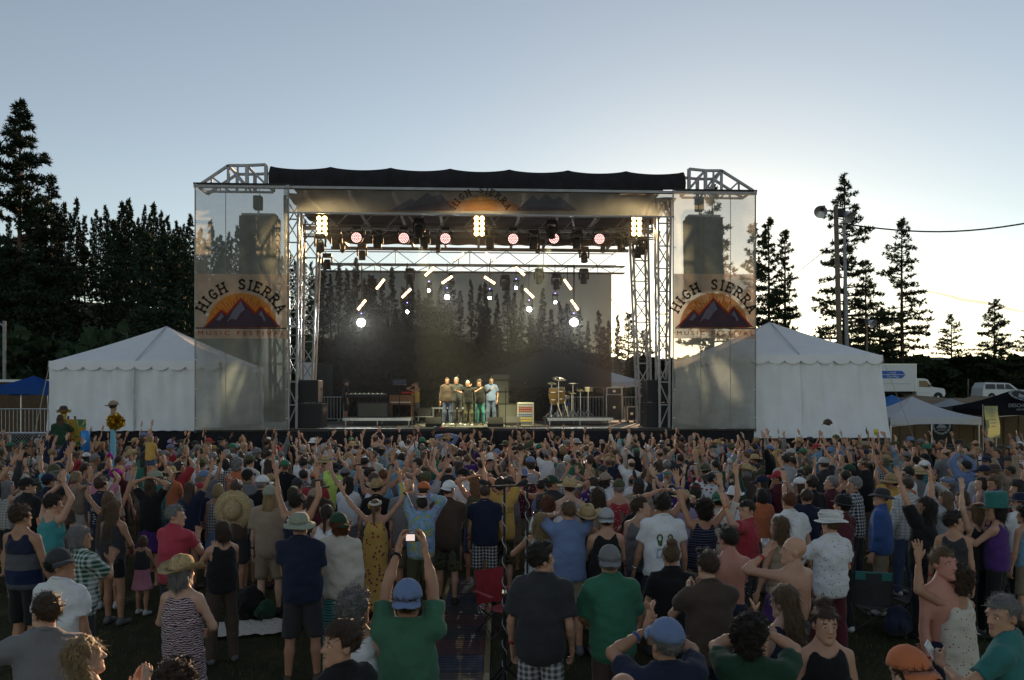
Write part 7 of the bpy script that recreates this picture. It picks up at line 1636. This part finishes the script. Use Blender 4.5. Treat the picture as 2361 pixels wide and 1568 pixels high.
def rand_person(d, x, y):
    for _ in range(60):
        female = r_.random() < .42; pose = r_.choices(list('dfcmkuwlrFGhpex'), [18, 13, 14, 11, 8, 8, 5, 5, 5, 3, 3, 3, 5, 2, 2])[0]
        top = r_.choices(('tee', 'tank', 'long', 'loose'), (52, 28 if female else 14, 8, 12))[0]; tcol = r_.choices(TCOL, TW)[0]; pat = r_.choices(('plain', 'plaid', 'stripe', 'tiedye', 'floral', 'print'), (76, 5, 6, 3, 5, 5))[0]
        hatk = r_.choices((None, 'cap', 'backcap', 'straw', 'fedora', 'bucket', 'beanie', 'brim', 'bandana', 'sunhat', 'shades', 'cowboy'), (50, 18, 8, 5, 3, 2, 2, 3, 2, 2, 4, 1))[0]
        hatc = r_.choice(('straw', 'tan')) if hatk in ('straw', 'sunhat', 'cowboy') else r_.choice(('black', 'navy', 'grey', 'white', 'red', 'green', 'brown', 'tan', 'steel blue', 'charcoal', 'olive', 'pale grey'))
        lb = make_label(top, tcol, pat, '', '', hatk, hatc, pose, False)
        if lb not in used: break
    hk = r_.choices(('long', 'bob', 'pony', 'wavy', 'bun', 'curly'), (30, 22, 18, 16, 8, 6))[0] if female else r_.choices(('short', 'thick', 'buzz', 'bald', 'curly', 'long', 'dread'), (38, 24, 10, 9, 9, 6, 3))[0]
    yaw = r_.gauss(0, 16) + (18 if x > 7 else -14 if x < -7 else 0)
    return dict(x=x, y=y, d=d, pose=pose, rz=stage_dir(x, y) * .7 + R(r_.gauss(0, 10)), H=r_.gauss(1.66, .05) if female else r_.gauss(1.78, .06), top=top, tcol=tcol, pat=pat, bottom='shorts' if r_.random() < .7 else 'pants', bcol=r_.choice(('khaki', 'denim', 'charcoal', 'black', 'grey')), bpat='plain', hairk=hk, hairc=r_.choices(('dark', 'brown', 'light', 'blonde', 'grey', 'white', 'auburn', 'black'), (20, 28, 16, 10, 11, 4, 5, 6))[0], hatk=hatk, hatc=hatc, head=(max(-40, min(40, round(yaw / 20) * 20)), 0, 0), female=female, fat=0.0, build=1.0, face=False, skin=r_.choices((0, 1, 2, 3, 4, 5), (24, 26, 22, 10, 14, 4))[0], shoes=False, variant=r_.randrange(3), label=lb)
FILL = []
for i, (d, x, y) in enumerate(cand):
    p = rand_person(d, x, y)
    if i < NIND: FILL.append(add_person(p, False))
    else:
        META.append(p)
# the back rows before the stage, too many to take one by one
def crowd_mass():
    vs, fs, mi, mats_, b = [], [], [], [], 0; idx = {}
    def mid(m):
        if m.name not in idx: idx[m.name] = len(mats_); mats_.append(m)
        return idx[m.name]
    cache = {}
    def arr(me):
        if me.name not in cache:
            v = np.empty(len(me.vertices) * 3, np.float32); me.vertices.foreach_get('co', v); q = np.empty(len(me.loops), np.int32); me.loops.foreach_get('vertex_index', q); cache[me.name] = (v.reshape(-1, 3), q, np.array([p.loop_total for p in me.polygons]))
        return cache[me.name]
    for p in META:
        used.add(p['label']); p['fat'] = 0.0
        D = figure(p['pose'], p['top'], p['bottom'], 'lo', p['variant'], p['female'], 0.0, 1.0, False, p['head'], False); s = p['H'] / 1.75; M0 = Matrix.Translation((p['x'], p['y'], 0)) @ Matrix.Rotation(p['rz'], 4, 'Z') @ Matrix.Scale(s, 4)
        todo = [(D['body'], M0, SKINS[p['skin']])]
        if 'top' in D: todo.append((D['top'], M0, cloth(p['tcol'], p['pat'])))
        if 'bottom' in D: todo.append((D['bottom'], M0, cloth(p['bcol'])))
        H_ = M0 @ D['J']['M']
        if p['hairk']: todo.append((hair(p['hairk'], p['hatk'] in CAPPED, 'lo'), H_, HAIRC[p['hairc']]))
        if p['hatk']: todo.append((hat('cap' if p['hatk'] in ('backcap', 'sidecap') else p['hatk']), H_ @ Matrix.Translation((0, 0, .012)) @ Matrix.Rotation(math.pi if p['hatk'] == 'backcap' else 0, 4, 'Z') @ Matrix.Scale(1.06, 4), GLASS if p['hatk'] == 'shades' else STRAW.get(p['hatc']) if p['hatk'] in ('straw', 'sunhat', 'cowboy') else cloth(p['hatc'])))
        for me, M, m in todo:
            v, q, lt = arr(me); A = np.array(M.to_3x3()); vs.append(v @ A.T + np.array(M.translation)); fs.append((q + b, lt)); mi.append(np.full(len(lt), mid(m))); b += len(v)
    me = bpy.data.meshes.new('crowd'); V = np.concatenate(vs).astype(np.float32); me.vertices.add(len(V)); me.vertices.foreach_set('co', V.ravel())
    Q = np.concatenate([q for q, _ in fs]).astype(np.int32); Lt = np.concatenate([l for _, l in fs]); me.loops.add(len(Q)); me.loops.foreach_set('vertex_index', Q); me.polygons.add(len(Lt)); me.polygons.foreach_set('loop_start', np.r_[0, np.cumsum(Lt)[:-1]].astype(np.int32))
    me.update(calc_edges=True)
    for m in mats_: me.materials.append(m)
    me.polygons.foreach_set('material_index', np.concatenate(mi).astype(np.int32)); me.polygons.foreach_set('use_smooth', np.ones(len(Lt), bool)); me.update()
    tag(link('crowd', me), 'packed back rows of the crowd pressed up to the stage', 'crowd', kind='stuff')
crowd_mass()
for me in list(bpy.data.meshes):
    if me.users == 0: bpy.data.meshes.remove(me)
import os
if os.environ.get('SCENE_DEBUG'):
    print('PEOPLE', len(HERO), len(FILL), len(META)); tri = 0
    for me in bpy.data.meshes: tri += sum(p.loop_total - 2 for p in me.polygons)
    print('TRIS', tri, 'LIB', len(LIB))
# ------------------------------------------------------------------ band and crew on the stage
def stage_person(dx, dfeet, dtop, rz, label, z=DECK, **kw):
    p = at_deck(dx, dfeet); d = p.x * SN + p.y * CS; H = min(1.9, (dfeet - dtop) * DS / FPX * d) if p.y < 33 else at(dx, dtop, p.y).z - z
    return person(p.x, p.y, z, rz, H, label=label, group=kw.pop('group', 'people on the stage'), hi='mid', **kw)
PI = math.pi
stage_person(1032, 981, 871, PI + .1, 'bearded band member in brown blazer, dark jeans and red shoes', pose='y', top='long', tcol='brown', bottom='pants', bcol='denim', hairk='short', hairc='brown', face=True, head=(8, 0, 0))
stage_person(1054, 981, 871, PI, 'band member in charcoal button shirt and dark jeans between two others', pose='g', top='long', tcol='charcoal', bottom='pants', bcol='charcoal', hairk='thick', hairc='grey', face=True)
stage_person(1080, 982, 878, PI, 'band member in black t-shirt and camouflage trousers at the middle of the row', pose='g', top='tee', tcol='black', bottom='pants', bcol='camo', bpat='camo', hairk='short', hairc='white', face=True)
stage_person(1107, 981, 877, PI - .1, 'band member in black shirt and green trousers', pose='g', top='long', tcol='black', bottom='pants', bcol='teal', hairk='curly', hairc='brown', face=True)
stage_person(1132, 978, 871, PI - .15, 'band member in grey-blue t-shirt and blue jeans at the end of the row', pose='z', top='tee', tcol='steel blue', bottom='pants', bcol='denim', hairk='buzz', hairc='brown', face=True, head=(12, 0, 0))
stage_person(797, 975, 876, -1.3, 'stagehand in black t-shirt, shorts and cap beside the keyboard riser', pose='d', top='tee', tcol='black', bottom='shorts', bcol='charcoal', hairk='short', hairc='dark', hatk='cap', hatc='black')
stage_person(958, 964, 884, PI - .5, 'photographer in mustard top and grey shorts with a camera at the face', pose='e', top='tank', tcol='mustard', bottom='shorts', bcol='grey', hairk='curly', hairc='light', female=True, face=True)
stage_person(1477, 960, 876, 1.2, 'crew member in black standing by the road cases', pose='d', top='long', tcol='black', bottom='pants', bcol='black', hairk='short', hairc='dark')
def held(name, label, cat, build, loc, rz=0.0):
    e = empty(name, loc, rz, label, cat); build(e); return e
def hand_world(o, D, n, off=(0, 0, 0)):
    J = D['J']; p = (Vector(J['wl']) + Vector(J['wr'])) / 2 if n == 'm' else Vector(J['w' + n]) + Vector(J['f' + n]) * .09
    M = Matrix.Translation(o.location) @ Matrix.Rotation(o.rotation_euler.z, 4, 'Z') @ Matrix.Scale(o.scale[0], 4); return M @ (p + Vector(off)), o.rotation_euler.z
def camera_prop(e): MB().box((0, 0, 0), (.10, .03, .062)).build('camera_body', CASE, e, bevel=.006); MB().lathe([(.001, .05), (.024, .05), (.026, .0)], (0, .0, 0), 14, 'y').build('lens', BLACK, e); MB().box((-.008, -.017, 0), (.062, .003, .046)).build('screen', emis('camera_screen', (.75, .6, .55), .9), e)
def phone_prop(e): MB().box((0, 0, 0), (.075, .009, .155)).build('phone_body', WHITE, e, bevel=.006); MB().box((0, -.006, 0), (.066, .002, .135)).build('screen', mat('phone_screen', (.5, .52, .52), .15), e)
def cup_prop(e): MB().lathe([(.028, 0), (.038, .11), (.036, .11), (.026, .004)], (0, 0, -.05), 16).build('cup_wall', mat('cup_steel', (.35, .35, .37), .35, .4), e, True)
cams = 0
for p in HERO:
    if p['pose'] in ('p', 'P') and p['d'] < 17:
        o, D = HOBJ[p['row'][:9].strip()]; w_, rz = hand_world(o, D, 'm' if p['pose'] == 'p' else 'r', (0, .02, .09) if p['pose'] == 'p' else (0, .03, .02)); cams += 1
        held('compact_camera', 'compact camera held up by the person in ' + p['tcol'] + (' t-shirt and ' + p['hatc'] + ' cap' if p['hatk'] else ' floral t-shirt'), 'camera', camera_prop, w_, rz)
o, D = HOBJ['J 2235 66']; w_, rz = hand_world(o, D, 'l', (.02, .03, .02)); q = held('smartphone', 'white smartphone in the hand of the grey-haired person in teal', 'phone', phone_prop, w_, rz); q.rotation_euler = (R(-25), R(-20), rz)
o, D = HOBJ['J 215 118']; w_, rz = hand_world(o, D, 'l', (.0, .02, .0)); held('drinking_mug', 'dark steel mug at the mouth of the shirtless bald person', 'mug', cup_prop, w_, rz)
o, D = HOBJ['C 252 932']; w_, rz = hand_world(o, D, 'l', (.0, .02, .03)); held('drinking_mug', 'steel mug held by the long-haired person in pale grey tank top', 'mug', cup_prop, w_, rz)
o, D = stage_obj if False else (None, None)

# prints on the backs of shirts, laid on the cloth
from mathutils.bvhtree import BVHTree
def back_print(key, name, v2, faces, m, x0, z0, s=1.0, part='top'):
    """flat artwork (x, z) laid onto the back of a shirt"""
    o, D = HOBJ[key]; me = D[part]; bv = BVHTree.FromPolygons([v.co[:] for v in me.vertices], [p.vertices[:] for p in me.polygons]); out = []
    for a, b in v2:
        x, z = x0 + a * s, z0 + b * s; h = bv.ray_cast(Vector((x, -1, z)), Vector((0, 1, 0)))
        out.append((h[0] - Vector((0, .006, 0))) if h[0] else Vector((x, -.14, z)))
    link(name, meshdata(name, out, faces, [m]), o)
def text2d(s, size):
    me = text_mesh(s, size, WHITE, 0.0); seen = [(v.co.x, v.co.y) for v in me.vertices]; fs = [tuple(p.vertices) for p in me.polygons]; return seen, fs
INKW = mat('ink_white', (.55, .55, .55), .8); INKG = mat('ink_green', (.06, .11, .03), .8); INKB = mat('ink_blue', (.30, .40, .46), .8); INKO = mat('ink_brown', (.16, .08, .01), .8); INKY = mat('ink_yellow', (.55, .42, .02), .8); INKR = mat('ink_rasta', (.05, .30, .05), .8)
v2, fs = text2d('WEEN', .095); back_print('A 940 605', 'print', v2, fs, INKW, .02, 1.27)
for k in range(5): back_print('A 940 605', 'print_line', [(-.07 + .01 * (k % 3), -.006), (.07 - .012 * (k % 2), -.006), (.07 - .012 * (k % 2), .006), (-.07 + .01 * (k % 3), .006)], [(0, 1, 2, 3)], INKW, .02, 1.20 - k * .035)
def ring2d(w_, h, t): n = 18; v = []; [v.extend([((w_ + t * q) * math.cos(2 * PI * i / n), (h + t * q) * math.sin(2 * PI * i / n)) for q in (0, 1)]) for i in range(n)]; return v, [(2 * i, (2 * i + 2) % (2 * n), (2 * i + 3) % (2 * n), 2 * i + 1) for i in range(n)]
for s in (-1, 1):
    v2, fs = ring2d(.016, .030, .016); back_print('C 1382 76', 'sandal_print', v2, fs, INKG, s * .058, 1.30); v2 = [(-.028, 0), (.028, 0), (.020, -.05), (0, -.062), (-.020, -.05)]; back_print('C 1382 76', 'sandal_print', v2, [(0, 4, 3, 2, 1)], INKG, s * .058, 1.275)
    back_print('C 1382 76', 'wave_print', [(-.035, 0), (.035, 0), (.045, -.11), (-.045, -.11)], [(0, 3, 2, 1)], INKB, s * .058, 1.195)
for i, t_ in enumerate(('THE QUEEN AND', 'GOLDEN ROAD')): v2, fs = text2d(t_, .05); back_print('B 2262 61', 'print', v2, fs, INKO, 0, 1.33 - i * .05)
for i in range(8): back_print('B 2262 61', 'print_line', [(-.05, -.004), (.05, -.004), (.05, .004), (-.05, .004)], [(0, 1, 2, 3)], INKO, 0, 1.18 - i * .022)
back_print('D 1435 78', 'flag_print', [(-.09, -.13), (.07, -.10), (.10, .10), (.0, .13), (-.06, .08)], [(0, 1, 2, 3, 4)], INKR, .03, 1.08); back_print('D 1435 78', 'flag_print', [(-.07, -.10), (.05, -.07), (.09, .0), (.0, -.02)], [(0, 1, 2, 3)], INKY, .03, 1.075)
v2, fs = text2d('HA', .11); back_print('F 920 628', 'print', v2, fs, INKG, -.05, 1.22)

for s in (-1, 1):
    n = 9; v2 = [(s * (-.105 + .21 * i / n) + q * .018, 1.40 - .20 * i / n) for i in range(n + 1) for q in (-1, 1)]
    back_print('J 1745 40', 'cross_strap', v2, [(2 * i, 2 * i + 2, 2 * i + 3, 2 * i + 1) for i in range(n)], cloth('cream', 'print'), 0, 0, 1.0, 'body')
o, D = HOBJ['A 2185 63']; c = link('straw_hat', hat('sunhat'), o, (0, -.10, 1.33)); slot(c, STRAW['straw']); c.rotation_euler = (R(86), 0, 0); c.scale = (1.35,) * 3
o, D = HOBJ['B 1100 80']; mb = MB()
for k in range(11): a = 2 * PI * k / 11; mb.tube([(.012 * math.cos(a), 0, .012 * math.sin(a)), (.032 * math.cos(a), -.004, .032 * math.sin(a)), (.046 * math.cos(a), 0, .046 * math.sin(a))], [.006, .010, .002], 5)
c = mb.build('flower', mat('petal_yellow', (.65, .40, .02), .6), o, True); c.matrix_local = D['J']['M'] @ Matrix.Translation((-.095, -.02, .12)) @ Matrix.Rotation(R(-60), 4, 'Z')
# ------------------------------------------------------------------ children, painter, totems, props in the crowd
def child(crop, cx, cy, H, label, z=0.0, **kw):
    x, y, d = spot(crop, cx, cy, H + z); return person(x, y, z, stage_dir(x, y), H, label=label, hi='mid', **kw)
child('A', 1310, 1140, 1.12, 'small child in dark top and pale pink tutu skirt', pose='f', top='crop', tcol='charcoal', bottom='skirt', bcol='pink', hairk='bob', hairc='light', female=True, head=(30, 0, 0))
child('A', 1385, 212, 1.0, 'child in yellow top with pink ear defenders riding on shoulders', z=1.32, pose='f', top='tee', tcol='mustard', bottom='cutoffs', bcol='denim', hairk='bob', hairc='blonde', hatk='pompoms', hatc='pink', female=True, shoes=False)
px, py, _ = spot('A', 560, 320, 1.0); px, py = at(147, 1000, 25.0).x, 25.0; zb = at(147, 957, 25.0).z - 1.78
ps = empty('painter_step', (px, py, 0), 0, 'low dark step the painter stands on', 'platform'); MB().box((.1, .3, zb / 2), (1.9, 1.3, zb - .01)).build('riser', DARK, ps)
person(px - .02, py - .1, zb, .2, 1.78, label='painter in dark green t-shirt standing before the swirling canvas', pose='O', top='loose', tcol='dark green', bottom='pants', bcol='brown', hairk='long', hairc='brown', hi='mid')
cv = empty('painted_canvas', (px, py + .45, zb), 0, 'large canvas painted with orange, green and blue swirls', 'painting'); a, b = at(108, 1030, 25.4), at(176, 967, 25.4)
def paint_mat():
    m = mat('swirl_paint', (.5, .2, .03), .6); t = m.node_tree; N = t.nodes.new; tc = N('ShaderNodeTexCoord'); n = N('ShaderNodeTexNoise'); n.inputs['Scale'].default_value = 2.2; n.inputs['Distortion'].default_value = 3.5; n.inputs['Detail'].default_value = 2; r = N('ShaderNodeValToRGB'); e = r.color_ramp.elements
    e[0].position, e[0].color = .25, (.02, .08, .16, 1); e[1].position, e[1].color = .78, (.45, .04, .02, 1)
    for q, c in ((.4, (.05, .22, .10)), (.5, (.55, .40, .04)), (.6, (.60, .14, .02))): x = e.new(q); x.color = (*c, 1)
    t.links.new(tc.outputs['Object'], n.inputs['Vector']); t.links.new(n.outputs[0], r.inputs[0]); t.links.new(r.outputs[0], t.nodes['Principled BSDF'].inputs['Base Color']); return m
w_, h = b.x - a.x, b.z - a.z; MB().box((0, 0, a.z - zb + h / 2), (w_, .03, h)).build('canvas', paint_mat(), cv)
for s in (-1, 1): MB().bar((s * w_ * .3, .03, 0), (s * .1, .03, a.z - zb + h + .1), .05).build('easel_leg', WOOD, cv)
GOLD = mat('gold_foil', (.65, .42, .06), .25, .8, bump=.6, bscale=25)
def totem(dx, dy0, dy1, d_, label, polem, parts):
    p0, p1 = at(dx, dy0, d_), at(dx, dy1, d_); e = empty('festival_totem', (p0.x, d_, 0), 0, label, 'totem'); MB().box((0, 0, (.9 + p1.z) / 2), (.10, .10, p1.z - .9)).build('pole', polem, e); parts(e, p1.z); return e
def tp1(e, z):
    r = np.random.default_rng(4); d = r.normal(size=(260, 3)); d /= np.linalg.norm(d, axis=1)[:, None]; V, F = tufts(d * .14 + np.array((.06, 0, z + .14)), d, .10, 3, r, .35); link('pompom', meshdata('pompom', V, F, [GOLD]), e)
    hv, hf = HEADS['mid']; link('mannequin_head', meshdata('mhead', hv + np.array((0, 0, z + .42)), hf, [mat('mannequin', (.35, .22, .15), .6)], True), e); c = link('cap', hat('cap'), e, (0, 0, z + .43)); slot(c, cloth('tan')); c.rotation_euler = (0, 0, R(100)); c.scale = (1.12,) * 3
    q = link('hair', hair('thick', True, 'mid'), e, (0, 0, z + .42)); slot(q, HAIRC['dark'])
totem(261, 1040, 985, 20.5, 'pale blue pole totem topped with gold pompom and capped mannequin head', mat('totem_blue', (.16, .42, .58), .6), tp1)
def tp2(e, z):
    hv, hf = HEADS['mid']; link('gold_head', meshdata('ghead', hv * 1.1 + np.array((0, 0, z)), hf, [GOLD], True), e); c = link('brimmed_hat', hat('brim'), e, (0, 0, z + .02)); slot(c, cloth('brown')); c.scale = (1.25,) * 3
    for s in (-1, 1): MB().tube([(s * .07, 0, z + .12), (s * .16, 0, z + .14), (s * .22, 0, z + .10)], [.035, .05, .01], 8).build('gold_ear', GOLD, e, True)
totem(147, 975, 958, 25.2, 'gold animal-head totem wearing a brown brimmed hat above the painter', WOOD, tp2)
p = at(197, 1018, 19.5); e = empty('inflatable_can', p, 0, 'tall bright blue can held up above the crowd beside the totem', 'can'); MB().lathe([(.085, -.25), (.10, -.23), (.10, .23), (.085, .26), (.001, .26)], (0, 0, 0), 20).build('can_wall', mat('can_blue', (.03, .20, .55), .35, .3), e, True); MB().box((0, -.1, .0), (.09, .012, .12), ry=R(45)).build('emblem', mat('emblem_pale', (.5, .6, .7), .5), e)
p = at(267, 1090, 14.2); fl = empty('flamingo_toy', p, R(-20), 'glittery magenta flamingo toy held up on a stick', 'toy'); MG = mat('sequin_magenta', (.45, .02, .32), .25, .4, bump=.9, bscale=120)
v, f = sph((0, 0, 0), (.13, .09, .085), 10); link('body', meshdata('fbody', v, f, [MG], True), fl); MB().tube([(-.10, 0, .03), (-.16, 0, .10), (-.12, 0, .20), (-.07, 0, .27), (-.12, 0, .33), (-.17, 0, .30)], [.03, .025, .022, .024, .03, .02], 8).build('neck', MG, fl, True); MB().tube([(-.17, 0, .30), (-.21, 0, .27), (-.21, 0, .24)], [.018, .012, .003], 6).build('beak', mat('beak_orange', (.6, .15, .02), .5), fl)
for s in (-1, 1): MB().tube([(.02, s * .03, -.06), (-.02, s * .03, -.18), (.03, s * .03, -.26)], .011, 5).build('leg', MATS['beak_orange'], fl)
MB().bar((0, 0, -.08), (0, 0, -.65), .016).build('stick', WOOD, fl)
p = at(1908, 980, 24.0); e = empty('raised_cap', p, 0, 'dark brown cap waved on a hand in front of the flaring tent', 'cap'); c = link('cap_crown', hat('cap'), e, (0, 0, -.14)); slot(c, cloth('brown')); c.scale = (1.5,) * 3
p = at(2020, 996, 24.0); e = empty('yellow_cup', p, 0, 'yellow cup lifted above the heads before the flaring tent', 'cup'); MB().lathe([(.05, -.08), (.07, .08), (.065, .08), (.045, -.07)], (0, 0, 0), 14).build('cup_wall', mat('cup_yellow', (.6, .45, .03), .5), e, True)

# recording microphones in the crowd
def rec_stand(dx, dytop, d, label, mics):
    z = CAMZ - (dytop * DS - HY) / FPX * d; x, y = at_depth(dx * DS, d); e = empty('microphone_stand', (x, y, 0), 0, label, 'microphone stand')
    MB().bar((0, 0, .0), (0, 0, z * .55), .032, n=8).build('lower_tube', BLACK, e); MB().bar((0, 0, z * .55), (0, 0, z), .022, n=8).build('upper_tube', BLACK, e); MB().lathe([(.022, z * .55 - .03), (.028, z * .55), (.022, z * .55 + .03)], (0, 0, 0), 10).build('clutch', CHROME, e)
    for k in range(3): a = 2.1 * k + .3; MB().bar((0, 0, .55), (.5 * math.cos(a), .5 * math.sin(a), .015), .026, n=6).build('tripod_leg', BLACK, e)
    MB().bar((-.16, 0, z), (.16, 0, z + .01), .018).build('stereo_bar', BLACK, e)
    for s, t in mics: MB().tube([(s * .13, -.02, z + .02), (s * .16, .04, z + .03), (s * .20, .10, z + .035), (s * .22, .14, z + .036)], [.014, .016, .030, .026], 10).build('microphone', mat('foam', (.03, .03, .032), .95, bump=.6, bscale=200), e, True)
    MB().tube([(.022 * math.cos(k * .8), .022 * math.sin(k * .8), z * (1 - k / 90) - .02) for k in range(88)], .0045, 5).build('white_cable', mat('cable_white', (.4, .4, .4), .6), e, True)
rec_stand(1163, 1122, 7.6, 'tall black recording stand with two foam microphones and a spiralling white cable', ((-1, 0), (1, 0)))
rec_stand(1216, 1118, 8.2, 'tall black recording stand with a single crossed pair of small microphones', ((-1, 0), (1, .3)))

# folding chairs, mats, blanket and bags on the grass
def camp_chair(x, y, rz, label, m, m2):
    e = empty('camp_chair', (x, y, 0), rz, label, 'chair', 'empty folding camp chairs'); e.scale = (.82,) * 3; fr = mat('chair_tube', (.06, .06, .07), .4, .5); W = .27
    for s in (-1, 1): MB().bar((s * W, -.24, .01), (s * W, .22, .46), .024, n=6).build('leg', fr, e); MB().bar((s * W, .24, .01), (s * W, -.22, .46), .024, n=6).build('leg', fr, e); MB().bar((s * W, .22, .3), (s * (W + .02), .30, .98), .024, n=6).build('back_post', fr, e); MB().bar((s * W, -.24, .46), (s * W, -.24, .66), .022, n=6).build('arm_post', fr, e); MB().box((s * (W + .01), .02, .67), (.07, .56, .02)).build('armrest', m2, e, bevel=.006)
    for y_ in (-.24, .24): MB().bar((-W, y_, .02), (W, y_, .44), .02, n=6).build('cross_brace', fr, e); MB().bar((W, y_, .02), (-W, y_, .44), .02, n=6).build('cross_brace', fr, e)
    vs = [(-W + 2 * W * i / 8, -.25 + .5 * j / 5, .46 - .05 * math.sin(PI * i / 8) - .03 * j / 5) for i in range(9) for j in range(6)]; link('seat', meshdata('seat', vs, [(i * 6 + j, (i + 1) * 6 + j, (i + 1) * 6 + j + 1, i * 6 + j + 1) for i in range(8) for j in range(5)], [m2], True), e)
    vs = [(-W + 2 * W * i / 8, .24 + .06 * j / 6 + .06 * math.sin(PI * i / 8), .44 + .56 * j / 6 - .03 * math.sin(PI * i / 8) * (j / 6)) for i in range(9) for j in range(7)]; link('backrest', meshdata('backrest', vs, [(i * 7 + j, (i + 1) * 7 + j, (i + 1) * 7 + j + 1, i * 7 + j + 1) for i in range(8) for j in range(6)], [m], True), e)
def gspot(dx, dy): d = FPX * CAMZ / (dy * DS - HY); return at_depth(dx * DS, d)
TEALC = cloth('teal'); CH = cloth('charcoal'); REDC = cloth('red')
x, y = gspot(2008, 1450); camp_chair(x, y, R(160), 'empty folding camp chair with teal top band and dark back', CH, CH); o_ = [q for q in bpy.data.objects if q.name.startswith('camp_chair')][-1]; MB().box((0, .325, .93), (.54, .03, .13), rx=R(-6)).build('top_band', TEALC, o_)
x, y = gspot(2100, 1442); camp_chair(x, y, R(200), 'second empty camp chair draped with a green striped towel', cloth('green', 'stripe'), CH)
x, y = gspot(1150, 1462); camp_chair(x, y, R(30), 'red folding camp chair beside the recording stands', REDC, REDC)
mt = empty('cable_mat', (*gspot(1085, 1335), 0), 0, 'row of ribbed rubber mats covering cables along the grass', 'mat'); g0, g1 = Vector((*gspot(1085, 1335), 0)), Vector((*gspot(1042, 1600), 0)); n = 9
MM = [mat('mat_blue', (.02, .03, .06), .55, noise=.3), mat('mat_dark', (.03, .028, .028), .55, noise=.3), mat('mat_red', (.09, .025, .025), .55, noise=.3)]
L = (g1 - g0).length; ang = math.atan2(g1.y - g0.y, g1.x - g0.x)
for i in range(n):
    c = g0.lerp(g1, (i + .5) / n) - g0; MB().box((c.x, c.y, .02), (L / n - .02, .62, .036), rz=ang).build('panel', MM[(0, 1, 0, 1, 2, 1, 2, 0, 1)[i]], mt, bevel=.008)
    for s in (-1, 1): MB().box((c.x - math.sin(ang) * s * .35, c.y + math.cos(ang) * s * .35, .014), (L / n - .02, .07, .024), rz=ang).build('edge_strip', mat('mat_edge', (.16, .13, .05), .6), mt)
    for k in range(7): q = c + Vector((math.cos(ang), math.sin(ang), 0)) * (k / 7 - .43) * (L / n); MB().box((q.x, q.y, .040), (.02, .5, .006), rz=ang).build('rib', MM[1], mt)
x, y = gspot(590, 1452); bl = empty('picnic_blanket', (x, y, 0), .2, 'crumpled cream and red patterned blanket spread on the grass', 'blanket'); vs = [(-.55 + 1.1 * i / 24, -.35 + .7 * j / 16, .012 + .02 * abs(math.sin(i * .9 + j * .5)) + .02 * abs(math.sin(j * 1.3 - i * .4))) for i in range(25) for j in range(17)]
link('cloth', meshdata('blanket', vs, [(i * 17 + j, (i + 1) * 17 + j, (i + 1) * 17 + j + 1, i * 17 + j + 1) for i in range(24) for j in range(16)], [cloth('cream', 'print')], True), bl)
def bag(dx, dy, label, col, s):
    x, y = gspot(dx, dy); e = empty('backpack', (x, y, .03), .4, label, 'bag'); F = Field((-.28, -.22, 0), (.28, .22, .42), .02); F.ell((0, 0, .14), (.22, .15, .15), .05).ell((.04, .02, .25), (.15, .11, .13), .05); F.noise(.008, 14, 3); F.plane((0, 0, .005), (0, 0, -1)); v, f = F.mesh(); o = link('bag_body', meshdata('bag', v * s, f, [cloth(col)], True), e); MB().tube([(-.12 * s, -.14 * s, .2 * s), (-.16 * s, -.22 * s, .12 * s), (-.1 * s, -.2 * s, .03 * s)], .016, 6).build('strap', cloth('black'), e, True)
bag(575, 1425, 'bulging black backpack lying on the blanket', 'black', 1.1); bag(612, 1432, 'smaller dark green bag beside the black backpack', 'dark green', .7); bag(2070, 1470, 'dark blue backpack on the grass beside the camp chairs', 'navy', 1.0); bag(880, 1462, 'patterned cloth bag on the grass near the teal striped trousers', 'tan', .8)
# ------------------------------------------------------------------ thin stage smoke added under the roof to give the lamps a glow
def smoke():
    m = bpy.data.materials.new('stage_smoke'); m.use_nodes = True; t = m.node_tree
    for n in list(t.nodes): t.nodes.remove(n)
    o = t.nodes.new('ShaderNodeOutputMaterial'); v = t.nodes.new('ShaderNodeVolumePrincipled'); v.inputs['Color'].default_value = (.85, .82, .78, 1); v.inputs['Density'].default_value = .006; v.inputs['Anisotropy'].default_value = .15; t.links.new(v.outputs[0], o.inputs['Volume'])
    e = MB().box((XC, 32.6, 6.0), (12.5, 8.4, 7.9)).build('smoke', m); tag(e, 'thin pale smoke hanging over the stage under the lamps', 'smoke', kind='stuff')
smoke()
